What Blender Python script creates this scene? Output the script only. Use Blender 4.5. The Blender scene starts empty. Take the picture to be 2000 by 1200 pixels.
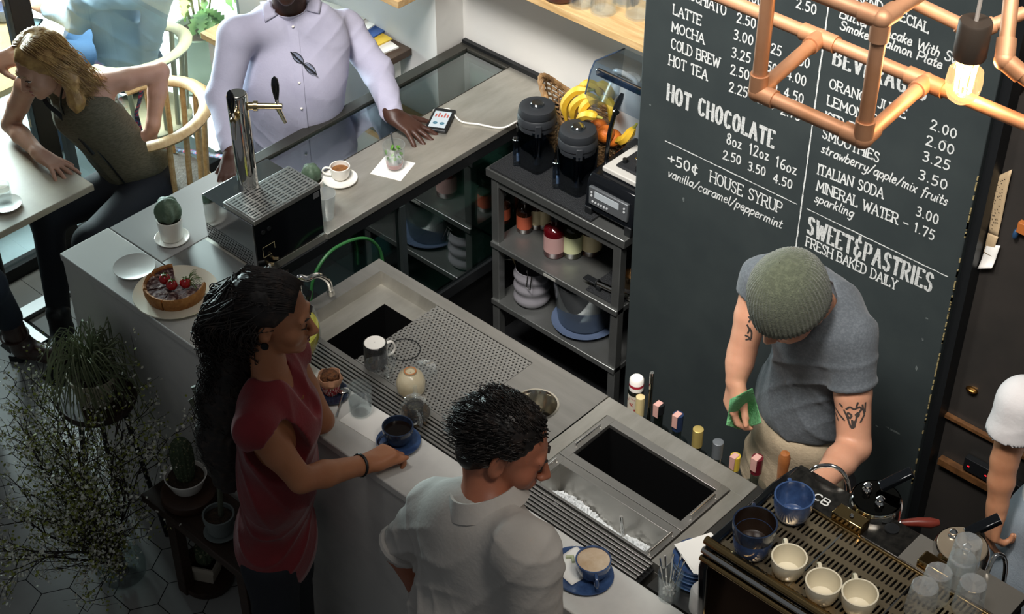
import bpy, bmesh, math, random
import numpy as np
from mathutils import Vector, Matrix
PI=math.pi
rnd=random.Random(7)
S=bpy.context.scene
COL=S.collection
# ---------------------------------------------------------------- camera
F_PX=3225.0
CAM=np.array([0.0,0.0,4.35])
def _rot(p,y,r):
    cp,sp,cy,sy,cr,sr=math.cos(p),math.sin(p),math.cos(y),math.sin(y),math.cos(r),math.sin(r)
    fwd=np.array([cp*sy,cp*cy,-sp]);right=np.array([cy,-sy,0.0]);up=np.cross(right,fwd)
    return np.array([[cr,sr,0],[-sr,cr,0],[0,0,1.0]])@np.array([right,up,-fwd])
RC=_rot(math.radians(39.466),math.radians(-42.897),math.radians(-.146))
cd=bpy.data.cameras.new('camera');cam=bpy.data.objects.new('camera',cd);COL.objects.link(cam)
m4=Matrix([list(RC[:,i])+[0] for i in range(3)]+[[0,0,0,1]]) if False else Matrix(((RC[0][0],RC[1][0],RC[2][0],CAM[0]),(RC[0][1],RC[1][1],RC[2][1],CAM[1]),(RC[0][2],RC[1][2],RC[2][2],CAM[2]),(0,0,0,1)))
cam.matrix_world=m4
cd.sensor_width=36;cd.lens=F_PX/2000*36;cd.clip_start=.05;cd.clip_end=100
S.camera=cam
# ---------------------------------------------------------------- light and exposure
S.view_settings.view_transform='Standard';S.view_settings.look='None'
S.view_settings.exposure=0.0;S.view_settings.gamma=1
W=bpy.data.worlds.new('world');S.world=W;W.use_nodes=True
wb=W.node_tree.nodes['Background'];wb.inputs[0].default_value=(.70,.74,.78,1);wb.inputs[1].default_value=.135
def area(name,loc,target,sx,sy,power,col,spread=180):
    l=bpy.data.lights.new(name,'AREA');l.shape='RECTANGLE';l.size=sx;l.size_y=sy;l.energy=power;l.color=col;l.spread=math.radians(spread)
    o=bpy.data.objects.new(name,l);COL.objects.link(o);o.location=loc
    o.rotation_euler=(Vector(target)-Vector(loc)).to_track_quat('-Z','Y').to_euler();return o
def spot(name,loc,target,power,col,ang,blend=1,r=.15):
    l=bpy.data.lights.new(name,'SPOT');l.energy=power;l.color=col;l.spot_size=math.radians(ang);l.spot_blend=blend;l.shadow_soft_size=r
    o=bpy.data.objects.new(name,l);COL.objects.link(o);o.location=loc
    o.rotation_euler=(Vector(target)-Vector(loc)).to_track_quat('-Z','Y').to_euler();return o
area('daylight_through_window',(-6.4,3.4,1.42),(-4.4,3.0,1.15),1.2,.8,75,(.9,.96,1.0),70)
area('sky_over_pavement',(-6.9,3.6,3.1),(-7.1,3.6,0),2.2,3.2,250,(.95,.98,1.0),62)
spot('added_spot',(-3.3,2.0,4.1),(-3.85,3.9,1.3),430,(1,.965,.92),50,1,.3)  # unseen spot, added to brighten the display counter and back wall
for x_,tx_,e_ in ((-2.6,-2.9,540),(-1.4,-1.8,490)): spot('added_spot',(x_,1.7,4.1),(tx_,3.75,1.25),e_,(1,.965,.92),58,1,.3)  # two more added spots without fittings, shaping the bright back of the bar
spot('added_spot',(-.6,1.9,4.0),(-1.35,2.7,1.3),150,(1,.94,.86),58,1,.3)  # another unseen spot, added to lift the espresso machine
# ---------------------------------------------------------------- pixel anchors -> points on real planes
def _ray(x,y): return RC.T@np.array([(x-1000)/F_PX,-(y-600)/F_PX,-1.0])
def P(x,y,z): d=_ray(x,y);return Vector(CAM+d*(z-CAM[2])/d[2])
def PX(x,y,X): d=_ray(x,y);return Vector(CAM+d*(X-CAM[0])/d[0])
def PY(x,y,Y): d=_ray(x,y);return Vector(CAM+d*(Y-CAM[1])/d[1])
def PD(x,y,D): return Vector(CAM+_ray(x,y)*D)
# ---------------------------------------------------------------- materials
def lin(h):
    if not isinstance(h,str): return tuple(h)
    c=[int(h[i:i+2],16)/255 for i in (0,2,4)]
    return tuple(((x+.055)/1.055)**2.4 if x>.04045 else x/12.92 for x in c)
MATS={}
def mat(name,col='808080',rough=.5,metal=0,noise=None,bump=None,trans=0,ior=1.45,alpha=1,emit=None,sheen=0,coat=0,sss=0,stretch=(1,1,1),spec=.5):
    if name in MATS: return MATS[name]
    m=bpy.data.materials.new(name);m.use_nodes=True;nt=m.node_tree;b=nt.nodes['Principled BSDF']
    c=lin(col);b.inputs['Base Color'].default_value=(*c,1);b.inputs['Roughness'].default_value=rough;b.inputs['Metallic'].default_value=metal
    b.inputs['Transmission Weight'].default_value=trans;b.inputs['IOR'].default_value=ior;b.inputs['Alpha'].default_value=alpha
    b.inputs['Specular IOR Level'].default_value=spec
    if sheen: b.inputs['Sheen Weight'].default_value=sheen
    if coat: b.inputs['Coat Weight'].default_value=coat
    if sss:
        b.inputs['Subsurface Weight'].default_value=sss;b.inputs['Subsurface Radius'].default_value=(.02,.008,.004);b.inputs['Subsurface Scale'].default_value=.5
    if emit: b.inputs['Emission Color'].default_value=(*lin(emit[0]),1);b.inputs['Emission Strength'].default_value=emit[1]
    if noise or bump:
        tc=nt.nodes.new('ShaderNodeTexCoord');mp=nt.nodes.new('ShaderNodeMapping');mp.inputs['Scale'].default_value=stretch
        nt.links.new(tc.outputs['Object'],mp.inputs[0])
    if noise:  # (scale, second colour, low, high)
        n=nt.nodes.new('ShaderNodeTexNoise');n.inputs['Scale'].default_value=noise[0];n.inputs['Detail'].default_value=6;n.inputs['Roughness'].default_value=.6
        nt.links.new(mp.outputs[0],n.inputs['Vector'])
        r=nt.nodes.new('ShaderNodeValToRGB');lo,hi=(noise[2],noise[3]) if len(noise)>3 else (.35,.65)
        r.color_ramp.elements[0].position=lo;r.color_ramp.elements[1].position=hi
        r.color_ramp.elements[0].color=(*c,1);r.color_ramp.elements[1].color=(*lin(noise[1]),1)
        nt.links.new(n.outputs[0],r.inputs[0]);nt.links.new(r.outputs[0],b.inputs['Base Color'])
    if bump:   # (scale, strength)
        n=nt.nodes.new('ShaderNodeTexNoise');n.inputs['Scale'].default_value=bump[0];n.inputs['Detail'].default_value=4
        nt.links.new(mp.outputs[0],n.inputs['Vector'])
        bp=nt.nodes.new('ShaderNodeBump');bp.inputs['Strength'].default_value=bump[1];bp.inputs['Distance'].default_value=.01
        nt.links.new(n.outputs[0],bp.inputs['Height']);nt.links.new(bp.outputs[0],b.inputs['Normal'])
    MATS[name]=m;return m
def glassmat(name,tint='f4fbfa',refl=.06,rough=.02,edge=.55,haze=0):
    """thin clear glass or plastic: see-through with fresnel reflections"""
    if name in MATS: return MATS[name]
    m=bpy.data.materials.new(name);m.use_nodes=True;nt=m.node_tree;nt.nodes.clear()
    o=nt.nodes.new('ShaderNodeOutputMaterial');t=nt.nodes.new('ShaderNodeBsdfTransparent');g=nt.nodes.new('ShaderNodeBsdfGlossy');x=nt.nodes.new('ShaderNodeMixShader')
    t.inputs[0].default_value=(*lin(tint),1);g.inputs['Roughness'].default_value=rough;g.inputs[0].default_value=(.9,.95,.97,1)
    lw=nt.nodes.new('ShaderNodeLayerWeight');lw.inputs[0].default_value=.35;mr=nt.nodes.new('ShaderNodeMapRange')
    mr.inputs['To Min'].default_value=refl;mr.inputs['To Max'].default_value=edge
    nt.links.new(lw.outputs['Facing'],mr.inputs[0]);nt.links.new(mr.outputs[0],x.inputs[0]);nt.links.new(t.outputs[0],x.inputs[1]);nt.links.new(g.outputs[0],x.inputs[2]);nt.links.new(x.outputs[0],o.inputs[0])
    if haze:
        df=nt.nodes.new('ShaderNodeBsdfDiffuse');df.inputs[0].default_value=(.85,.87,.88,1);x2=nt.nodes.new('ShaderNodeMixShader');x2.inputs[0].default_value=haze
        nt.links.new(x.outputs[0],x2.inputs[1]);nt.links.new(df.outputs[0],x2.inputs[2]);nt.links.new(x2.outputs[0],o.inputs[0])
    MATS[name]=m;return m
# ---------------------------------------------------------------- objects
def tag(o,label=None,cat=None,group=None,kind=None):
    if label: o['label']=label
    if cat: o['category']=cat
    if group: o['group']=group
    if kind: o['kind']=kind
    return o
def thing(name,label,cat,loc=(0,0,0),rz=0,group=None):
    o=bpy.data.objects.new(name,None);COL.objects.link(o);o.empty_display_size=.05;o.location=loc;o.rotation_euler=(0,0,rz)
    return tag(o,label,cat,group)
def dup(root,loc=None,rz=None,label=None):
    r=root.copy();COL.objects.link(r)
    if loc is not None: r.location=loc
    if rz is not None: r.rotation_euler=(0,0,rz)
    if label: r['label']=label
    for c in list(root.children):
        d=c.copy();COL.objects.link(d);d.parent=r
        for e in list(c.children):
            g=e.copy();COL.objects.link(g);g.parent=d
    return r
def base(o):
    v=Vector((0,0,0))
    while o: v+=o.location;o=o.parent
    return v
def basis(d,up=(0,0,1)):
    z=Vector(d).normalized();u=Vector(up)
    if abs(z.dot(u.normalized()))>.98: u=Vector((1,0,0))
    x=u.cross(z).normalized();return Matrix((x,z.cross(x),z)).transposed()
class MB:
    def __init__(s): s.v=[];s.f=[]
    def add(s,v,f):
        n=len(s.v);s.v+=[tuple(a) for a in v];s.f+=[tuple(i+n for i in q) for q in f];return s
    def box(s,x0,x1,y0,y1,z0,z1,M=None,c=None):
        v=[Vector((x,y,z)) for z in (z0,z1) for y in (y0,y1) for x in (x0,x1)]
        if M is not None: v=[M@a+(Vector(c) if c is not None else Vector()) for a in v]
        return s.add(v,[(0,2,3,1),(4,5,7,6),(0,1,5,4),(2,6,7,3),(0,4,6,2),(1,3,7,5)])
    def lathe(s,prof,c=(0,0,0),n=28,M=None,a0=0,a1=2*PI,wob=None,cap=True):
        full=abs(a1-a0-2*PI)<1e-6;k=n if full else n+1;v=[];c=Vector(c)
        for r,z in prof:
            for i in range(k):
                a=a0+(a1-a0)*i/n;rr=r*(wob(a,z) if wob else 1);p=Vector((rr*math.cos(a),rr*math.sin(a),z))
                v.append((M@p if M is not None else p)+c)
        f=[]
        for j in range(len(prof)-1):
            for i in range(n):
                i2=(i+1)%k;f.append((j*k+i,j*k+i2,(j+1)*k+i2,(j+1)*k+i))
        if full and cap:
            if prof[0][0]>1e-6: f.append(tuple(range(k))[::-1])
            if prof[-1][0]>1e-6: f.append(tuple((len(prof)-1)*k+i for i in range(k)))
        return s.add(v,f)
    def cyl(s,a,b,r,r2=None,n=16):
        a,b=Vector(a),Vector(b);L=(b-a).length
        return s.lathe([(r,0),(r if r2 is None else r2,L)],a,n,basis(b-a))
    def tube(s,pts,r,n=8,closed=False,flat=1.0,up=(0,0,1)):
        pts=[Vector(p) for p in pts];k=len(pts);R=r if isinstance(r,(list,tuple)) else [r]*k;v=[];f=[]
        prev=None
        for i,p in enumerate(pts):
            if closed: t=pts[(i+1)%k]-pts[i-1]
            else: t=pts[min(i+1,k-1)]-pts[max(i-1,0)]
            if t.length<1e-9: t=Vector((0,0,1))
            t.normalize()
            if prev is None: B=basis(t,up);x=B.col[0]
            else:
                x=prev-t*prev.dot(t)
                if x.length<1e-6: x=basis(t,up).col[0]
                x.normalize()
            prev=x.copy();y=t.cross(x)
            for q in range(n):
                a=2*PI*q/n;v.append(p+x*(R[i]*math.cos(a))+y*(R[i]*flat*math.sin(a)))
        m=k if closed else k-1
        for i in range(m):
            for q in range(n):
                i2=(i+1)%k;f.append((i*n+q,i*n+(q+1)%n,i2*n+(q+1)%n,i2*n+q))
        if not closed: f.append(tuple(range(n))[::-1]);f.append(tuple((k-1)*n+q for q in range(n)))
        return s.add(v,f)
    def prism(s,poly,z0,z1,M=None,c=(0,0,0)):
        k=len(poly);v=[Vector((x,y,z)) for z in (z0,z1) for x,y in poly]
        if M is not None: v=[M@a+Vector(c) for a in v]
        f=[tuple(range(k))[::-1],tuple(range(k,2*k))]+[(i,(i+1)%k,k+(i+1)%k,k+i) for i in range(k)]
        return s.add(v,f)
    def ell(s,c,r,n=16,m=10,M=None):
        r=(r,r,r) if not hasattr(r,'__len__') else r;v=[];c=Vector(c)
        for j in range(m+1):
            th=PI*j/m
            for i in range(n):
                a=2*PI*i/n;p=Vector((r[0]*math.sin(th)*math.cos(a),r[1]*math.sin(th)*math.sin(a),-r[2]*math.cos(th)))
                v.append((M@p if M is not None else p)+c)
        return s.add(v,[(j*n+i,j*n+(i+1)%n,(j+1)*n+(i+1)%n,(j+1)*n+i) for j in range(m) for i in range(n)])
    def surf(s,fn,nu,nv,cu=False):
        v=[fn(i/(nu if cu else nu-1),j/(nv-1)) for j in range(nv) for i in range(nu)]
        f=[(j*nu+i,j*nu+(i+1)%nu,(j+1)*nu+(i+1)%nu,(j+1)*nu+i) for j in range(nv-1) for i in range(nu if cu else nu-1)]
        return s.add(v,f)
    def build(s,name,m,parent=None,w=False,bevel=0,ang=40,solid=0,sub=0,flat=False):
        off=base(parent) if (parent is not None and w) else Vector((0,0,0))
        me=bpy.data.meshes.new(name);me.from_pydata([tuple(Vector(a)-off) for a in s.v],[],s.f)
        me.validate();bm=bmesh.new();bm.from_mesh(me);bmesh.ops.remove_doubles(bm,verts=bm.verts,dist=1e-6);bmesh.ops.recalc_face_normals(bm,faces=bm.faces);bm.to_mesh(me);bm.free()
        if not flat: me.shade_smooth();me.set_sharp_from_angle(angle=math.radians(ang))
        o=bpy.data.objects.new(name,me);COL.objects.link(o)
        for q in (m if isinstance(m,(list,tuple)) else [m]): me.materials.append(q)
        if parent is not None: o.parent=parent
        if solid: q=o.modifiers.new('solid','SOLIDIFY');q.thickness=solid;q.offset=0
        if bevel: q=o.modifiers.new('bevel','BEVEL');q.width=bevel;q.segments=2;q.limit_method='ANGLE';q.angle_limit=math.radians(40)
        if sub: q=o.modifiers.new('sub','SUBSURF');q.levels=sub;q.render_levels=sub
        return o
def proj(p):
    v=RC@(np.array(p)-CAM);return 1000+F_PX*v[0]/-v[2],600-F_PX*v[1]/-v[2]
def zat(p,py):
    lo,hi=-1.0,4.2
    for _ in range(40):
        m=(lo+hi)/2
        if proj((p[0],p[1],m))[1]>py: lo=m
        else: hi=m
    return lo
def lerp(a,b,t): return a+(b-a)*t
def spline(pts,n=8):
    """Catmull-Rom through points"""
    p=[Vector(q) for q in pts];p=[p[0]*2-p[1]]+p+[p[-1]*2-p[-2]];out=[]
    for i in range(1,len(p)-2):
        for k in range(n):
            t=k/n;a,b,c,d=p[i-1],p[i],p[i+1],p[i+2]
            out.append(.5*((2*b)+(c-a)*t+(2*a-5*b+4*c-d)*t*t+(3*b-a-3*c+d)*t**3))
    return out+[p[-2]]
def rot(axis,a): return Matrix.Rotation(a,3,axis)
def struct(o,label=None): o['kind']='structure';return o
# ---------------------------------------------------------------- smooth-blended solids (implicit surfaces meshed once)
class SDF:
    def __init__(s): s.o=[];s.disp=None
    def cone(s,a,ra,b,rb=None,k=.02,mode='+'):
        a,b=np.array(a,float),np.array(b,float);rb=ra if rb is None else rb;ab=b-a;L=max(ab@ab,1e-12)
        def f(p):
            t=np.clip((p-a)@ab/L,0,1);return np.linalg.norm(p-a-t[:,None]*ab,axis=1)-(ra+t*(rb-ra))
        s.o.append((f,(a+b)/2,np.sqrt(L)/2+max(ra,rb),k,mode));return s
    def ell(s,c,r,M=None,k=.02,mode='+'):
        c,r=np.array(c,float),np.array(r,float);R=np.array(M) if M is not None else None
        def f(p):
            q=p-c
            if R is not None: q=q@R
            k0=np.linalg.norm(q/r,axis=1);k1=np.linalg.norm(q/(r*r),axis=1);return k0*(k0-1)/np.maximum(k1,1e-9)
        s.o.append((f,c,r.max(),k,mode));return s
    def box(s,c,h,rd,M=None,k=.02,mode='+'):
        c,h=np.array(c,float),np.array(h,float)-rd;R=np.array(M) if M is not None else None
        def f(p):
            q=p-c
            if R is not None: q=q@R
            q=np.abs(q)-h;return np.linalg.norm(np.maximum(q,0),axis=1)+np.minimum(q.max(1),0)-rd
        s.o.append((f,c,np.linalg.norm(h)+rd,k,mode));return s
    def cut(s,p,n,k=.0):
        p,n=np.array(p,float),np.array(Vector(n).normalized(),float)
        s.o.append((lambda q:(q-p)@n,None,None,k,'&'));return s
    def ev(s,p,c,br):
        d=np.full(len(p),.12)
        for f,pc,pr,k,mode in s.o:
            if pc is not None and np.linalg.norm(c-pc)-pr-br>.1 and mode!='&': continue
            e=f(p)
            if mode=='&': d=np.maximum(d,e);continue
            if mode=='-':
                h=np.clip(.5-.5*(d+e)/k,0,1);d=d+(-e-d)*h+k*h*(1-h)
            else:
                h=np.clip(.5+.5*(d-e)/k,0,1);d=d+(e-d)*h-k*h*(1-h)
        if s.disp is not None: d=d+s.disp(p)
        return d
    def mesh(s,h):
        lo=np.min([c-r for _,c,r,_,m in s.o if m=='+'],0)-3*h;hi=np.max([c+r for _,c,r,_,m in s.o if m=='+'],0)+3*h
        B=10;nb=np.ceil((hi-lo)/h/B).astype(int);N=nb*B+1
        G=np.full(N,.1,np.float32);rad=h*B*.5*1.7321
        ii=np.stack(np.meshgrid(*[np.arange(B+1)]*3,indexing='ij'),-1).reshape(-1,3)
        bc=np.stack(np.meshgrid(*[np.arange(n) for n in nb],indexing='ij'),-1).reshape(-1,3)
        cen=lo+(bc*B+B/2)*h
        # coarse pass
        cd=np.concatenate([s._all(cen[i:i+4000]) for i in range(0,len(cen),4000)])
        for q,c,dv in zip(bc,cen,cd):
            sl=tuple(slice(a*B,a*B+B+1) for a in q)
            if abs(dv)>rad+.035: G[sl]=np.float32(.1 if dv>0 else -.1)
        for q,c,dv in zip(bc,cen,cd):
            if abs(dv)<=rad+.035:
                sl=tuple(slice(a*B,a*B+B+1) for a in q)
                G[sl]=s.ev(lo+(q*B+ii)*h,c,rad).reshape((B+1,)*3)
        return nets(G,lo,h)
    def _all(s,p):
        d=np.full(len(p),9.)
        for f,pc,pr,k,mode in s.o:
            e=f(p)
            if mode=='&': d=np.maximum(d,e)
            elif mode=='-': d=np.maximum(d,-e)
            else:
                hh=np.clip(.5+.5*(d-e)/k,0,1);d=d+(e-d)*hh-k*hh*(1-hh)
        return d
    def build(s,name,m,parent=None,h=.005,smooth=2,w=True,post=None):
        v,f=s.mesh(h)
        if post is not None: v=post(v)
        if smooth and len(v):
            e=np.concatenate([f[:,[0,1]],f[:,[1,2]],f[:,[2,3]],f[:,[3,0]]])
            for _ in range(smooth):
                acc=np.zeros_like(v);cnt=np.zeros(len(v))
                for a,b in ((0,1),(1,0)):
                    for q in range(3): acc[:,q]+=np.bincount(e[:,a],v[e[:,b],q],len(v))
                    cnt+=np.bincount(e[:,a],minlength=len(v))
                v=v*.5+.5*acc/np.maximum(cnt,1)[:,None]
        off=np.array(base(parent)) if (parent is not None and w) else np.zeros(3)
        return rawmesh(name,v-off,f,m,parent)
def rawmesh(name,v,f,m,parent=None):
    me=bpy.data.meshes.new(name);k=f.shape[1]
    me.vertices.add(len(v));me.vertices.foreach_set('co',v.astype(np.float32).ravel())
    me.loops.add(f.size);me.loops.foreach_set('vertex_index',f.astype(np.int32).ravel())
    me.polygons.add(len(f));me.polygons.foreach_set('loop_start',np.arange(0,f.size,k,dtype=np.int32))
    me.polygons.foreach_set('use_smooth',np.ones(len(f),bool));me.update(calc_edges=True);me.validate()
    o=bpy.data.objects.new(name,me);COL.objects.link(o)
    for q in (m if isinstance(m,(list,tuple)) else [m]): me.materials.append(q)
    if parent is not None: o.parent=parent
    return o
def nets(G,lo,h):
    n=np.array(G.shape)-1;ins=G<0
    cs=[(i,j,k) for i in (0,1) for j in (0,1) for k in (0,1)]
    cnt=np.zeros(n,np.int8)
    for i,j,k in cs: cnt+=ins[i:i+n[0],j:j+n[1],k:k+n[2]]
    act=np.argwhere((cnt>0)&(cnt<8));idx=np.full(n,-1,np.int32);idx[tuple(act.T)]=np.arange(len(act))
    val={c:G[act[:,0]+c[0],act[:,1]+c[1],act[:,2]+c[2]].astype(float) for c in cs}
    acc=np.zeros((len(act),3));w=np.zeros(len(act))
    for a in cs:
        for ax in range(3):
            if a[ax]: continue
            b=list(a);b[ax]=1;b=tuple(b);va,vb=val[a],val[b];x=(va<0)!=(vb<0)
            t=np.where(x,va/np.where(x,va-vb,1),0);p=np.tile(np.array(a,float),(len(act),1));p[:,ax]=t
            acc+=p*x[:,None];w+=x
    V=lo+(act+acc/w[:,None])*h;Fs=[]
    for ax in range(3):
        a,b=(ax+1)%3,(ax+2)%3
        s0=[slice(1,-1)]*3;s0[ax]=slice(0,-1);s1=list(s0);s1[ax]=slice(1,None)
        d0,d1=ins[tuple(s0)],ins[tuple(s1)];E=np.argwhere(d0!=d1);sg=d0[tuple(E.T)]
        o=E.copy();o[:,a]+=1;o[:,b]+=1
        def cell(da,db):
            c=o.copy();c[:,a]+=da;c[:,b]+=db;return idx[tuple(c.T)]
        q=np.stack([cell(-1,-1),cell(0,-1),cell(0,0),cell(-1,0)],1);q[~sg]=q[~sg][:,::-1];Fs.append(q)
    F=np.concatenate(Fs);return V,F[(F>=0).all(1)]
# ================================================================ materials used everywhere
steel=mat('brushed_steel','b9b6b0',.36,.92,noise=(3,'aaa7a1',.3,.7),bump=(120,.04),stretch=(1,9,1))
steelx=mat('worn_steel','c2bfb6',.4,.8,noise=(4,'aaa69c',.35,.7),bump=(120,.05),stretch=(4,1,1))
dksteel=mat('dark_steel','6d6c69',.36,.9,noise=(4,'565450',.3,.7))
chrome=mat('chrome','d8d6d2',.07,1)
black=mat('black_plastic','14161a',.42)
gloss=mat('gloss_black','0d0f12',.12)
rubber=mat('black_rubber','15171a',.75,bump=(300,.3))
dark=mat('dark_void','0b0c0d',.7)
marble=mat('white_marble','c9c7c2',.7,noise=(3.2,'a9a8a6',.45,.8),spec=.15)
white=mat('white_ceramic','e6e2da',.22,coat=.3)
cream=mat('cream_ceramic','d9d0b8',.3,coat=.3)
blueglaze=mat('blue_glaze','3d5680',.22,noise=(30,'2b3d60'),coat=.5)
darkglaze=mat('dark_blue_glaze','26334a',.25,noise=(40,'1a2233'),coat=.5)
pine=mat('pale_wood','c9a878',.5,noise=(6,'b08c5a'),stretch=(1,9,9),bump=(60,.1))
oak=mat('honey_wood','b48650',.5,noise=(8,'94683a'),stretch=(6,6,1))
walnut=mat('dark_wood','3b2a20',.45,noise=(6,'2a1c15'),stretch=(1,10,10))
paper=mat('white_paper','e9e6e0',.8)
glass=glassmat('clear_glass','fcfefe',.04,.02,.32,.025)
pane=glassmat('window_pane','e8f1ef',.05,.01,.3)
greenpane=glassmat('greenish_pane','b9cfc9',.10,.02,.6)
smoke=glassmat('smoky_plastic','a4b0bd',.06,.06,.35)
soil=mat('potting_soil','2a211a',.95,noise=(60,'4a3b2c'),bump=(80,1))
def perf(name,col,metal,rough,px,py,r,slot=None,axes=(0,1),stag=False):
    """sheet with a regular pattern of punched holes"""
    m=bpy.data.materials.new(name);m.use_nodes=True;nt=m.node_tree;L=nt.links;b=nt.nodes['Principled BSDF'];N=nt.nodes.new
    b.inputs['Base Color'].default_value=(*lin(col),1);b.inputs['Metallic'].default_value=metal;b.inputs['Roughness'].default_value=rough
    tc=N('ShaderNodeTexCoord');sp=N('ShaderNodeSeparateXYZ');L.new(tc.outputs['Object'],sp.inputs[0])
    def ma(op,a,bv=None):
        n=N('ShaderNodeMath');n.operation=op
        for i,q in enumerate((a,bv)):
            if q is None: continue
            if isinstance(q,(int,float)): n.inputs[i].default_value=q
            else: L.new(q,n.inputs[i])
        return n.outputs[0]
    u=ma('DIVIDE',sp.outputs[axes[0]],px);v=ma('DIVIDE',sp.outputs[axes[1]],py)
    if stag: u=ma('ADD',u,ma('MULTIPLY',ma('MODULO',ma('FLOOR',ma('ADD',v,1000.0)),2.0),.5))
    fu=ma('MULTIPLY',ma('ABSOLUTE',ma('SUBTRACT',ma('FRACT',ma('ADD',u,1000.0)),.5)),px);fv=ma('MULTIPLY',ma('ABSOLUTE',ma('SUBTRACT',ma('FRACT',ma('ADD',v,1000.0)),.5)),py)
    if slot: fv=ma('MAXIMUM',ma('SUBTRACT',fv,slot),0.0)
    d=ma('SQRT',ma('ADD',ma('MULTIPLY',fu,fu),ma('MULTIPLY',fv,fv)));h=ma('LESS_THAN',d,r)
    t=N('ShaderNodeBsdfTransparent');x=N('ShaderNodeMixShader');L.new(h,x.inputs[0]);L.new(b.outputs[0],x.inputs[1]);L.new(t.outputs[0],x.inputs[2])
    L.new(x.outputs[0],nt.nodes['Material Output'].inputs[0]);return m
def rect(pts,z):
    q=[P(*a,z) for a in pts];xs=[a.x for a in q];ys=[a.y for a in q];return min(xs),max(xs),min(ys),max(ys)
# ================================================================ floor and walls
tilem=mat('pale_hex_tile','a3a29f',.5,noise=(2.5,'92918e'));grout=mat('grout','1d1c1b',.9)
b=MB();r=.0935;g=.002
b.box(-5.3,1.2,-1.5,2.46,-.06,-.003)
n0=len(b.f)
for i in range(-11,34):
    for j in range(-24,4):
        cx=-3.776+i*1.5*r;cy=1.725+j*math.sqrt(3)*r+(i%2)*math.sqrt(3)*r/2
        if cx<-5.25 or cx>1.1 or cy>2.42 or cy<-1.4: continue
        b.add([(cx+(r-g)*math.cos(k*PI/3),cy+(r-g)*math.sin(k*PI/3),0) for k in range(6)],[tuple(range(6))])
fl=b.build('floor',[tilem,grout],flat=True);struct(fl)
for p in fl.data.polygons: p.material_index=0 if len(p.vertices)==6 else 1
plank=mat('grey_oak_planks','5c5752',.5,noise=(5,'5d5650'),stretch=(1,10,1));plank2=mat('dark_oak_planks','645c55',.5,noise=(5,'4f4842'),stretch=(1,10,1))
b=MB()
for k in range(12): b.box(-5.3,-4.05,2.462+k*.135,2.595+k*.135,-.05,-.001+.0006*(k%3))
o=b.build('floor',plank);struct(o)
o=MB().box(-4.04,1.2,2.46,4.07,-.05,0).build('floor',mat('black_floor','17181a',.55,noise=(20,'202123')));struct(o)
plaster=mat('white_plaster','c9c7c3',.8,bump=(25,.06))
struct(MB().box(-4.04,-1.2,4.07,4.2,0,3.4).build('wall_back',plaster))
struct(MB().box(-5.3,-4.04,3.92,4.2,0,3.4).build('wall_left',plaster))
# ---- storefront glazing on the left
blk=mat('black_frame','1b1d1f',.45,.3)
struct(MB().box(-5.295,-5.28,1.0,3.92,.06,3.4).build('window_1',pane))
b=MB();b.box(-5.32,-5.26,.9,3.92,-.25,.06)
for y in (1.0,2.87): b.box(-5.32,-5.26,y-.045,y+.045,.06,3.4)
struct(b.build('trim_1',blk,bevel=.003))
# ---- outside
struct(MB().box(-9.5,-5.32,-1,7.5,-.35,-.25).build('pavement',mat('pale_pavement','8fa0a4',.8,noise=(3,'7d8c90'))))
struct(MB().box(-9.5,-5.43,3.86,7.5,-.25,-.10).build('step',mat('pale_step','dfe4e2',.8)))
# ---- chalkboard block and dark fittings on the right
board=mat('chalkboard_black','2a3132',.62,noise=(5,'323939',.4,.75))
BX0,BX1,BY=-2.765,-1.588,3.58
cb=thing('chalkboard','tall black chalkboard menu covered in white hand lettering','chalkboard',(-2.18,BY,0))
MB().box(BX0,BX1,BY,4.06,0,3.2).build('board',board,cb,w=True,bevel=.004)
chipm=mat('chipped_edge','8a7c55',.8)
q=random.Random(3)
for k in range(60):
    z=q.uniform(.55,1.75);l=q.uniform(.004,.03);MB().box(BX1-.0028,BX1+.001,BY-.001,BY+.003,z,z+l*.8).build('paint_chip',chipm,cb,w=True,flat=True)
cabm=mat('dark_cabinet','2d2b29',.4,noise=(4,'36322f'),coat=.2)
struct(MB().box(BX1,2.2,3.66,3.9,0,PY(1985,185,3.66).z).build('wall_right',cabm))
struct(MB().box(BX1,2.2,3.9,4.0,1.3,3.4).build('wall_right',mat('beige_wall','6e6358',.8)))
struct(MB().box(BX1+.001,BX1+.03,3.60,3.66,0,3.2).build('trim_2',blk))
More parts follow.
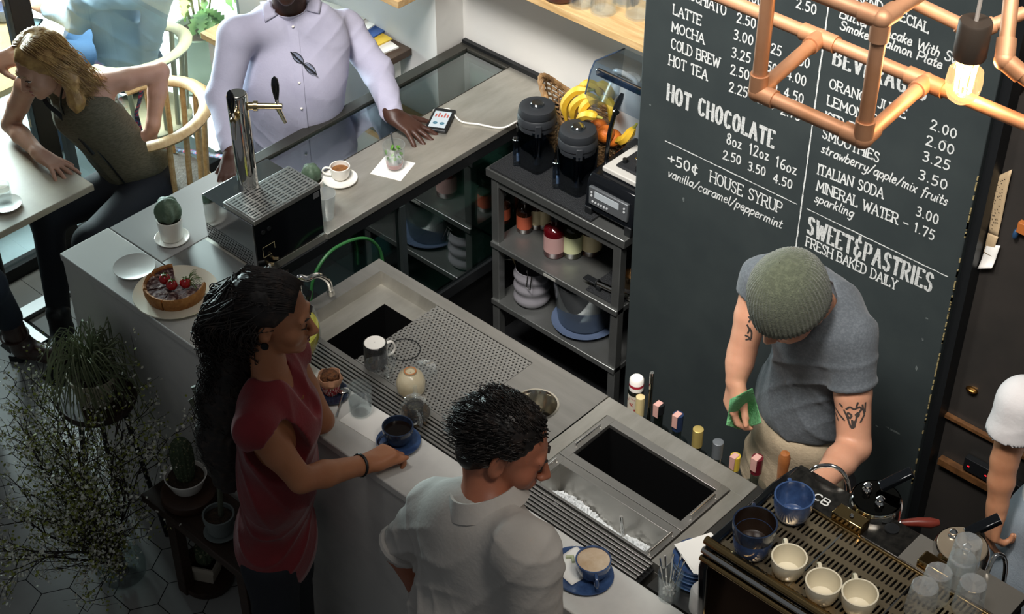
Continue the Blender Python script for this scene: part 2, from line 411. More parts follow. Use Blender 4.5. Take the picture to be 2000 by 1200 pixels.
# ================================================================ chalk lettering (stroke font)
GL={ # width|strokes ; capital height 1
'A':'.7|0,0 .35,1 .7,0|.13,.36 .57,.36','B':'.6|0,0 0,1 .38,1 .52,.88 .52,.64 .38,.53 0,.53|.38,.53 .58,.42 .58,.12 .42,0 0,0',
'C':'.6|.58,.8 .48,.96 .3,1 .12,.9 .02,.68 .02,.32 .12,.1 .3,0 .48,.04 .58,.2','D':'.62|0,0 0,1 .3,1 .52,.85 .6,.6 .6,.4 .52,.15 .3,0 0,0',
'E':'.52|.52,.86 .52,1 0,1 0,0 .52,0 .52,.14|0,.52 .38,.52','F':'.5|0,0 0,1 .5,1 .5,.86|0,.52 .36,.52',
'G':'.64|.58,.8 .48,.96 .3,1 .12,.9 .02,.68 .02,.32 .12,.1 .3,0 .5,.04 .6,.16 .6,.42 .36,.42','H':'.62|0,0 0,1|.62,0 .62,1|0,.52 .62,.52',
'I':'.1|.05,0 .05,1','J':'.42|.4,1 .4,.2 .3,.03 .14,0 .02,.12','K':'.6|0,0 0,1|.58,1 .04,.46|.2,.6 .6,0','L':'.5|0,1 0,0 .5,0 .5,.16',
'M':'.8|.04,0 .06,1 .4,.3 .74,1 .76,0','N':'.64|0,0 0,1 .62,0 .62,1','O':'.66|.33,1 .13,.9 .02,.65 .02,.35 .13,.1 .33,0 .53,.1 .64,.35 .64,.65 .53,.9 .33,1',
'P':'.56|0,0 0,1 .38,1 .54,.88 .54,.6 .38,.48 0,.48','R':'.6|0,0 0,1 .38,1 .54,.88 .54,.62 .38,.5 0,.5|.26,.5 .6,0','S':'.54|.5,.8 .42,.95 .25,1 .09,.93 .04,.76 .12,.6 .4,.46 .5,.3 .46,.1 .28,0 .1,.05 .02,.2',
'T':'.6|.3,0 .3,1|0,.85 0,1 .6,1 .6,.85','U':'.62|.02,1 .02,.25 .12,.05 .3,0 .5,.05 .6,.25 .6,1','V':'.66|0,1 .33,0 .66,1','W':'.9|0,1 .22,0 .45,.8 .68,0 .9,1','X':'.6|0,0 .6,1|0,1 .6,0',
'Y':'.62|0,1 .31,.5 .62,1|.31,.5 .31,0','Z':'.56|0,1 .56,1 0,0 .56,0',
'0':'.5|.25,1 .08,.85 .02,.5 .08,.15 .25,0 .42,.15 .48,.5 .42,.85 .25,1','1':'.3|.02,.8 .17,1 .17,0','2':'.5|.03,.78 .1,.95 .26,1 .42,.92 .45,.72 .34,.48 .02,0 .3,.04 .5,0',
'3':'.46|.03,.9 .2,1 .38,.95 .42,.75 .3,.57 .16,.54 .34,.5 .44,.3 .36,.08 .18,0 .02,.08','4':'.52|.36,0 .36,1 .02,.34 .52,.34','5':'.48|.45,1 .1,1 .06,.56 .26,.62 .44,.48 .45,.22 .32,.03 .14,0 .02,.08',
'6':'.48|.42,.95 .22,.9 .07,.6 .04,.3 .12,.06 .28,0 .43,.12 .44,.36 .3,.5 .08,.4','7':'.48|.02,.86 .02,1 .46,1 .18,0','8':'.48|.24,.54 .08,.68 .08,.88 .24,1 .4,.88 .4,.68 .24,.54 .04,.36 .06,.1 .24,0 .42,.1 .44,.36 .24,.54',
'.':'.14|.06,0 .08,.04','/':'.42|.02,-.1 .4,1.05','+':'.5|.25,.22 .25,.8|0,.5 .5,.5','&':'.66|.48,.84 .34,.98 .12,.92 .06,.72 .2,.56 .4,.52|.2,.54 .04,.36 .06,.1 .28,-.02 .5,.08 .58,.34|.32,1.2 .32,.96|.3,.02 .3,-.2','?':'.5|.02,.9 .25,1 .25,0','¢':'.5|.46,.66 .34,.76 .2,.74 .06,.56 .06,.28 .2,.08 .36,.08 .48,.2|.28,-.12 .28,.96','-':'.4|.05,.45 .35,.45',
'a':'.44|.4,.5 .26,.6 .1,.52 .02,.28 .08,.06 .22,0 .36,.14 .4,.6 .38,.1 .46,0','b':'.42|.04,1 .02,.04|.02,.36 .2,.58 .38,.5 .4,.2 .26,0 .06,.06','c':'.38|.36,.48 .24,.6 .08,.5 .02,.26 .1,.04 .24,0 .38,.12','d':'.44|.4,.44 .24,.58 .06,.48 .02,.2 .14,0 .3,.06 .4,.3|.42,1 .4,0',
'e':'.4|.02,.3 .34,.34 .32,.54 .2,.6 .06,.5 .02,.24 .12,.02 .28,.02 .4,.14','f':'.34|.36,.92 .24,1 .14,.85 .12,0 .1,-.28|0,.58 .3,.58','g':'.42|.38,.48 .24,.6 .06,.5 .02,.26 .12,.06 .26,.08 .38,.3|.4,.6 .36,-.2 .2,-.36 .04,-.26','h':'.42|.04,1 .02,0|.02,.36 .2,.58 .34,.5 .36,0','i':'.16|.06,.58 .06,.1 .14,0|.07,.8 .08,.84',
'k':'.4|.04,1 .02,0|.34,.58 .06,.26|.12,.34 .38,0','l':'.16|.06,1 .05,.1 .14,0','m':'.64|.04,.58 .04,0|.04,.4 .16,.58 .28,.5 .3,0|.3,.4 .42,.58 .54,.5 .56,.08 .62,0','n':'.42|.04,.58 .04,0|.04,.4 .2,.58 .32,.5 .34,.08 .42,0','o':'.42|.2,.6 .06,.5 .02,.26 .1,.04 .22,0 .36,.08 .4,.32 .34,.52 .2,.6','p':'.42|.04,.58 .0,-.34|.03,.36 .2,.58 .38,.5 .4,.24 .26,.02 .04,.08','r':'.34|.04,.58 .04,0|.04,.36 .16,.56 .32,.54','s':'.34|.32,.48 .2,.6 .06,.5 .1,.36 .26,.26 .3,.1 .16,0 .02,.08','t':'.32|.14,.9 .12,.1 .22,0 .32,.08|0,.6 .28,.6','u':'.42|.04,.58 .04,.14 .14,0 .28,.06 .36,.3|.37,.58 .36,.1 .44,0','v':'.38|.02,.58 .16,0 .36,.58','w':'.56|.02,.58 .14,0 .28,.44 .4,0 .54,.58','x':'.4|.02,.58 .36,0|.36,.58 .02,0','y':'.4|.02,.58 .06,.2 .18,.08 .34,.3|.37,.58 .32,-.2 .16,-.36 .02,-.28','z':'.42|.04,.56 .36,.56 .04,.02 .4,.04',' ':'.34|'}
chalk=mat('white_chalk','c9cbc9',.9,noise=(220,'6f7577',.52,.8))
chalkB=mat('bold_chalk','bdbfbd',.9,noise=(160,'5d6366',.5,.78))
def text_line(s,x0,y0,x1,y1,caph,wx=.0022,wy=None,serif=True,slant=0,gap=.17,M=None,jit=.012):
    """lettering on the board from baseline pixel (x0,y0) to (x1,y1); caph in pixels at the left end"""
    a=PY(x0,y0,BY);bb=PY(x1,y1,BY);H=(PY(x0,y0-caph,BY)-a).length;wy=wy or wx
    b=MB();q=random.Random(s);tot=0
    for ch in s: tot+=float(GL[ch].split('|')[0])+gap
    tot-=gap;sx=(bb.x-a.x)/tot;pen=0;sz=(bb.z-a.z)/tot
    yy=[BY-.0006]
    def seg(p,r_):
        d=Vector((r_[0]-p[0],0,r_[1]-p[1]))
        if d.length<1e-6: return
        d.normalize();n=Vector((-d.z,0,d.x));w=math.sqrt((wx*n.x)**2+(wy*n.z)**2);yy[0]-=.000004
        e=d*min(wx,wy)*.55;A=Vector((p[0],yy[0],p[1]))-e;B=Vector((r_[0],yy[0],r_[1]))+e
        b.add([A+n*w,A-n*w,B-n*w,B+n*w],[(0,1,2,3)])
    for ch in s:
        w_,*st=GL[ch].split('|');jy=q.uniform(-.03,.03)
        ends=[]
        for t in st:
            if not t: continue
            pl=[tuple(map(float,u.split(','))) for u in t.split()]
            wp=[]
            for (u,v) in pl:
                uu=u+slant*v+q.uniform(-jit,jit);vv=v+jy+q.uniform(-jit,jit)
                wp.append((a.x+(pen+uu)*sx,a.z+sz*(pen+uu)+vv*H))
            for i in range(len(wp)-1): seg(wp[i],wp[i+1])
            if serif and ch.isupper():
                for e,wq in ((pl[0],wp[0]),(pl[-1],wp[-1])):
                    if e[1] in (0,1) and ch not in 'CGOSEL' or (ch=='L' and e==(0,1)):
                        seg((wq[0]-.11*sx,wq[1]),(wq[0]+.11*sx,wq[1]))
                if ch in 'BDPREF':
                    for e in ((0,1),(0,0)):
                        X=a.x+(pen+slant*e[1])*sx;Z=a.z+sz*pen+(e[1]+jy)*H
                        if e==(0,0) and ch in 'BDE' or e==(0,1): seg((X-.1*sx,Z),(X+.05*sx,Z))
        pen+=float(w_)+gap
    o=b.build('chalk_lettering',M or chalk,cb,w=True,flat=True);return o
def rule(x0,y0,x1,y1,w=.002):
    a=PY(x0,y0,BY);bb=PY(x1,y1,BY);q=random.Random(int(x0));b=MB();N=60
    if abs(bb.x-a.x)>abs(bb.z-a.z):
        zz=(a.z+bb.z)/2
        for i in range(N):
            t=i/N;u=(i+1)/N;j=q.uniform(-.0006,.0006);k=w*q.uniform(.5,1.1);b.add([(lerp(a.x,bb.x,t),BY-.0005,zz+j-k),(lerp(a.x,bb.x,u),BY-.0005,zz+j-k),(lerp(a.x,bb.x,u),BY-.0005,zz+j+k),(lerp(a.x,bb.x,t),BY-.0005,zz+j+k)],[(0,1,2,3)])
    else:
        xx=(a.x+bb.x)/2;z1=a.z+.5
        for i in range(N):
            t=i/N;u=(i+1)/N;j=q.uniform(-.0006,.0006);k=w*q.uniform(.6,1.1);b.add([(xx+j-k,BY-.0005,lerp(z1,bb.z,t)),(xx+j+k,BY-.0005,lerp(z1,bb.z,t)),(xx+j+k,BY-.0005,lerp(z1,bb.z,u)),(xx+j-k,BY-.0005,lerp(z1,bb.z,u))],[(0,1,2,3)])
    b.build('chalk_rule',chalk,cb,w=True,flat=True)
T=text_line
for s,x0,y0,x1,y1,h in (('MACCHIATO',1322,-14,1417,31,21),('LATTE',1315,27,1369,49,19),('MOCHA',1312,60,1375,86,19),('COLD BREW',1311,94,1405,133,20),('HOT TEA',1307,126,1381,157,20)): T(s,x0,y0,x1,y1,h)
for s,x0,y0,x1,y1 in (('2.50',1439,43,1475,55),('3.00',1433,76,1470,88),('3.25',1429,111,1465,123),('2.50',1427,144,1462,156),('2.25',1424,178,1459,190),('3.00',1452,-2,1488,12),('2.50',1555,14,1593,28),('3.25',1490,96,1525,110),('3.50',1483,130,1516,145),('3.50',1483,168,1517,180),('2.50',1480,200,1512,213),('3.50',1544,120,1580,133),('4.00',1536,154,1573,168),('4.50',1531,188,1568,203),('2.75',1525,222,1562,236)): T(s,x0,y0,x1,y1,19,serif=False)
T('HOT CHOCOLATE',1304,196,1509,289,33,.0056,.0022,gap=.4,M=chalkB)
for s,x0,y0,x1,y1,h in (('8oz',1419,280,1448,292,21),('12oz',1463,300,1501,314,21),('16oz',1515,325,1555,342,21),('2.50',1412,310,1446,321,17),('3.50',1461,332,1494,344,17),('4.50',1510,355,1546,369,17)): T(s,x0,y0,x1,y1,h,serif=False)
rule(1299,275,1557,399);rule(1620,8,1553,484,.0026)
T('+50¢',1305,318,1362,342,19,.0028,serif=False);T('HOUSE SYRUP',1387,355,1526,418,22)
T('vanilla/caramel/peppermint',1304,344,1526,446,17,.002,serif=False,slant=.2,gap=.1)
T('WEEKEND SPECIAL',1633,-18,1813,65,19);T('Butter Pancake With Syrup',1640,33,1897,138,20,serif=False,slant=.15,gap=.1);T('Smoked Salmon Plate',1640,56,1838,134,18,serif=False,slant=.15,gap=.1)
rule(1632,77,1851,168);T('BEVERAGES',1628,126,1806,197,33,.0052,.0022,gap=.4,M=chalkB)
for s,x0,y0,x1,y1,h in (('ORANGE JUICE',1620,171,1768,232,19),('LEMONADE',1616,204,1727,250,19),('ICED TEA',1611,236,1690,268,19),('SMOOTHIES',1606,269,1716,317,19),('ITALIAN SODA',1597,339,1724,388,20),('MINERAL WATER',1595,371,1752,438,20),('FRESH BAKED DAILY',1574,480,1750,566,19)): T(s,x0,y0,x1,y1,h)
T('strawberry/apple/mix fruits',1603,297,1848,402,19,.002,serif=False,slant=.2,gap=.1);T('sparkling',1590,393,1665,425,18,.002,serif=False,slant=.2,gap=.1);T('-',1763,440,1774,445,14,serif=False)
for s,x0,y0,x1,y1 in (('2.00',1817,251,1866,272),('2.00',1808,282,1861,303),('3.25',1802,313,1853,333),('3.50',1794,349,1848,371),('3.00',1789,421,1831,438),('1.75',1785,452,1823,470)): T(s,x0,y0,x1,y1,19,serif=False,gap=.2)
rule(1576,408,1852,541);T('SWEET&PASTRIES',1577,456,1817,570,35,.0052,.0024,gap=.34,M=chalkB)
# chalk smudges
sm=mat('chalk_smudge','59605f',.9,noise=(90,'22282b',.5,.62));q=random.Random(5)
b=MB()
for (x,y,w,h) in ((1915,0,0,0),(1745,842,.03,.006),(1712,832,.012,.003),(1810,622,.006,.005),(1802,663,.006,.007),(1790,720,.006,.012),(1846,275,.008,.003),(1270,205,.006,.004),(1335,390,.006,.01)):
    if not w: continue
    c=PY(x,y,BY);b.add([(c.x+w*math.cos(k*PI/5)*q.uniform(.5,1),BY-.0003,c.z+h*math.sin(k*PI/5)*q.uniform(.5,1)) for k in range(10)],[tuple(range(10))])
b.build('chalk_smudge',sm,cb,w=True,flat=True)
# ================================================================ marble bar
H=1.0
t=thing('marble_counter','long white marble bar counter with a waterfall front between guests and barista','counter',(-2.6,2.27,0))
b=MB();b.box(-4.067,-.75,2.166,2.364,H-.03,H);b.build('countertop',marble,t,w=True,bevel=.004)
MB().box(-4.06,-.75,2.17,2.20,0,H-.031).build('front_panel',marble,t,w=True)
MB().box(-4.062,-4.035,2.2,2.9,0,H-.031).build('side_panel',marble,t,w=True)
# ================================================================ stainless worktop with sink, drip rail and draining plate
t=thing('steel_worktop','stainless steel bar worktop with a sunken sink, slatted drip rail and perforated draining plate','worktop',(-2.6,2.65,0))
b=MB();x0,x1,y0,y1=-3.265,-2.272,2.447,2.868;hx,hy,hr=-2.407,2.694,.064
b.box(x0,x1,2.826,y1,H-.035,H);b.box(x0,-3.214,y0,2.826,H-.035,H);b.box(-3.214,-2.539,y0,2.466,H-.035,H)
# right panel with round hole (ring of quads)
n=32;A=[(hx+hr*math.cos(2*PI*i/n),hy+hr*math.sin(2*PI*i/n)) for i in range(n)]
def sq(a):
    c,s=math.cos(a),math.sin(a);k=1/max(abs(c),abs(s));hw=(-2.272+2.539)/2;cx=(-2.272-2.539)/2;cy=(2.447+2.826)/2;hh=(2.826-2.447)/2;return (cx+c*k*hw,cy+s*k*hh)
O=[sq(2*PI*i/n) for i in range(n)]
b.add([(x,y,H) for x,y in A]+[(x,y,H) for x,y in O],[(i,(i+1)%n,n+(i+1)%n,n+i) for i in range(n)])
b.box(x0,x1,2.45,2.452,.55,H-.036);b.box(x0,x1,y1-.003,y1,.12,H-.036)
b.build('worktop_frame',steel,t,w=True)
b=MB();z=H-.04
b.add([(-3.214,2.466,H),(-2.95,2.466,H),(-2.95,2.826,H),(-3.214,2.826,H),(-3.20,2.466,z),(-2.95,2.466,z),(-2.95,2.812,z),(-3.20,2.812,z)],[(0,1,5,4),(2,3,7,6),(3,0,4,7)])
b.box(-3.20,-3.117,2.466,2.812,z-.004,z);b.box(-3.117,-2.95,2.748,2.812,z-.004,z)
b.build('sink_ledge',steelx,t,w=True)
b=MB();b.add([(-3.117,2.468,z),(-2.8,2.468,z),(-2.8,2.748,z),(-3.117,2.748,z),(-3.1,2.48,z-.25),(-2.8,2.48,z-.25),(-2.8,2.73,z-.25),(-3.1,2.73,z-.25)],[(0,1,5,4),(1,2,6,5),(2,3,7,6),(3,0,4,7),(4,5,6,7)])
b.build('sink_basin',mat('black_basin','1b1b1c',.35,.5),t,w=True)
MB().box(-2.952,-2.541,2.468,2.824,H-.004,H-.001).build('draining_plate',perf('perforated_steel','b5b3ae',.9,.36,.0135,.0120,.0032,stag=True),t,w=True)
b=MB();b.tube([(-2.874+.05*math.cos(a*PI/16),2.603+.05*math.sin(a*PI/16),H-.0005) for a in range(32)],.0016,6,True);b.build('strainer_ring',blk,t,w=True)
MB().box(-2.95,-2.541,2.469,2.823,H-.05,H-.045).build('drain_tray',dark,t,w=True)
b=MB();b.lathe([(hr+.006,H+.001),(hr,H+.0015),(hr-.004,H-.004),(.044,H-.075),(.042,H-.08)],(hx,hy,0),40,cap=False);b.build('waste_chute',mat('polished_ring','c8c2b4',.16,1),t,w=True)
MB().lathe([(.001,H-.2),(.043,H-.2),(.043,H-.079)],(hx,hy,0),32,cap=False).build('chute_hole',dark,t,w=True)
for k in range(6): MB().box(-3.21,-1.754,2.3685+k*.0133,2.3765+k*.0133,H-.004,H+.001).build('drip_rail_bar',steel,t,w=True,bevel=.001)
MB().box(-3.21,-1.752,2.366,2.446,H-.03,H-.025).build('drip_tray',dark,t,w=True)
b=MB();b.box(-2.268,-1.722,2.804,2.868,H-.035,H);b.box(-2.268,-2.222,2.447,2.804,H-.035,H);b.box(-1.765,-1.722,2.447,2.804,H-.035,H);b.box(-2.268,-1.722,2.447,2.452,.55,H-.036);b.box(-2.268,-1.722,2.865,2.868,.12,H-.036)
b.build('worktop_frame',steelx,t,w=True,bevel=.0015)
MB().box(-1.718,-.75,2.37,2.868,H-.035,H).build('end_worktop',dksteel,t,w=True)
MB().box(-3.26,-.75,2.46,2.86,0,.12).build('plinth',blk,t,w=True)
# ================================================================ ice wells
def well(y0,y1,label,deep,basin):
    t=thing('ice_well',label,'ice well',(-1.99,(y0+y1)/2,H),0,'drop in bins');xa,xb=-2.218,-1.769
    b=MB();xi,xj=-2.188,-1.795;yi,yj=y0+.028 if y0>2.5 else y0+.008,y1-.028
    for q in ((xa,xi,y0,y1),(xj,xb,y0,y1),(xi,xj,y0,yi),(xi,xj,yj,y1)): b.box(*q,H-.012,H+.003)
    b.build('rim',steel,t,w=True,bevel=.001)
    b=MB();z=H-.01;d=H-deep
    b.add([(xi,yi,z),(xj,yi,z),(xj,yj,z),(xi,yj,z),(xi+.01,yi+.005,d),(xj-.01,yi+.005,d),(xj-.01,yj-.005,d),(xi+.01,yj-.005,d)],[(0,1,5,4),(1,2,6,5),(2,3,7,6),(3,0,4,7),(4,5,6,7)])
    b.build('basin',basin,t,w=True)
    for x in (xa+.016,xb-.012):
        b=MB();m=(yi+yj)/2;h=min(.055,(yj-yi)/2);b.tube([(x,m-h,H+.003),(x,m-h,H+.012),(x,m+h,H+.012),(x,m+h,H+.003)],.0035,8);b.build('handle',chrome,t,w=True)
well(2.585,2.802,'deep black lined drop in bin nearer the row of bottles',.30,mat('black_basin','1b1b1c',.35,.5))
well(2.450,2.583,'steel drop in bin holding crushed ice beside the drip rail',.16,steel)
icem=mat('crushed_ice','eef2f3',.2,trans=.15,ior=1.31,bump=(60,.4))
q=random.Random(2);b=MB()
for k in range(900):
    x=q.uniform(-2.17,-1.81);y=q.uniform(2.465,2.55);hh=.125-.07*max(0,y-2.48)/.07
    s=q.uniform(.006,.012);M=rot('X',q.uniform(0,3))@rot('Z',q.uniform(0,3));b.box(-s,s,-s*.8,s*.8,-s*.7,s*.7,M,(x,y,H-.158+hh*q.uniform(.85,1.02)*(.8+.2*math.sin(x*23))))
ice=b.build('crushed_ice',icem);tag(ice,'heap of clear crushed ice in the front steel bin','ice',kind='stuff')
s_=thing('ice_scoop','thin metal ice scoop handle sticking up out of the crushed ice','scoop',P(1222,1050,.93))
MB().cyl((0,0,-.05),(-.02,.0,.07),.006,.005).build('handle',chrome,s_);MB().ell((.005,0,-.06),(.02,.015,.03)).build('bowl',steel,s_)
# ================================================================ display counter along the window wall
t=thing('display_counter','refrigerated display counter with brushed steel and dark glass top along the left wall','counter',(-3.76,3.4,0))
MB().box(-3.772,-3.49,2.842,4.066,H-.025,H).build('steel_top',steelx,t,w=True,bevel=.002)
MB().box(-3.985,-3.776,2.842,4.03,H-.012,H-.004).build('glass_top',greenpane,t,w=True)
b=MB();b.box(-4.034,-3.985,2.842,4.066,H-.05,H+.006);b.box(-3.985,-3.77,4.03,4.066,H-.05,H+.006);b.box(-3.776,-3.772,2.842,4.03,H-.02,H+.001)
b.build('top_rail',mat('grey_rail','55544f',.4,.8),t,w=True,bevel=.002)
MB().box(-4.03,-3.6,4.05,4.069,H,H+.02).build('upstand',blk,t,w=True)
b=MB();b.box(-3.52,-3.492,2.37,4.066,.93,H-.027);b.box(-3.52,-3.492,2.37,4.066,.38,.43);b.box(-3.52,-3.495,2.37,2.42,.43,.93);b.box(-3.52,-3.495,4.02,4.066,.43,.93)
b.build('front_frame',blk,t,w=True,bevel=.002)
for y in (3.19,2.62): MB().box(-3.505,-3.488,y-.012,y+.012,.43,.93).build('door_frame',mat('grey_alu','6d7878',.35,.9),t,w=True)
for y0,y1 in ((2.42,2.61),(2.63,3.18),(3.2,4.02)): MB().box(-3.508,-3.503,y0,y1,.43,.93).build('glass_door',greenpane,t,w=True)
MB().box(-4.0,-3.515,2.45,4.05,.40,.43).build('cabinet_floor',mat('grey_cabinet','6c7775',.4,.5),t,w=True)
MB().box(-3.98,-3.56,2.85,4.04,.68,.688).build('glass_shelf',greenpane,t,w=True)
MB().box(-4.03,-4.0,2.37,4.06,0,H-.05).build('back_panel',mat('cabinet_back','3a4344',.5),t,w=True)
MB().box(-3.99,-3.53,2.46,3.9,0,.40).build('plinth',dark,t,w=True)
MB().box(-3.56,-3.555,2.5,3.15,.8,.93).build('vent_panel',perf('vent_mesh','4a5251',.5,.5,.018,.016,.0055,axes=(1,2),stag=True),t,w=True)
for y,z in ((3.02,.79),(2.86,.60)): MB().box(-3.60,-3.53,y,y+.012,z,z+.008).build('shelf_bracket',mat('bright_alu','c9d2d2',.3,.8),t,w=True)
for y in (3.45,3.75): MB().box(-3.99,-3.54,y,y+.006,.431,.436).build('floor_seam',blk,t,w=True)
# corner top: white panel and steel sheet
MB().box(-4.062,-3.78,2.368,2.842,H-.03,H).build('white_panel',mat('white_enamel','a3a2a0',.75,0,spec=.15),t,w=True,bevel=.0015)
MB().box(-3.777,-3.27,2.368,2.545,H-.03,H-.001).build('steel_sheet',mat('smooth_steel','9a9a98',.42,.9),t,w=True)
MB().box(-3.777,-3.50,2.545,2.842,H-.03,H-.001).build('steel_sheet',steelx,t,w=True)
# ================================================================ stainless shelf unit
shst=mat('shelf_steel','8d8f8d',.36,.85,noise=(4,'7b7d7b',.35,.7),bump=(120,.05));SY=3.593;t=thing('steel_shelf_unit','three tier stainless steel shelf unit against the wall left of the chalkboard','shelf unit',(-3.13,3.83,0))
SX0,SX1=-3.47,-2.808
for z,n in ((.9,'top_shelf'),(.573,'middle_shelf'),(.294,'bottom_shelf')):
    b=MB();e=.035 if z>.8 else .025;b.box(SX0 if z>.8 else SX0+.02,SX1 if z>.8 else SX1-.02,SY,4.05,z-e,z);b.build(n,shst,t,w=True,bevel=.003)
for x in (SX0+.02,SX1-.055):
    for y in (SY+.008,4.0): MB().box(x,x+.035,y,y+.035,0,.866).build('leg',shst,t,w=True,bevel=.003)
MB().box(SX0+.04,SX1-.04,SY+.012,SY+.02,.83,.866).build('apron',shst,t,w=True)
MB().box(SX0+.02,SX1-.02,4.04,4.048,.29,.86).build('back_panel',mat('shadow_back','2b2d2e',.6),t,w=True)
MB().box(-3.18,-3.12,SY-.0015,SY,.5535,.565).build('price_strip',mat('label_grey','8d8d88',.6),t,w=True)
o=MB();o.box(-3.455,-2.965,SY+.005,4.0,.9005,.912)
bm=o.build('bar_mat',mat('ribbed_rubber','17191c',.6,bump=(260,.8)),bevel=.003);tag(bm,'black ribbed rubber bar mat on top of the steel shelf unit','mat')
o=MB();o.box(-2.99,-2.84,SY+.02,3.95,.5735,.582);bm=o.build('bar_mat',mat('ribbed_rubber'),bevel=.002);tag(bm,'black rubber mat at the right end of the middle shelf','mat')
# ================================================================ shelf on the back wall, ledges by the window
t=thing('wall_shelf','pale wooden wall shelf with glasses on it left of the chalkboard','shelf',(-3.3,4.0,1.34))
a=PY(1090,14,3.83);bq=PY(1257,90,3.83)
MB().box(-3.95,-2.768,a.y,4.068,a.z-.03,a.z).build('board',pine,t,w=True,bevel=.002);WZ=a.z;WY=a.y
MB().box(-2.80,-2.785,3.86,4.068,a.z-.12,a.z-.031).build('bracket',blk,t,w=True)
a=PY(778,18,3.7);t=thing('wall_shelf','short pale wooden shelf end on the window wall at the top of the picture','shelf',(-4.6,3.8,a.z))
MB().box(a.x-.6,a.x,3.7,3.918,a.z,a.z+.03).build('board',pine,t,w=True,bevel=.002);MB().tube([(a.x-.06,3.75,a.z),(a.x-.06,3.75,a.z-.03),(a.x-.06,3.9,a.z-.03)],.006).build('bracket',blk,t,w=True)
a=PY(803,95,3.915);LZ=a.z;t=thing('window_ledge','dark edged wooden window ledge with newspapers behind the display counter','ledge',(a.x-.4,3.8,a.z))
lb=P(745,131,LZ)
MB().box(a.x-.55,a.x,min(lb.y,3.75),3.918,LZ-.03,LZ).build('board',mat('ledge_wood','4d3c30',.5,noise=(8,'3a2d25')),t,w=True,bevel=.002)
for dx in (-.04,-.45): MB().box(a.x+dx-.05,a.x+dx,3.85,3.89,0,LZ-.03).build('leg',white,t,w=True)
LX=a.x
# ================================================================ crockery helpers
def vessel(r,h,t=.004,foot=.6,curve=.5,n=8):
    """outer wall up, inner wall down; rounded cup profile"""
    o=[];
    for i in range(n+1):
        u=i/n;o.append((r*(foot+(1-foot)*math.sin(u*PI/2)**curve if i else foot),h*u))
    inn=[(max(a-t,.001),max(z,t*1.3)) for a,z in o[::-1]]
    return [(.001,0)]+o+inn+[(.001,t*1.3)]
def handle_pts(r,h,d,s=1):
    x,y=d;return spline([(x*(r*.97),y*(r*.97),h*.84),(x*(r+.016*s),y*(r+.016*s),h*.86),(x*(r+.026*s),y*(r+.026*s),h*.6),(x*(r+.018*s),y*(r+.018*s),h*.35),(x*(r*.86),y*(r*.86),h*.28)],5)
def cup(name,label,loc,r,h,m,hd=None,liq=None,cat='cup',group=None,foot=.55,t=.004,hs=1,level=.86,inner=None):
    o=thing(name,label,cat,loc,0,group)
    MB().lathe(vessel(r,h,t,foot),n=36,cap=False).build('body',m,o)
    if inner: MB().lathe([(a+.0006 if i<0 else a-.0006,z+.0006) for i,(a,z) in enumerate(vessel(r,h,t,foot)[10:])],n=36,cap=False).build('inner_glaze',inner,o)
    if hd: MB().tube(handle_pts(r,h,Vector(hd).normalized(),hs),.0045*hs,8,flat=.7).build('handle',m,o)
    if liq: 
        rr=r*(foot+(1-foot)*math.sin(level*PI/2)**.5)-t*.8;MB().lathe([(.0005,h*level),(rr*.55,h*level),(rr,h*level)],n=28,cap=False).build('drink',liq,o)
    return o
def plate(name,label,loc,r,h,m,group=None,cat='plate',sy=1):
    o=MB().lathe([(.001,0),(r*.55,0),(r*.62,.002),(r*.97,h),(r,h+.001),(r*.99,h+.004),(r*.62,.007),(.001,.0055)],n=48,cap=False).build(name,m)
    o.location=loc;o.scale=(1,1,1);return tag(o,label,cat,group)
espresso=mat('coffee_crema','8a5a2c',.35,noise=(60,'6d431f'));latte=mat('latte_foam','b89a78',.5,noise=(14,'d8c6ae'));tea=mat('dark_coffee','130c08',.15)
# ---- cake, plates at the left end of the bar
plate('side_plate','empty small white plate on the far left corner of the marble counter',(-3.815,2.285,H+.0003),.07,.008,mat('pale_plate','cfcdc8',.25))
CK=Vector((-3.606,2.292,H+.0005));plate('cake_plate','large cream plate holding the cut tart',CK,.138,.012,mat('cream_plate','dcd3bf',.3))
crust=mat('baked_crust','b9824a',.75,noise=(30,'8f5a2b'),bump=(70,.6));fill=mat('sugared_filling','4a2522',.8,noise=(55,'b9a49a',.5,.64),bump=(60,.8))
ct=thing('berry_tart','cut baked tart dusted with sugar on the cream plate','tart',CK+Vector((0,0,.007)))
def slice_(a0,a1):
    n=max(3,int((a1-a0)/.15));R=.1;hh=.042
    b=MB();q=random.Random(int(a0*100))
    for i in range(n):
        u,v=lerp(a0,a1,i/n),lerp(a0,a1,(i+1)/n)
        for (u,v) in ((u,v),):
            def pt(r_,z,a): return (r_*math.cos(a),r_*math.sin(a),z)
            prof=[(.02,0),(R*.93,0),(R,.02),(R*1.01,hh),(R*.97,hh+.006),(R*.9,hh+.002),(R*.88,hh-.008)]
            vs=[pt(r_,z,a) for a in (u,v) for r_,z in prof];k=len(prof)
            b.add(vs,[(j,j+1,k+j+1,k+j) for j in range(k-1)]+([tuple(range(k))] if i==0 else [])+([tuple(range(k,2*k))] if i==n-1 else []))
    p=b.build('slice',crust,ct)
    b=MB();b.add([(0,0,hh-.006)]+[(R*.9*math.cos(lerp(a0,a1,i/n)),R*.9*math.sin(lerp(a0,a1,i/n)),hh-.004) for i in range(n+1)]+[(0,0,.004)]+[(R*.9*math.cos(lerp(a0,a1,i/n)),R*.9*math.sin(lerp(a0,a1,i/n)),.004) for i in range(n+1)],[(0,i+1,i+2) for i in range(n)]+[(0,1,n+3,n+2),(0,n+2,2*n+3,n+1)])
    b.build('filling',fill,p)
slice_(-2.9,-2.05);slice_(-1.95,-1.1);slice_(-1.05,.75);slice_(-3.75,-3.0)
berry=mat('red_berry','9c1218',.18,coat=.4)
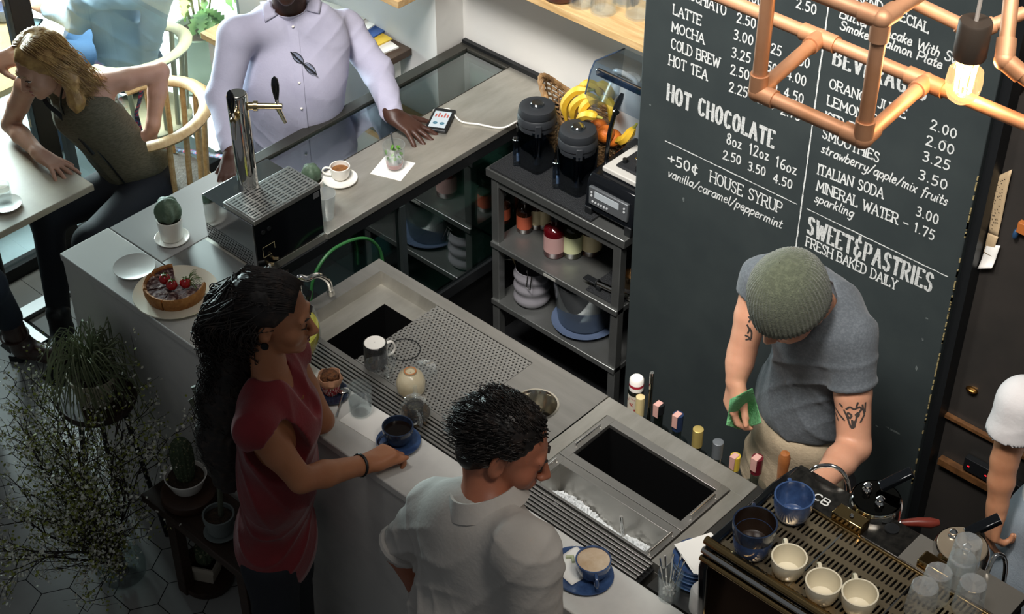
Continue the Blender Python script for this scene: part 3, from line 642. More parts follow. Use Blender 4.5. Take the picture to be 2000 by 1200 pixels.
for i,(x,y) in enumerate(((-.022,-.018),(.018,-.022),(.042,.014))):
    o=thing('strawberry',('leftmost','middle','rightmost')[i]+' of three glossy red berries on the tart','berry',CK+Vector((x,y,.048)),0,'red berries on the tart')
    MB().ell((0,0,.016),(.019,.019,.018)).build('fruit',berry,o)
    b=MB()
    for k in range(5): a=k*1.26+i;b.tube([(0,0,.034),(.008*math.cos(a),.008*math.sin(a),.036),(.014*math.cos(a),.014*math.sin(a),.032)],[.002,.002,.0006],5)
    b.build('calyx',mat('leaf_green','4c6a2c',.6),o)
b=MB();q=random.Random(8)
for k in range(26):
    a=q.uniform(-.5,2.0);p0=Vector((.03,.03,.05));d=Vector((math.cos(a)*.045,math.sin(a)*.045,q.uniform(.0,.03)));b.tube(spline([p0,p0+d*.5+Vector((0,0,.012)),p0+d+Vector((q.uniform(-.01,.01),0,-.004))],3),.0009,4)
o=b.build('herb_sprig',mat('leaf_green','4c6a2c'));o.location=CK;tag(o,'loose tangle of green herb sprigs on the back of the tart','herb')
# ---- cactus pots
cact=mat('cactus_green','4b5f4c',.65,noise=(18,'7d8f7c',.5,.7))
def cactus_pot(label,loc,pr,ph,cr,saucer=True,ribs=5,pm=None):
    o=thing('potted_cactus',label,'cactus',loc)
    z0=.008 if saucer else 0
    if saucer: MB().lathe([(.001,0),(pr*1.15,0),(pr*1.35,.008),(pr*1.3,.009),(pr*1.1,.004),(.001,.004)],cap=False).build('saucer',white,o)
    MB().lathe([(.001,z0),(pr*.82,z0),(pr*.86,z0+.004),(pr,z0+ph),(pr*.9,z0+ph),(pr*.86,z0+ph-.012)],cap=False).build('pot',pm or white,o)
    MB().lathe([(.001,z0+ph-.008),(pr*.9,z0+ph-.01)],cap=False).build('soil',soil,o)
    wb_=lambda a,z:1.08-.24*abs(math.cos(a*ribs/2))**2.5
    c=MB().lathe([(cr*.55,z0+ph-.012)]+[(cr*math.cos(u)**.8 if u<PI/2-.01 else .002,z0+ph+cr*.75+cr*1.05*math.sin(u)) for u in [-.7,-.4,0,.3,.6,.9,1.2,1.4,PI/2]],n=60,wob=wb_).build('cactus',cact,o)
    return o
cactus_pot('round ribbed cactus in a white pot on the saucer left of the chiller box',(-3.855,2.472,H),.044,.078,.044)
cactus_pot('small round cactus in a white pot behind the drip grate',(-3.70,2.965,H),.04,.062,.034,False)
# ---- chiller box with beer tower
t=thing('drink_chiller','steel countertop drinks chiller with a slotted drip grate and black control side','chiller',(-3.63,2.69,H))
b=MB();b.box(-3.765,-3.508,2.552,2.835,H+.006,H+.186);b.build('body',mat('mirror_steel','c6c8c9',.12,1),t,w=True,bevel=.002)
MB().box(-3.76,-3.525,2.5505,2.5517,H+.012,H+.07).build('side_vent',perf('chiller_vent','c6c8c9',1,.2,.0125,.0115,.0042,axes=(0,2),stag=True),t,w=True)
MB().box(-3.76,-3.52,2.553,2.556,H+.01,H+.075).build('vent_backing',dark,t,w=True)
for x in (-3.74,-3.53):
    for y in (2.58,2.8): MB().cyl((x,y,H),(x,y,H+.008),.012).build('foot',blk,t,w=True)
p=MB().box(-3.506,-3.500,2.549,2.838,H+.006,H+.19).build('control_panel',gloss,t,w=True,bevel=.002)
b=MB()
for (y,z,w_,h_) in ((2.575,.085,.05,.001),(2.575,.045,.035,.001),(2.575,.045,.001,.04),(2.625,.06,.001,.026)): b.box(-3.4995,-3.499,y,y+w_,H+z,H+z+h_)
b.build('panel_marking',mat('pale_ink','b8ae86',.6),p,w=True)
for (y,z) in ((2.585,.145),(2.61,.147)): MB().cyl((-3.5,y,H+z),(-3.497,y,H+z),.008).build('knob',blk,p,w=True)
for (y,z) in ((2.59,.018),(2.61,.03)): MB().tube([(-3.5,y,H+z),(-3.488,y,H+z),(-3.478,y+.008,H+z)],.007,8).build('hose_fitting',mat('brass','c2ad84',.2,1),t,w=True)
MB().tube(spline([(-3.488,2.588,H+.018),(-3.468,2.56,H+.012),(-3.45,2.52,H+.008),(-3.44,2.49,H+.006)],6),.006,8).build('drain_hose',mat('clear_hose','9a9a94',.3),t,w=True)
MB().box(-3.502,-3.4985,2.805,2.83,H+.16,H+.182).build('badge',mat('badge_grey','77787a',.4,.5),t,w=True)
b=MB();b.box(-3.655,-3.497,2.553,2.838,H+.188,H+.206);b.build('tray',mat('brushed_tray','a3a3a0',.45,1),t,w=True,bevel=.002)
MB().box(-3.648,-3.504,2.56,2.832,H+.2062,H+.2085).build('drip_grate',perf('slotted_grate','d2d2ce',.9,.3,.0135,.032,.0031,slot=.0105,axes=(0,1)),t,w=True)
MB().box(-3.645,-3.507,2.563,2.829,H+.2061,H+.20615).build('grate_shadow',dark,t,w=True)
MB().cyl((-3.53,2.665,H+.2085),(-3.53,2.665,H+.2095),.006).build('grate_button',steel,t,w=True)
TB=P(486,372,H+.187);tp=zat(TB,183)
t=thing('beer_tower','tall chrome beer tower with two black handled taps on the chiller','beer tap',TB)
hT=tp-TB.z
MB().lathe([(.001,0),(.05,0),(.05,.006),(.036,.008),(.034,.02),(.034,hT-.006),(.03,hT),(.001,hT)],n=40).build('column',chrome,t)
MB().lathe([(.001,hT+.0005),(.028,hT+.001),(.026,hT+.003),(.001,hT+.003)],n=32).build('cap',mat('grey_cap','70706c',.35,.7),t)
brass=MATS['brass']
for d in ((.75,.66),(.64,-.77)):
    d=Vector((d[0],d[1],0));z=hT-.045;k=1 if d.y>0 else .55
    b=MB();b.cyl(d*.03+Vector((0,0,z)),d*(.05)+Vector((0,0,z)),.013);b.cyl(d*.05+Vector((0,0,z)),d*(.062)+Vector((0,0,z)),.017);b.cyl(d*.06+Vector((0,0,z)),d*(.11*k+.03)+Vector((0,0,z)),.010)
    tp_=b.build('tap',MATS['brass'],t)
    e=d*(.095*k+.03)+Vector((0,0,z));b=MB();b.cyl(e+Vector((0,0,-.004)),e+Vector((d.x*.02,d.y*.02,-.062)),.009,.006);b.build('spout',chrome,tp_)
    b=MB();b.tube([e+Vector((0,0,.006)),e+Vector((0,0,.03))],.006);b.build('stem',chrome,tp_)
    b=MB();b.tube([e+Vector((0,0,z_)) for z_ in (.028,.04,.06,.08,.1,.108)],[.007,.009,.012,.013,.010,.004],12);b.build('handle',gloss,tp_)
# ---- things on the steel counter
ES=Vector((-3.69,3.085,H));plate('saucer','white saucer under the espresso cup on the steel counter',ES,.062,.009,white,cat='saucer')
cup('espresso_cup','small white cup of espresso with foam left inside',ES+Vector((-.004,.006,.0068)),.036,.05,white,(-.75,-.66),espresso,level=.7)
o=thing('plastic_cup','empty clear plastic cup beside the black chiller side','cup',(-3.565,2.905,H));MB().lathe([(.001,.001),(.026,0),(.038,.098),(.04,.1),(.038,.101),(.025,.002)],n=32,cap=False).build('body',glassmat('clear_plastic','f2f4f4',.10,.08,.4,.12),o)
NP=Vector((-3.607,3.262,H))
o=MB().box(-.06,.06,-.06,.06,.0004,.0016).build('napkin',paper);o.location=NP;o.rotation_euler=(0,0,.35);tag(o,'white paper napkin under the mint drink','napkin')
t=thing('mint_drink','tumbler of iced drink with mint leaves and a straw on a napkin','drink',NP+Vector((.004,.006,.0018)))
def tumbler(o,r,h,name='glass_body',m=None,b0=.85): return MB().lathe([(.001,.001),(r*b0,0),(r,h),(r-.0025,h),(r*b0-.003,.008),(.001,.008)],n=36,cap=False).build(name,m or glass,o)
tumbler(t,.041,.1,b0=.72)
q=random.Random(4);b=MB()
for k in range(16):
    M=rot('X',q.uniform(0,3))@rot('Z',q.uniform(0,3));b.ell((q.uniform(-.022,.022),q.uniform(-.022,.022),q.uniform(.03,.09)),(.010,.006,.002),8,5,M)
b.build('mint_leaves',mat('mint_green','4f7d2a',.5),t)
b=MB()
for k in range(12):
    M=rot('X',q.uniform(0,3))@rot('Z',q.uniform(0,3));s=.009;b.box(-s,s,-s,s,-s,s,M,(q.uniform(-.016,.016),q.uniform(-.016,.016),q.uniform(.02,.06)))
b.build('ice_cubes',glassmat('ice_clear','f2f4f4',.14,.1,.5,.2),t)
MB().lathe([(.001,.009),(.027,.009),(.03,.024),(.001,.024)],n=24).build('syrup',mat('pink_syrup','c98a86',.3,trans=.5),t)
MB().tube([(.012,.0,.012),(-.03,.018,.125)],.003).build('straw',glassmat('straw_clear','e2e8e8',.3,.1,.7),t)
PH=Vector((-3.694,3.590,H));t=thing('phone','black cased device with a charts screen lying on the steel counter','phone',PH,.52)
MB().box(-.042,.042,-.075,.075,.001,.015).build('case',blk,t,bevel=.006);MB().box(-.031,.031,-.058,.05,.0148,.0156).build('screen',mat('lit_screen','a9b4ba',.1,emit=('8d9aa2',.35)),t)
b=MB()
for k,h_ in enumerate((.02,.028,.016,.03,.022)): b.box(-.024+k*.011,-.018+k*.011,.01,.01+h_,.0157,.0159)
b.build('bar_chart',mat('chart_red','a85750',.5),t);b=MB()
for x in (-.012,.014): b.lathe([(.001,.0158),(.009,.0158)],(x,-.03,0),16,cap=False)
b.build('pie_chart',mat('chart_teal','3f6d80',.5),t)
cw=mat('white_cable','d8d6d0',.45)
o=thing('charging_cable','white charging cable running from the device to the steel shelf unit','cable',PH)
pts=spline([PH+Vector((-.055,.035,.008)),PH+Vector((-.03,.075,.008)),P(900,237,H+.006),P(935,243,H+.006),P(965,249,H+.006),P(985,249,H+.006),P(1003,241,H+.008),P(1035,222,H-.02),P(1080,196,1.0),P(1140,192,1.06),P(1200,183,1.06),P(1225,170,1.05)],8)
MB().tube(pts,.0035,8).build('cord',cw,o,w=True);MB().box(-.067,-.045,.028,.042,.003,.013).build('plug',cw,o)
# ================================================================ on the shelf unit
ZM=.913
def jar(label,px,py,top):
    c=P(px,py,ZM);h=zat(c,top)-ZM
    t=thing('blender_jar',label,'jar',c,0,'blender jars on the bar mat');r=.064
    def rr(a,z): return 1/max(abs(math.cos(a))**6+abs(math.sin(a))**6,.01)**(1/6.) *.93
    MB().lathe([(.001,.003),(r*.86,0),(r*.9,.01),(r,h*.66),(r*.965,h*.66),(r*.86,.012),(.001,.01)],n=48,wob=rr,cap=False).build('jar_body',smoke,t)
    MB().lathe([(r*1.03,h*.62),(r*1.05,h*.66),(r*1.03,h*.7),(r*1.1,h*.71),(r*1.1,h*.8),(r*1.04,h*.82),(r*1.08,h*.84),(r*1.0,h*.93),(r*.7,h*.95),(r*.5,h*.94)],n=48,wob=lambda a,z:1+.0*z).build('lid',mat('lid_rubber','24272b',.55),t)
    MB().lathe([(.001,h*.985),(.02,h*.985),(.024,h*.97),(.024,h*.935)],n=20,cap=False).build('lid_cap',glassmat('cap_clear','b9c2c8',.2,.1,.6),t)
    for s in (-1,1): MB().box(-.012,.012,s*r*1.06-.006,s*r*1.06+.006,h*.6,h*.78,rot('Z',.8),(0,0,0)).build('lid_tab',MATS['lid_rubber'],t,bevel=.003)
    d=Vector((-.75,-.66,0));M=rot('Z',math.atan2(d.y,d.x));MB().box(r*.85,r*1.35,-.014,.014,.004,h*.42,M,(0,0,0)).build('handle',glassmat('jar_clear','aeb9c6',.09,.05,.55),t,bevel=.004)
    MB().box(r*.95,r*1.15,-.009,.009,.02,.045,M,(0,0,0)).build('handle_insert',mat('pale_insert','9fb0c4',.4),t)
    MB().lathe([(.001,.012),(r*.35,.012),(r*.1,.03)],n=20).build('blade_hub',blk,t)
    return t
jar('smoky blender jar with a black lid, nearer the left wall',1048,322,198)
jar('smoky blender jar with a black lid, nearer the blender base',1126,366,243)
# blender base with sound enclosure
bl=P(1143,446,.9);br=P(1236,474,.9);bl.y=br.y=SY+.03
x0=PY(1141,400,SY+.03).x;x1=-2.80;zt=zat((x0,SY+.03,0),343)
t=thing('blender','black commercial blender base with a raised clear sound cover beside the chalkboard','blender',((x0+x1)/2,SY+.14,.9))
b=MB();y0=SY+.03;y1=SY+.30
b.prism([(y0,.93),(y0+.012,zt-.02),(y0+.03,zt),(y1,zt+.03),(y1,.93)],x0,x1,Matrix(((0,0,1),(1,0,0),(0,1,0))));b.build('body',gloss,t,w=True,bevel=.006)
for x in (x0+.004,x1-.034): MB().box(x,x+.03,y0-.004,y0+.05,.9005,.94).build('foot',blk,t,w=True,bevel=.004)
MB().box(x0+.02,x1-.02,y0+.04,y1-.02,.9005,.93).build('underside',blk,t,w=True)
zc=zt-.075;cp=MB().box(x0+.022,x1-.022,y0-.005,y0+.01,zc-.03,zc+.045).build('control_panel',mat('panel_grey','5c5f62',.4,.4),t,w=True,bevel=.004)
MB().box(x0+.05,x1-.06,y0-.007,y0-.004,zc+.008,zc+.034).build('display',mat('lcd_grey','9aa0a4',.2,emit=('8d9498',.15)),cp,w=True)
for k in range(10):
    xx=x0+.042+.013*k if k<6 else (x0+.036 if k<8 else x1-.036);zz=zc-.012 if k<6 else zc+.01+.014*(k%2);MB().cyl((xx,y0-.007,zz),(xx,y0-.004,zz),.0042,n=10).build('button',mat('button_pale','b5b8ba',.5),cp,w=True)
pz=zt+.006;b=MB();b.box(x0+.03,x1-.012,y0+.055,y1-.03,pz,pz+.02);b.build('jar_pad',mat('pad_light','b4b2ac',.4),t,w=True,bevel=.004)
cx=(x0+x1)/2+.008;cy=(y0+y1)/2+.01
MB().box(cx-.052,cx+.052,cy-.06,cy+.06,pz+.02,pz+.03).build('rubber_pad',rubber,t,w=True,bevel=.012)
MB().lathe([(.012,0),(.012,.016),(.008,.018),(.008,.006)],(cx,cy,pz+.03),20).build('drive_socket',chrome,t,w=True)
for dx,dy in ((-.035,-.03),(.03,-.04),(-.01,.045)): MB().cyl((cx+dx,cy+dy,pz+.03),(cx+dx,cy+dy,pz+.045),.009,n=12).build('locating_peg',blk,t,w=True)
# raised cover: hinge arm and clear shell tipped back
hy=y1-.02;A=Vector((x0+.006,hy-.06,zt));
ARM=[PX(1182,335,x0),PX(1190,265,x0),PX(1203,215,x0),PX(1216,182,x0)]
b=MB();b.tube([p for p in spline(ARM,5)],[.010]*5+[.012]*5+[.017]*4+[.013,.008],10,flat=.55,up=(1,0,0));b.build('hinge_arm',gloss,t,w=True)
pv=ARM[2];MB().cyl(pv+Vector((.004,-.006,0)),pv+Vector((.012,-.012,0)),.011,n=20).build('pivot_cap',chrome,t,w=True)
cov=glassmat('cover_clear','e3eaf0',.06,.03,.35)
def cv(px,py,y): return PY(px,py,y)
yA=SY+.17;a=cv(1160,165,yA);bq=cv(1173,125,yA);c=cv(1252,152,yA);d=cv(1252,300,yA-.02);e=cv(1200,265,yA);
xl=a.x;xr=x1-.002
b=MB()
for X in (xl,xr):
    b.add([(X,yA-.045,bq.z-.11),(X,yA-.02,bq.z-.03),(X,yA+.0,bq.z),(X,yA+.16,bq.z-.02),(X,yA+.14,bq.z-.2),(X,yA+.0,bq.z-.2)],[(0,1,2,3,4,5)])
b.add([(xl,yA,bq.z),(xr,yA,bq.z),(xr,yA+.16,bq.z-.02),(xl,yA+.16,bq.z-.02)],[(0,1,2,3)]);b.add([(xl,yA,bq.z),(xr,yA,bq.z),(xr,yA-.02,bq.z-.03),(xl,yA-.02,bq.z-.03)],[(0,1,2,3)]);b.add([(xl,yA-.02,bq.z-.03),(xr,yA-.02,bq.z-.03),(xr,yA-.045,bq.z-.11),(xl,yA-.045,bq.z-.11)],[(0,1,2,3)])
b.build('sound_cover',cov,t,w=True,solid=.003,flat=True)
MB().box(xl+.03,xr-.004,yA-.03,yA-.012,bq.z-.03,bq.z-.005).build('cover_grip',glassmat('grip_clear','8fa0b6',.15,.05,.6),t,w=True,bevel=.004)
MB().tube([(xl,yA-.045,bq.z-.11),(xl,yA-.02,bq.z-.03),(xl,yA,bq.z),(xl,yA+.16,bq.z-.02)],.003,6).build('cover_rim',mat('rim_blue_grey','3c4a5e',.2),t,w=True)
# white appliance behind
c=PY(1232,150,4.0);t=thing('white_kettle','white plastic appliance with a looped handle behind the blender cover','appliance',(c.x,3.985,.901))
MB().lathe([(.001,0),(.06,0),(.058,c.z-.93),(.045,c.z-.90),(.001,c.z-.90)]).build('body',white,t)
MB().tube(spline([(-.05,-.01,c.z-.915),(-.045,-.02,c.z-.88),(0,-.03,c.z-.865),(.045,-.02,c.z-.88),(.05,-.01,c.z-.915)],6),.009,8).build('handle',white,t)
# wicker basket
bc=Vector((-3.05,3.925,ZM-.012));bc=Vector((PY(1143,250,3.92).x,3.915,ZM))
t=thing('wicker_basket','brown wicker basket heaped with bananas and oranges against the white wall','basket',bc)
wick=mat('wicker','6f5233',.7,noise=(40,'94734a'),bump=(80,.5));RX,RY,HB=.195,.105,.13
def bp(a,u,o=0): 
    k=.78+.22*u;rimz=HB*u+ (.11*max(0,-math.cos(a-.35))**2*u);return (RX*k*math.cos(a)*(1+o/RX),RY*k*math.sin(a)*(1+o/RX),rimz)
N=28;b=MB()
for i in range(N): b.tube([bp(2*PI*i/N,u) for u in (0,.25,.5,.75,1)],.0032,5)
b.build('stakes',wick,t)
b=MB()
for j in range(11):
    b.tube([bp(2*PI*i/(2*N),(j+.5)/11,.006*(1 if (i//1+j)%2 else -1)) for i in range(2*N)],.0048,5,True)
b.build('weave',wick,t)
b=MB()
for k in range(3): b.tube([Vector(bp(2*PI*i/60,1))+Vector((.008*math.cos(i*1.05+k*2.1),0,.008*math.sin(i*1.05+k*2.1)+.004)) for i in range(60)],.0075,6,True)
b.build('braided_rim',wick,t)
MB().lathe([(.001,0),(1,0),(1,.004),(.001,.004)],n=40,M=Matrix(((RX*.8,0,0),(0,RY*.8,0),(0,0,1)))).build('bottom',wick,t)
yel=mat('banana_yellow','d3a92f',.5,noise=(14,'b98d22',.55,.75));tipm=mat('banana_tip','5b4a22',.7)
def banana(label,pts,y):
    P3=[PY(px,py,y+dy) for (px,py,dy) in pts];c=P3[1];t=thing('banana',label,'banana',c,0,'bananas in the wicker basket');k=spline([p-c for p in P3],6);n=len(k)
    MB().tube(k,[.0175*(.35+.65*min(1,4.5*i/n,4.0*(n-i)/n)) for i in range(n)],6).build('fruit',yel,t)
    e=(k[-1]-k[-2]).normalized();MB().cyl(k[-1],k[-1]+e*.022,.0055,.0045,8).build('stem',mat('banana_stem','8f8a3a',.6),t);MB().ell(k[0],.006,8,6).build('tip',tipm,t)
for lb,pts,y in (('long yellow banana hanging down the left of the bunch',((1106,236,0),(1104,202,-.01),(1124,178,0),(1150,176,.02)),3.83),('yellow banana second from the left of the bunch',((1119,240,-.01),(1121,208,-.02),(1142,190,-.01),(1164,190,.02)),3.815),('yellow banana at the front middle of the bunch',((1141,238,-.02),(1139,214,-.03),(1152,198,-.02),(1168,196,.01)),3.81),('yellow banana on top of the bunch at the back',((1128,176,.02),(1147,164,.02),(1166,172,.02),(1174,188,.02)),3.86),('uppermost banana behind the clear cover',((1160,166,.03),(1180,168,.03),(1192,184,.03),(1190,200,.03)),3.86),('short banana lying low in front of the oranges',((1128,232,-.04),(1148,224,-.05),(1166,228,-.04)),3.81),('banana on the right of the bunch beside the cover',((1192,236,0),(1196,214,0),(1186,196,.01),(1174,192,.02)),3.84),('banana low on the right behind the blender',((1203,277,0),(1222,270,-.01),(1238,250,0)),3.82)): banana(lb,pts,y)
orm=mat('orange_peel','c96a1f',.5,bump=(160,.3))
for (px,py,y,lb) in ((1168,248,3.86,'orange low in the basket between the bananas'),(1183,262,3.845,'second orange nearer the blender'),(1197,270,3.87,'partly hidden orange at the right of the basket')):
    o=MB().ell((0,0,0),(.034,.034,.033)).build('orange',orm);o.location=PY(px,py,y);tag(o,lb,'orange','oranges in the wicker basket')
# bottles on the middle shelf
def bottle(label,loc,r,h,gm,lab=None,capm=None,neck=.38,nh=.22,group=None,labz=(.15,.55),name='bottle',caph=.1):
    t=thing(name,label,'bottle',loc,0,group);hb_=h*(1-nh-.12)
    MB().lathe([(.001,.003),(r*.9,0),(r,.006),(r,hb_),(r*.9,hb_+h*.05),(r*neck,h*(1-nh)),(r*neck,h*(1-caph*.5))],n=28,cap=False).build('body',gm,t)
    if lab: MB().lathe([(r*1.012,h*labz[0]),(r*1.012,h*labz[1])],n=28,cap=False).build('paper_label',lab,t)
    if capm: MB().lathe([(r*neck*1.18,h*(1-caph)),(r*neck*1.18,h*.995),(r*neck,h),(.001,h)],n=20).build('cap',capm,t)
    return t
amber=mat('brown_glass','2a140a',.12,coat=.5);red=mat('dark_red_syrup','43070d',.1,coat=.6);oil=mat('olive_glass','2b2c17',.12,coat=.5)
lo_=mat('orange_label','8f4128',.6);lc=mat('cream_label','b9aa86',.6);lp=mat('pink_label','9c7b77',.6);lg=mat('pale_green_label','a9ac86',.6)
for (px,py,y,r,h,g,l,c,lb) in ((983,458,3.72,.028,.125,amber,lo_,blk,'small dark bottle with an orange label at the far left of the middle shelf'),(1003,440,3.80,.022,.11,amber,None,blk,'plain dark little bottle behind the orange labelled ones'),(1024,455,3.73,.030,.145,amber,lo_,blk,'dark bottle with an orange label second along the middle shelf'),(1047,448,3.78,.031,.165,amber,lc,blk,'dark bottle with cream and black labels behind the pink one'),(1062,452,3.80,.03,.16,amber,lc,blk,'dark bottle half hidden behind the pink labelled bottle'),(1083,480,3.70,.041,.175,red,lp,blk,'large red syrup bottle with a pink label on the middle shelf'),(1118,478,3.74,.037,.18,oil,lg,blk,'olive bottle with a pale green label right of the red syrup'),(1155,475,3.80,.041,.18,amber,lc,blk,'bottle with a cream label at the right end of the row')):
    c=PY(px,py,y);bottle(lb,(c.x,y,.5735),r,h,g,l,c and blk,group='bottles on the middle shelf')
# tamper set on the middle shelf right
t=thing('portafilter','steel handled tool with a flat black end lying across the shelf edge','tool',PY(1180,560,SY+.05)-Vector((0,0,.0)));c=base(t)
t.location=(c.x,c.y,.605);MB().cyl((-.03,0,0),(.11,.02,-.005),.011).build('shaft',chrome,t);MB().cyl((-.034,0,0),(-.03,0,0),.016).build('collar',blk,t);MB().box(-.09,-.03,-.014,.014,-.004,.004).build('blade',blk,t,bevel=.002);MB().box(-.03,-.01,-.012,.012,-.022,-.008).build('rest',blk,t)
o=thing('tin','round metal tin at the right end of the middle shelf','tin',(-2.885,3.74,.583));MB().lathe([(.001,0),(.032,0),(.032,.05),(.03,.05),(.03,.01),(.001,.01)],cap=False).build('body',mat('brass_tin','b39a78',.25,1),o)
# bottom shelf
c=P(1030,592,.295);c.y=max(c.y,SY+.1)
t=thing('utensil_pot','grey ridged ceramic pot holding metal utensils on the bottom shelf','pot',(c.x,c.y,.2945))
pp=[(.001,0),(.055,0)]+[(.068+.005*math.sin(k*1.25),.015+k*.0105) for k in range(14)]+[(.066,.165),(.063,.165),(.06,.02),(.001,.02)]
MB().lathe(pp,n=40,cap=False).build('body',mat('grey_ceramic','77757a',.45),t)
for i,(dx,dy,l,nm) in enumerate(((-.05,-.03,.07,'brass handled tongs leaning out of the grey pot'),(.02,-.04,.03,'wire whisk loop hanging over the rim of the grey pot'),(.06,-.01,.04,'small ladle hooked on the right rim of the grey pot'))):
    u=thing('kitchen_utensil',nm,'utensil',(c.x+dx*.4,c.y+dy*.4,.32),0,'utensils in the grey pot')
    MB().tube([(0,0,0),(dx*.7,dy*.7,.14),(dx*1.2,dy*1.2,.14+l)],.004,6).build('handle',brass if i==0 else chrome,u)
    if i==1: MB().tube([(dx,dy,.15),(dx*1.4,dy*1.4,.10),(dx*1.5+.02,dy*1.5,.10),(dx+.02,dy,.15)],.0022,6).build('loop',chrome,u)
    if i==2: MB().ell((dx*1.35,dy*1.35,.17),(.012,.012,.008)).build('bowl',chrome,u)
    if i==0: MB().tube([(dx*.7,dy*.7,.16),(dx*1.6,dy*1.1,.15),(dx*1.7,dy,.135)],.0035,6).build('hook',chrome,u)
c=P(1128,640,.295);c.y=max(c.y,SY+.135);o=plate('serving_plate','wide blue grey plate on the bottom shelf under the glass bowl',(c.x,c.y,.2945),.128,.02,mat('slate_blue_plate','4d5a72',.35));
o=thing('glass_bowl','large clear flared glass container standing on the blue plate','bowl',(c.x-.01,c.y+.01,.3015));MB().lathe([(.001,.001),(.09,0),(.1,.01),(.128,.215),(.131,.217),(.125,.217),(.097,.012),(.001,.006)],n=44,cap=False).build('body',glassmat('grey_glass','c2c9cc',.07,.05,.4,.03),o)
# glasses on the wall shelf
for (px,py,lb) in ((1135,8,'upturned tumbler at the left of the shelf row'),(1178,22,'upturned tumbler nearest the shelf edge'),(1222,3,'upturned tumbler behind the shelf edge one'),(1246,30,'tall clear tumbler beside the chalkboard')):
    c=P(px,py,WZ);o=thing('tumbler',lb+' on the wooden wall shelf','glass',(c.x,max(c.y,WY+.05),WZ+.0005),0,'glasses on the wall shelf');tumbler(o,.042,.11,b0=1.08)
bottle('pale labelled clear bottle on the shelf right beside the chalkboard',(-2.80,WY+.035,WZ+.0005),.032,.2,glass,mat('teal_label','a9c0bd',.6),white)
c=P(1083,0,WZ);o=thing('terracotta_bowl','brown terracotta bowl at the top edge on the wall shelf','bowl',(c.x,max(c.y,WY+.06),WZ));MB().lathe(vessel(.075,.07,.006,.7),n=32,cap=False).build('body',mat('terracotta','5a3228',.5),o)
# ================================================================ on the bar
def at(px,py,z=H): v=P(px,py,z);return Vector((v.x,v.y,z+.0005))
SC=at(783,864);SC.y=2.30
plate('saucer','glossy blue saucer under the cup held by the woman in red',SC,.066,.010,blueglaze,cat='saucer')
cup('coffee_cup','dark blue cup of black coffee held by the woman in red',SC+Vector((-.004,.004,.0075)),.046,.058,darkglaze,(-.12,-1),tea,level=.7)
o=MB().box(-.085,.085,-.055,.055,0,.0014).build('napkin',paper);o.location=at(728,828);o.rotation_euler=(0,0,.05);tag(o,'plain white napkin on the marble beside the blue cup','napkin')
t=thing('water_glass','clear tumbler of water on the marble by the muffin','glass',at(705,806)+Vector((0,0,.001)));tumbler(t,.037,.1,b0=.9);MB().lathe([(.001,.009),(.031,.009),(.0325,.05),(.001,.05)],n=28).build('water',glassmat('water_clear','f0f4f5',.08,.02,.3,.06),t)
MF=at(648,772);plate('cake_plate','small dark blue plate under the muffin',MF,.054,.007,darkglaze)
t=thing('muffin','chocolate muffin in a red dotted paper case on a dark blue plate','muffin',MF+Vector((-.006,.004,.0075)))
dotm=bpy.data.materials.new('red_dotted_paper');dotm.use_nodes=True;nt=dotm.node_tree;vo=nt.nodes.new('ShaderNodeTexVoronoi');vo.inputs['Scale'].default_value=150;vo.inputs['Randomness'].default_value=.25;tc=nt.nodes.new('ShaderNodeTexCoord');nt.links.new(tc.outputs['Object'],vo.inputs[0]);rp=nt.nodes.new('ShaderNodeValToRGB');rp.color_ramp.interpolation='CONSTANT';rp.color_ramp.elements[0].color=(.8,.75,.7,1);rp.color_ramp.elements[1].position=.38;rp.color_ramp.elements[1].color=(*lin('a3202c'),1);nt.links.new(vo.outputs['Distance'],rp.inputs[0]);nt.links.new(rp.outputs[0],nt.nodes['Principled BSDF'].inputs['Base Color'])
MB().lathe([(.001,0),(.022,0),(.031,.038)],n=48,wob=lambda a,z:1+.03*math.cos(24*a),cap=False).build('paper_case',dotm,t)
MB().lathe([(.031,.036),(.038,.05),(.034,.066),(.032,.066),(.03,.05)],n=40,wob=lambda a,z:1+.10*math.sin(4*a+1)*(z>.06)+.04*math.sin(9*a),cap=False).build('crown_paper',mat('peach_paper','b98a6b',.7),t)
s=SDF();q=random.Random(3);s.ell((0,0,.05),(.03,.03,.022))
for k in range(9): a=k*.8;s.ell((.016*math.cos(a),.016*math.sin(a),.066+q.uniform(-.004,.006)),(.011,.009,.008),k=.006)
s.build('crumb',mat('muffin_brown','6d4426',.85,noise=(60,'2c170c',.45,.6),bump=(90,.7)),t,h=.0025,w=False)
t=thing('teaspoon','steel teaspoon with its bowl on the dark blue plate','spoon',at(672,770));M=rot('Z',-2.2)
MB().ell((0,0,.014),(.019,.013,.004),16,8,rot('Z',-2.0)).build('bowl',chrome,t);e=P(657,817,H)-base(t);MB().tube([(0,0,.014),(e.x*.4,e.y*.4,.012),(e.x,e.y,.004)],[.003,.0022,.0035],8,flat=.6).build('handle',chrome,t)
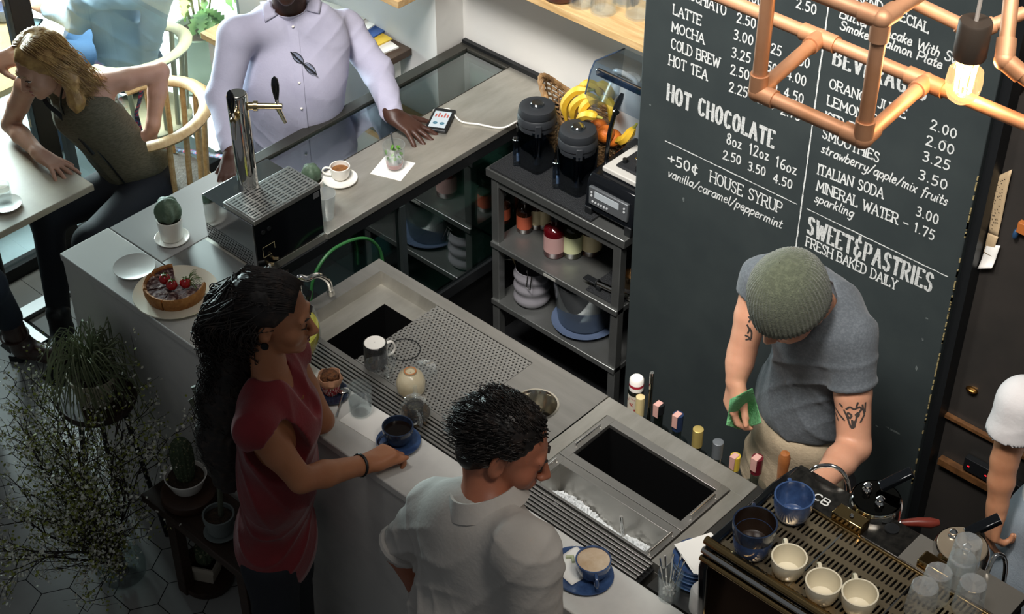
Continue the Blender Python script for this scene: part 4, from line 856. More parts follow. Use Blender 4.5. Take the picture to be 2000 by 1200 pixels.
# items drying on the draining plate
t=thing('mug','black mug standing upside down with a white base beside the sink','mug',at(735,712));MB().lathe([(.036,0),(.037,.05),(.036,.085),(.033,.088),(.033,.0)],n=36,cap=False).build('body',mat('black_glaze','17181a',.25,coat=.4),t)
MB().lathe([(.001,.089),(.031,.089),(.0335,.086)],n=32,cap=False).build('base',white,t);MB().tube(handle_pts(.036,.088,Vector((.45,.9)).normalized()),.005,8,flat=.7).build('handle',white,t)
t=thing('glass_teapot','upturned clear glass pot leaning beside the black mug','teapot',at(745,722));MB().lathe([(.03,.001),(.047,.022),(.045,.045),(.028,.062),(.001,.064)],n=36,cap=False).build('body',glass,t);MB().tube(handle_pts(.045,.06,(.9,-.4)),.004,8).build('handle',glass,t)
t=thing('glass_dome','clear glass lid lying on the draining plate near the strainer','lid',at(829,724));MB().lathe([(.04,.001),(.036,.012),(.008,.02),(.006,.03),(.01,.036),(.001,.04)],n=32,cap=False).build('dome',glass,t)
o=thing('bowl','cream glazed bowl turned upside down on the draining plate','bowl',at(803,760));MB().lathe([(.042,.001),(.0445,.03),(.036,.055),(.02,.066),(.019,.072),(.015,.072),(.014,.067),(.001,.066)],n=40,cap=False).build('body',mat('cream_glaze','c9bfa4',.3,noise=(8,'a89a7c'),coat=.4),o);MB().lathe([(.0192,.068),(.0192,.0725),(.0150,.0725),(.0150,.068)],n=32,cap=False).build('foot_ring',mat('bare_clay','a2673c',.8),o)
t=thing('glass_teapot','round glass teapot with dark tea leaves in its infuser on the drip rail','teapot',at(812,818)+Vector((0,0,.001)))
MB().lathe([(.001,.001),(.034,0),(.047,.02),(.048,.035),(.036,.058),(.03,.066),(.033,.07)],n=40,cap=False).build('body',glass,t);MB().lathe([(.001,.004),(.033,.004),(.044,.02),(.044,.028),(.001,.028)],n=32).build('tea',glassmat('tea_amber','b89a4a',.08,.05,.3),t)
MB().lathe([(.001,.012),(.022,.012),(.026,.056)],n=28,cap=False).build('infuser',glassmat('infuser_glass','8b877a',.1,.05,.4),t);MB().lathe([(.001,.014),(.021,.014),(.0235,.044),(.001,.048)],n=24).build('tea_leaves',mat('tea_leaves','1f1c15',.9,noise=(120,'4c4734',.5,.65),bump=(150,1)),t)
p=MB().lathe([(.033,.07),(.02,.076),(.001,.078)],n=32,cap=False).build('lid',glass,t);MB().lathe([(.004,.077),(.005,.084),(.009,.09),(.006,.098),(.001,.1)],n=20).build('knob',glass,p)
MB().tube(handle_pts(.046,.07,(.85,-.5),1.1),.004,8).build('handle',glass,t);MB().tube([(-.028,.028,.035),(-.045,.045,.05),(-.05,.05,.066)],[.009,.007,.006],10).build('spout',glass,t)
# plate with latte at the right
c=at(1130,1116);c=Vector((-1.875,2.285,H+.0005));M=Matrix(((1,0,0),(0,1,0),(0,0,1)))
o=MB().lathe([(.001,0),(.05,0),(.06,.002),(.078,.009),(.08,.01),(.078,.012),(.06,.006),(.001,.005)],n=48,M=Matrix(((1.18,0,0),(0,1.0,0),(0,0,1))),cap=False).build('oval_plate',blueglaze);o.location=c;tag(o,'long blue oval plate holding the latte and a napkin','plate')
o=MB().surf(lambda u,v:(-.06+.10*u,-.05+.1*v,.0075+.002*math.sin(5*u)+.002*math.cos(6*v)),10,10).build('napkin',paper,solid=.0008);o.location=c+Vector((-.018,0,.001));o.rotation_euler=(0,0,-.12);tag(o,'white napkin on the blue oval plate under the latte','napkin')
cup('latte_cup','blue cup full of latte on the oval plate behind the man in white','%s'%'' or c+Vector((.03,.014,.010)),.048,.056,blueglaze,(.75,-.66),latte,level=.92)
t=thing('lime_wedge','small heap of lime peel on the napkin beside the latte','food',c+Vector((-.045,.006,.0105)));b=MB();b.tube([(-.014,0,.004),(0,.012,.006),(.014,0,.004)],.005,8);b.build('peel',mat('lime_peel','b9bf9a',.5),t)
# yellow globe jar behind the woman, faucet, hose
J=Vector((-3.13,2.42,H+.001));J=P(542,648,H+.13);J=Vector((J.x,J.y,H+.001))
t=thing('glass_jar','big globe glass jar of yellow lemonade beside the sink','jar',J);R=.13
MB().lathe([(.001,.001)]+[(max(.001,R*math.sin(u)),R-R*math.cos(u)) for u in [k*.13+.5 for k in range(17)]]+[(R*.42,R*2),(R*.44,R*2.02)],n=44,cap=False).build('body',glass,t)
MB().lathe([(.001,.008)]+[((R-.004)*math.sin(u),R-(R-.004)*math.cos(u)) for u in [k*.12+.45 for k in range(11)]]+[(.001,R-(R-.004)*math.cos(1.65))],n=40).build('lemonade',mat('lemonade','c9bd45',.2,trans=.35,ior=1.33),t)
FB=Vector((-3.238,2.505,H));F1=PY(618,600,2.505)
t=thing('faucet','chrome gooseneck tap with a lever at the corner of the sink','tap',FB)
fx=PX(592,560,-3.24);f=[FB,FB+Vector((0,0,.10))]
pts=[Vector((FB.x,FB.y,H+.03)),Vector((FB.x,FB.y,H+.14)),PY(600,545,FB.y+.02),PY(620,538,FB.y+.06),PY(640,549,FB.y+.10),PY(646,570,FB.y+.11)]
b=MB();b.tube(spline(pts,6),.0095,12);b.build('spout',chrome,t,w=True);MB().cyl(pts[-1]+Vector((0,0,.008)),pts[-1]-Vector((0,0,.012)),.012).build('aerator',chrome,t,w=True)
MB().lathe([(.03,0),(.03,.006),(.02,.012),(.018,.05),(.022,.055),(.014,.07)],n=24).build('base',chrome,t)
MB().tube([(.0,.0,.05),(.04,-.02,.055),(.045,-.022,.06)],.008,8).build('valve',chrome,t);MB().tube([(.043,-.02,.055),(.04,.0,.085),(.036,.014,.105)],[.006,.008,.007],8).build('lever',gloss,t)
o=thing('garden_hose','thin green hose arching in front of the display counter','hose',(-3.43,2.75,.6))
MB().tube(spline([PX(607,600,-3.44),PX(612,545,-3.44),PX(640,497,-3.44),PX(680,472,-3.44),PX(715,466,-3.44),PX(738,482,-3.44),PX(747,508,-3.44),PX(748,545,-3.44)],6),.006,8).build('tube',mat('green_hose','2f6b38',.45),o,w=True)
# ---- speed rail bottles
MB_y=2.945
t=thing('speed_rail','dark steel bottle rail along the back of the worktop','rail',(-1.9,MB_y,.70));b=MB();b.box(-2.3,-1.42,2.875,3.0,.70,.71);b.box(-2.3,-1.42,2.992,3.0,.71,.80);b.build('tray',blk,t,w=True)
def capped(label,px,py,r,h,gm,capm,y=MB_y,seal=None,nr=.36,caph=.12):
    tp=PY(px,py,y);z=.7105;hh=tp.z-z
    t=bottle(label,(tp.x,y,z),r,hh,gm,None,capm,nr,.32,'bottles in the rail behind the worktop',caph=caph*.3/hh)
    R=r*nr*1.18;w_=r*nr*.7
    if seal: MB().box(-w_,w_,-R-.0015,R*.5,hh+.0005,hh+.0025).box(-w_,w_,-R-.0015,-R+.001,hh-.045,hh+.0025).build('tax_seal',seal,t,bevel=.001)
    return t
clr=glassmat('bottle_clear','c5cfcd',.12,.04,.7);dkg=mat('dark_bottle','101512',.1,coat=.5);pinkl=mat('pink_seal','c79a90',.6)
goldm=mat('gold_foil','c9b26a',.35,.5);navy=mat('navy_cap','20304f',.3);greyc=mat('grey_cap2','6d7276',.35,.3);yelc=mat('yellow_cap','c9ae3e',.4);redc=mat('dark_red_cap','5e1822',.35)
capped('bottle with a tall cream coloured cap at the left of the rail',1251,775,.036,.3,dkg,mat('cream_cap','c9b886',.5),caph=.25,nr=.32)
capped('dark bottle with a flat black cap next along the rail',1288,788,.038,.3,dkg,blk,seal=pinkl)
capped('clear bottle with a navy cap and pink seal in the rail',1325,809,.038,.3,clr,navy,seal=pinkl,caph=.2)
capped('bottle with a banded gold cap in the middle of the rail',1364,838,.038,.3,dkg,goldm,caph=.22,seal=None)
capped('clear bottle with a plain grey cap in the rail',1403,863,.038,.3,clr,greyc,caph=.2)
capped('bottle with a yellow and pink sealed cap in the rail',1437,890,.036,.3,clr,yelc,seal=pinkl,caph=.18)
capped('clear bottle with a dark red cap at the right of the rail',1480,893,.04,.3,clr,redc,seal=pinkl,caph=.2)
tp=PY(1240,741,MB_y+.02);t=thing('spice_shaker','white topped glass shaker with a red band behind the worktop','shaker',(tp.x,MB_y+.03,.71));hh=tp.z-.71
MB().lathe([(.001,0),(.024,0),(.024,hh-.05),(.02,hh-.04)],cap=False).build('body',clr,t);MB().lathe([(.022,hh-.045),(.022,hh-.005),(.018,hh),(.001,hh)]).build('cap',white,t);MB().lathe([(.0225,hh-.03),(.0225,hh-.02)],cap=False).build('red_band',mat('red_band','a52535',.5),t);MB().lathe([(.0245,hh*.3),(.0245,hh-.06)],cap=False).build('paper_label',mat('pale_label','c3b9a8',.7,noise=(60,'a0453d',.55,.6)),t)
tp=PY(1255,737,MB_y);t=thing('bar_spoon','slim steel bar tool standing upright beside the shaker','tool',(tp.x+.008,MB_y+.035,.71));MB().tube([(0,0,0),(0,0,tp.z-.71)],.0065,10).build('handle',chrome,t)
# ================================================================ espresso machine
MZ=1.40;mx0,mx1,my0,my1=-1.48,-.845,2.29,2.555
t=thing('espresso_machine','large chrome and black two group espresso machine at the end of the bar','coffee machine',((mx0+mx1)/2,2.46,H))
brz=mat('bronze_chrome','a58a5e',.15,1)
MB().box(mx0+.02,mx1,my0+.03,2.66,H+.03,MZ-.04).build('body',gloss,t,w=True,bevel=.01)
b=MB();b.prism([(my0-.005,MZ+.012),(my0-.03,MZ-.06),(my0-.012,MZ-.28),(my0+.04,H+.03),(2.66,H+.03),(2.66,MZ-.01),(my1,MZ+.012)],mx0-.012,mx0+.012,Matrix(((0,0,1),(1,0,0),(0,1,0))));b.build('side_panel',gloss,t,w=True,bevel=.006)
for k,(y,z,r_) in enumerate(((my0-.004,MZ+.012,.011),(my0-.012,MZ-.016,.009),(my0-.018,MZ-.038,.008))): MB().cyl((mx0-.014,y,z),(mx1+.02,y,z),r_,n=16).build('front_rail',brz if k!=1 else chrome,t,w=True)
MB().box(mx0+.012,mx1,my0-.012,my0-.004,MZ-.24,MZ-.05).build('front_panel',mat('mirror_bronze','4d3a2c',.1,.9),t,w=True)
MB().box(mx0+.012,mx1,my0-.03,my0,MZ-.30,MZ-.255).build('front_trim',brz,t,w=True,bevel=.006)
MB().box(mx0+.006,mx1,my0,my1,MZ-.003,MZ).build('cup_rack',perf('rack_slots','b8a688',.9,.25,.0125,.047,.0031,slot=.0125,axes=(0,1),stag=True),t,w=True)
MB().box(mx0+.006,mx1,my0,my1,MZ-.035,MZ-.03).build('rack_well',mat('rack_well','23211f',.4,.5),t,w=True)
for x in (-1.27,-1.06): MB().box(x-.002,x+.002,my0,my1,MZ-.001,MZ+.001).build('rack_divider',chrome,t,w=True)
MB().box(mx0,mx1,my1,2.66,MZ-.03,MZ+.002).build('top_panel',mat('brushed_black_top','3b3a38',.22,.9,noise=(60,'57544f')),t,w=True,bevel=.004)
MB().box(-1.13,mx1,my1+.002,2.658,MZ+.0022,MZ+.004).build('top_plate',mat('pale_top','9f9b93',.3,.7),t,w=True)
MB().cyl((-1.19,2.625,MZ+.001),(-1.19,2.625,MZ+.006),.018).build('filler_cap',blk,t,w=True)
b=MB();b.cyl((mx0+.02,my1-.005,MZ),(mx1,my1-.005,MZ),.005);b.build('rear_rail',brz,t,w=True)
# white letters on the black top panel
cl=MB();LP=P(1592,968,MZ+.003);
for ch,ox in (('C',0),('B',.024)):
    for st in GL[ch].split('|')[1:]:
        pl=[tuple(map(float,u.split(','))) for u in st.split()]
        cl.tube([(LP.x+ox+u*.03,LP.y-.012+v*.022,MZ+.0035) for u,v in pl],.0022,5,flat=.4,up=(0,0,1))
cl.build('logo_lettering',mat('logo_white','c9c9c4',.6),t,w=True)
def group(px,py,lid,first):
    c=P(px,py,MZ+.03);r=.062;z=MZ+.03
    g=MB().lathe([(.03,z-.2),(r*.8,z-.11),(r*1.06,z-.08),(r*1.06,z-.012),(r*.98,z-.002)],(c.x,c.y,0),40,cap=False).build('group_head',chrome,t,w=True)
    MB().lathe([(.001,z),(r*.92,z),(r*.96,z-.003)],(c.x,c.y,0),40,cap=False).build('group_lid',lid,g,w=True)
    for dx,dy in ((-.03,.004),(.018,-.014)): MB().lathe([(.011,z),(.012,z+.006),(.008,z+.012),(.010,z+.02),(.004,z+.027),(.001,z+.027)],(c.x+dx,c.y+dy,0),16).build('bolt',chrome,g,w=True)
    M=rot('Z',.85)@rot('Y',-.55);MB().box(-.012,.075,-.014,.014,-.008,.008,M,(c.x+.0,c.y+.03,z+.02)).build('lever',gloss,g,w=True,bevel=.003)
    MB().box(c.x-.055,c.x+.03,c.y-r-.05,c.y-r-.008,z-.075,z-.002).build('valve_block',brz,g,w=True,bevel=.004);MB().lathe([(.006,z),(.004,z+.004),(.001,z+.005)],(c.x-.01,c.y-r-.03,0),12).build('screw',chrome,g,w=True)
    return c
g1=group(1712,972,mat('mirror_black','33322f',.06,1),1);g2=group(1880,1064,mat('warm_lid','b3a48f',.35,.6),0)
o=thing('portafilter','red brown wooden portafilter handle behind the left group','handle',g1+Vector((.06,.03,-.07)));MB().tube([(0,0,0),(.03,.03,.0),(.055,.05,.0),(.07,.065,0)],[.008,.012,.014,.008],12).build('handle',mat('red_wood','6a2a20',.35),o);MB().cyl((-.03,-.02,0),(0,0,0),.008).build('neck',chrome,o)
b=MB();b.tube(spline([PY(1566,960,2.66),PY(1572,935,2.66),PY(1592,914,2.66),PY(1622,910,2.67),PY(1645,922,2.68),PY(1656,945,2.68),PY(1658,975,2.68),PY(1656,1003,2.68)],6),.0055,10);b.build('steam_pipe',chrome,t,w=True)
b=MB();b.tube(spline([PY(1919,1148,2.66),PY(1930,1115,2.66),PY(1945,1086,2.68),PY(1960,1088,2.70),PY(1964,1110,2.70),PY(1958,1150,2.69),PY(1948,1190,2.68)],6),.0055,10);b.build('steam_pipe',chrome,t,w=True)
# crockery on the machine
def up(px,py,z): v=P(px,py,z);return Vector((v.x,v.y,MZ+.0005))
ZR=MZ+.075
CU=up(1475,1022,ZR+.028)
cup('blue_cup','dark blue cup under another at the left end of the cup rack',CU,.049,.07,blueglaze,None,None,group='cups on the espresso machine',foot=.62)
cup('blue_cup','upper dark blue cup stacked on another at the left end of the cup rack',CU+Vector((0,0,.03)),.053,.076,darkglaze,(-.62,.78),None,group='cups on the espresso machine',foot=.6,inner=mat('brown_glaze','241a14',.25))
cup('blue_cup','single bright blue cup at the back of the cup rack near the tamper',up(1552,968,ZR),.049,.075,blueglaze,(-.7,.7),None,group='cups on the espresso machine',foot=.62)
for px,py,lb in ((1542,1088,'cream cup nearest the stacked blue cups on the rack'),(1609,1136,'middle one of three cream cups on the rack'),(1680,1158,'cream cup furthest right on the rack beside the glasses')): cup('cream_cup',lb,up(px,py,MZ+.058),.0425,.058,cream,(-.68,.73),None,group='cups on the espresso machine',foot=.6,hs=1.1)
q=random.Random(9)
for px,py,z,lb in ((1868,1142,0,'upturned clear tumbler under the topmost one'),(1872,1138,.05,'topmost upturned tumbler of the glass stack'),(1822,1168,0,'upturned clear tumbler left of the stacked pair'),(1795,1196,0,'upturned clear tumbler at the bottom edge of the picture'),(1888,1190,0,'upturned clear tumbler in front of the stacked pair')):
    c=P(px,py,MZ+.0);o=thing('tumbler',lb+' on the machine top','glass',(c.x,min(max(c.y,my0+.05),2.6),MZ+.0045+z),0,'upturned glasses on the espresso machine');MB().lathe([(.036,0),(.0345,.03),(.031,.085),(.028,.088),(.001,.086)],n=12,cap=False).build('glass_body',glassmat('cut_glass','f6f8f8',.14,.03,.5,.16),o,flat=True)
# left of the machine
c=Vector((-1.645,2.535,H+.0005));bx=at(1357,1128)
for k in range(6): 
    o=plate('blue_saucer',('lowest blue saucer of the stack left of the espresso machine','second blue saucer from the bottom of the stack','third blue saucer from the bottom of the stack','fourth blue saucer from the bottom of the stack','fifth blue saucer from the bottom of the stack','top blue saucer of the stack, under the white napkins')[k],(bx.x+.002*(k%2),bx.y,H+.0005+.0135*k),.066,.0125,blueglaze if k%2 else mat('light_blue_glaze','5d78a2',.25,coat=.4),group='stack of blue saucers')
for k in range(3):
    o=MB().box(-.055,.055,-.055,.055,0,.001).build('napkin',paper);o.location=(bx.x+.012+.003*k,bx.y+.006,H+.0995+.0014*k);o.rotation_euler=(0,0,-.42+.03*k);tag(o,('lowest','middle','top')[k]+' white napkin lying on the stack of blue saucers','napkin','napkins on the saucers')
SG=at(1306,1166);t=thing('spoon_glass','clear tumbler holding a bunch of teaspoons at the end of the drip rail','glass',SG);tumbler(t,.034,.09,b0=.82)
q=random.Random(12)
for k in range(9):
    a=k*.7;o=thing('teaspoon',('teaspoon in the tumbler leaning left at the front','teaspoon in the tumbler leaning forward','teaspoon in the tumbler leaning right at the front','teaspoon in the tumbler leaning right','teaspoon in the tumbler leaning right at the back','teaspoon in the tumbler standing upright at the back','teaspoon in the tumbler leaning left at the back','teaspoon in the tumbler leaning left','teaspoon in the middle of the tumbler')[k],'spoon',SG+Vector((.010*math.cos(a),.010*math.sin(a),.012)),0,'teaspoons in the tumbler')
    d=Vector((.022*math.cos(a),.022*math.sin(a),.115+q.uniform(0,.02)));MB().tube([(0,0,.01),d*.6,d],[.0022,.002,.0035],6,flat=.6).build('handle',chrome,o);MB().ell((0,0,.012),(.009,.004,.012),12,8,rot('Z',a)).build('bowl',chrome,o)
c=at(1372,1188);o=thing('paper_cup','plain white cup at the bottom edge left of the espresso machine','cup',c);MB().lathe([(.036,0),(.036,.06),(.033,.07),(.03,.075),(.001,.075)],n=32).build('body',mat('white_cup','c9c6c2',.5),o)
c=P(1524,985,H);tp=zat((c.x,c.y,0),884);t=thing('muddler','turned wooden muddler standing between the bottles and the espresso machine','tool',(c.x,2.84,H+.0005));hh=zat((c.x,2.84,0),884)-H
MB().lathe([(.001,0),(.024,0),(.024,.018),(.010,.022),(.010,.03)],n=24).build('base',chrome,t);MB().lathe([(.010,.03),(.012,hh*.4),(.0155,hh*.75),(.017,hh*.9),(.012,hh*.98),(.001,hh)],n=20).build('handle',mat('muddler_wood','a4683a',.4,noise=(20,'875028')),t)
# ================================================================ guest table, chair
t=thing('cafe_table','pale topped cafe table by the window where the blonde woman leans','table',(-4.95,2.35,0));TZ=.75
MB().box(-5.24,-4.633,2.05,2.668,TZ-.028,TZ).build('tabletop',mat('table_laminate','a99b86',.45,noise=(5,'98897a')),t,w=True,bevel=.003)
MB().cyl((-5.03,2.40,.02),(-5.03,2.40,TZ-.028),.026).build('column',blk,t,w=True);MB().box(-5.25,-4.82,2.37,2.44,0,.018).build('foot',mat('steel_foot','8c8c8c',.35,.8),t,w=True,bevel=.003);MB().box(-5.07,-5.0,2.16,2.68,0,.019).build('foot',MATS['steel_foot'],t,w=True,bevel=.003)
c=P(12,402,TZ);plate('saucer','white saucer at the left edge on the pale cafe table',(c.x,c.y,TZ+.0005),.06,.008,white,cat='saucer');cup('latte_glass','glass of milky coffee on the saucer at the left edge','%s'%'' or (c.x-.01,c.y+.005,TZ+.007),.03,.08,glass,None,latte,foot=.8,level=.75)
# bow back chair
def bow_chair(label,loc,rz,cushion=True,wood=pine):
    t=thing('wooden_chair',label,'chair',loc,rz,None)
    MB().lathe([(.001,.43),(.19,.43),(.205,.44),(.205,.452),(.19,.46),(.001,.458)],n=40,M=Matrix(((1.0,0,0),(0,1.02,0),(0,0,1)))).build('seat',wood,t)
    for sx in (-1,1):
        for sy in (-1,1): MB().cyl((sx*.13,sy*.13,.435),(sx*.19,sy*.19,0),.017,.012,12).build('leg',wood,t)
    R_=.225;n=15;arc=[(R_*math.cos(a),R_*math.sin(a)+.0,.80+.03*math.sin(a)) for a in [PI*-.08+PI*1.16*i/(n-1) for i in range(n)]]
    b=MB();b.tube(arc,.031,10,flat=.55,up=(0,0,1));b.build('back_rail',wood,t)
    for i in range(9):
        a=PI*.04+PI*.92*i/8;MB().tube([(.185*math.cos(a),.185*math.sin(a),.455),(.215*math.cos(a),.215*math.sin(a),.79+.03*math.sin(a))],.0115,8).build('spindle',wood,t)
    if cushion: MB().lathe([(.001,.462),(.17,.462),(.195,.475),(.19,.49),(.15,.502),(.001,.505)],n=36).build('cushion',mat('grey_felt','77726b',.95,noise=(60,'655f58'),bump=(120,.5)),t)
    return t
CC=Vector((-4.80,3.07,0));bow_chair('pale wooden bow back chair with a grey cushion under the blonde woman',CC,-.45)
# bag with floral strap on the chair
t=thing('shoulder_bag','dark bag with a floral embroidered strap hanging behind the wooden chair','bag',(CC.x+.15,CC.y+.28,.32))
flor=bpy.data.materials.new('floral_band');flor.use_nodes=True;nt=flor.node_tree;vo=nt.nodes.new('ShaderNodeTexVoronoi');vo.inputs['Scale'].default_value=38;tc=nt.nodes.new('ShaderNodeTexCoord');nt.links.new(tc.outputs['Object'],vo.inputs[0]);rp=nt.nodes.new('ShaderNodeValToRGB');e=rp.color_ramp.elements;rp.color_ramp.interpolation='CONSTANT';e[0].color=(.8,.75,.55,1);e[1].position=.12;e[1].color=(.45,.03,.08,1)
x=e.new(.42);x.color=(.06,.10,.25,1);x=e.new(.62);x.color=(.02,.02,.03,1);nt.links.new(vo.outputs['Distance'],rp.inputs[0]);nt.links.new(rp.outputs[0],nt.nodes['Principled BSDF'].inputs['Base Color'])
s=SDF();s.box((CC.x+.17,CC.y+.275,.42),(.05,.035,.12),.03);s.build('bag_body',flor,t,h=.006)
MB().tube(spline([PY(278,170,CC.y+.2),PY(272,200,CC.y+.2),PY(268,232,CC.y+.22),PY(300,280,CC.y+.25),(CC.x+.15,CC.y+.27,.52)],6),.012,6,flat=.3).build('strap',flor,t,w=True)
# ================================================================ outside the window
t=thing('cafe_table','pale wooden table outside the window at the top left','table',(-6.3,3.0,-.25));MB().box(-7.2,-5.80,2.6,3.38,.49,.52).build('tabletop',mat('outdoor_wood','ae9268',.5,noise=(5,'9a7f58')),t,w=True)
for x in (-7.1,-5.9):
    for y in (2.67,3.31): MB().box(x-.02,x+.02,y-.02,y+.02,-.25,.49).build('leg',blk,t,w=True)
c=P(10,38,.52);cup('coffee_cup','blue cup on the outdoor table in the top left corner','%s'%'' or (c.x,c.y,.5205),.055,.07,mat('soft_blue_glaze','55698a',.35),(.7,.7))
bow_chair('round backed pale chair outside under the person in the blue shirt',(P(262,75,.6).x,P(262,75,.6).y,-.25),-1.35,False,mat('greyed_wood','b3a788',.5))
c=P(404,160,-.10);t=thing('potted_plant','leafy green plant in a tall pale pot outside the window','plant',(c.x,c.y,-.0995))
MB().lathe([(.001,.0),(.13,.0),(.155,.014),(.15,.016),(.12,.008),(.001,.008)],cap=False).build('saucer',mat('sage_pot','a9b3a0',.6),t);MB().lathe([(.09,.008),(.105,.03),(.14,.29),(.142,.31),(.128,.31),(.12,.27)],n=36,cap=False).build('pot',MATS['sage_pot'],t);MB().lathe([(.001,.285),(.125,.28)],cap=False,n=30).build('soil',soil,t)
leafm=mat('bright_leaf','6f9a3a',.5,noise=(12,'b7b04a',.5,.75));leafd=mat('mid_leaf','4f7f43',.5,noise=(10,'8fae63'))
def leaf(b,p,d,ln,wd,lobed=True,drop=.25,n=7):
    """leaf blade as a curved lobed strip"""
    d=Vector(d).normalized();s=d.cross(Vector((0,0,1)));s=s.normalized() if s.length>1e-4 else Vector((1,0,0));V=[]
    for i in range(n*2+1):
        u=i/(n*2);c=Vector(p)+d*ln*u-Vector((0,0,drop*ln*u*u));w=wd*math.sin(PI*min(1,u*.92+.06))**.7*(1 if not lobed or i%2==0 else .42)
        V+=[c+s*w+Vector((0,0,.15*w)),c,c-s*w+Vector((0,0,.15*w))]
    b.add(V,[q for i in range(n*2) for q in ((3*i,3*i+1,3*i+4,3*i+3),(3*i+1,3*i+2,3*i+5,3*i+4))])
q=random.Random(21)
for k in range(9):
    a=k*.75;p1=Vector((.03*math.cos(a),.03*math.sin(a),.29));top=Vector((.16*math.cos(a)*q.uniform(.5,1.3),.16*math.sin(a)*q.uniform(.5,1.3),.45+q.uniform(0,.35)))
    st=MB();st.tube(spline([p1,p1*.5+top*.5+Vector((0,0,.08)),top],5),.005,6);sto=st.build('stem',mat('leaf_stem','6f7f45',.6),t)
    b=MB()
    for j in range(5):
        aa=a+q.uniform(-1.4,1.4);leaf(b,top,(math.cos(aa),math.sin(aa),q.uniform(-.3,.5)),q.uniform(.14,.24),.035,True,.5)
    b.build('leaf_cluster',leafm if k%2 else leafd,sto)
c=P(398,60,.78);t=thing('side_table','pale topped white side table behind the man in the lavender shirt','table',(c.x+.25,c.y+.25,0));MB().box(c.x,c.x+.32,c.y-.02,c.y+.2,.75,.78).build('tabletop',pine,t,w=True,bevel=.002);MB().box(c.x+.02,c.x+.3,c.y,c.y+.02,0,.75).build('side_panel',white,t,w=True)
# newspapers on the ledge
cols=('d9d6cf','c9a93a','2c4c86','e1dfda','b9b6ae')
for k in range(5):
    o=MB().box(-.13,.13,-.09,.09,0,.006).build('magazine',mat('magazine_%d'%k if 0 else ('cover_'+('white','yellow','blue','pale','grey')[k]),cols[k],.6));o.location=(LX-.18-.05*k,3.815+.006*k,LZ+.0005+.0065*k);o.rotation_euler=(0,0,.1*k-.15)
    tag(o,('pale newspaper at the bottom of the pile','yellow covered magazine second from the bottom of the pile','blue covered magazine in the middle of the pile','white newspaper second from the top of the pile','grey magazine on top of the pile')[k]+' on the window ledge','magazine','papers on the window ledge')
# ================================================================ right hand fittings
WY_=3.655
a=PY(1838,803,WY_);bq=PY(1955,862,WY_);tr=mat('copper_trim','6d4a2c',.4,noise=(30,'4f351f'))
struct(MB().box(a.x,2.2,WY_-.012,3.659,a.z-.006,a.z+.006).build('trim_3',tr))
a2=PY(1838,895,WY_);struct(MB().box(a2.x,2.2,WY_-.02,3.659,a2.z-.012,a2.z+.012).build('trim_4',tr))
c=PY(1898,762,WY_);t=thing('drawer_knob','small brass cup handle on the dark cabinet right of the chalkboard','handle',c);MB().ell((0,0,0),(.02,.014,.008)).build('cup',mat('old_brass','a87a3f',.25,1),t)
c=PY(1915,905,WY_);t=thing('control_box','black electronic box with two red lights on the dark cabinet','device',c+Vector((0,0,-.02)));MB().box(-.045,.2,-.02,.004,-.02,.03).build('case',blk,t,bevel=.002)
for dx in (-.03,.03): MB().box(dx,dx+.006,-.021,-.0195,.0,.004).build('indicator',mat('red_led','a01820',.4,emit=('ff2030',1.5)),t)
def slip(name,label,pts,mt,curl=0):
    a,b_,c,d=[PY(x,y,WY_-.006) for x,y in pts];o=MB();o.surf(lambda u,v:(lerp(lerp(a,b_,u),lerp(d,c,u),v)+Vector((0,-.012*curl*v*v-.002*math.sin(6*v),0))),6,12);o=o.build(name,mt,solid=.0006);tag(o,label,'paper','slips on the dark cabinet');return o
note=mat('yellowed_slip','b79f7d',.8);
r=slip('receipt','long handwritten order slip pinned to the dark cabinet',((1946,345),(1977,331),(1948,465),(1930,455)),note)
b=MB();q=random.Random(6)
for k in range(16):
    v=.08+k*.055;p0=PY(lerp(1949,1932,v),lerp(347,455,v),WY_-.0085);p1=PY(lerp(1970,1946,v),lerp(337,460,v),WY_-.0085);f=q.uniform(.4,.95)
    for j in range(4):
        if q.random()<.5: u=lerp(p0,p1,j*.24*f+.05);w_=(p1-p0)*.16*f;b.box(u.x,u.x+w_.x,u.y-.0006,u.y,u.z-.001,u.z+.0008)
b.build('handwriting',mat('pen_ink','2b2724',.7),r,flat=True)
slip('receipt','plain lower half of the order slip, curling at the bottom',((1930,455),(1950,463),(1938,500),(1922,492)),note,.4);slip('receipt','loose pale torn slip at the bottom of the others',((1927,478),(1954,480),(1942,520),(1914,521)),paper,1.2)
c=PY(1997,438,WY_);t=thing('wooden_peg','small orange brown wooden block at the right edge on the cabinet','block',c);MB().box(-.006,.05,-.02,0,-.02,.015).build('block',mat('peg_wood','a8622f',.5),t,bevel=.002)
c=PY(1988,453,WY_);o=MB().ell((0,0,0),(.008,.012,.018)).build('blue_clip',mat('blue_plastic','23405f',.4));o.location=c+Vector((0,-.012,0));tag(o,'small blue clip under the wooden block at the right edge','clip')
c=PY(1962,172,3.64);t=thing('hinge_plate','pale metal hinge plate beside the top right of the chalkboard','hinge',c);M=rot('Y',-.5);MB().box(-.03,.03,-.004,.004,-.012,.012,M,(0,0,0)).build('plate',mat('zinc','a9a59a',.4,.9),t)
for k in (-.02,0,.02): MB().cyl(M@Vector((k,-.006,0)),M@Vector((k,-.003,0)),.0025,n=8).build('screw',blk,t)
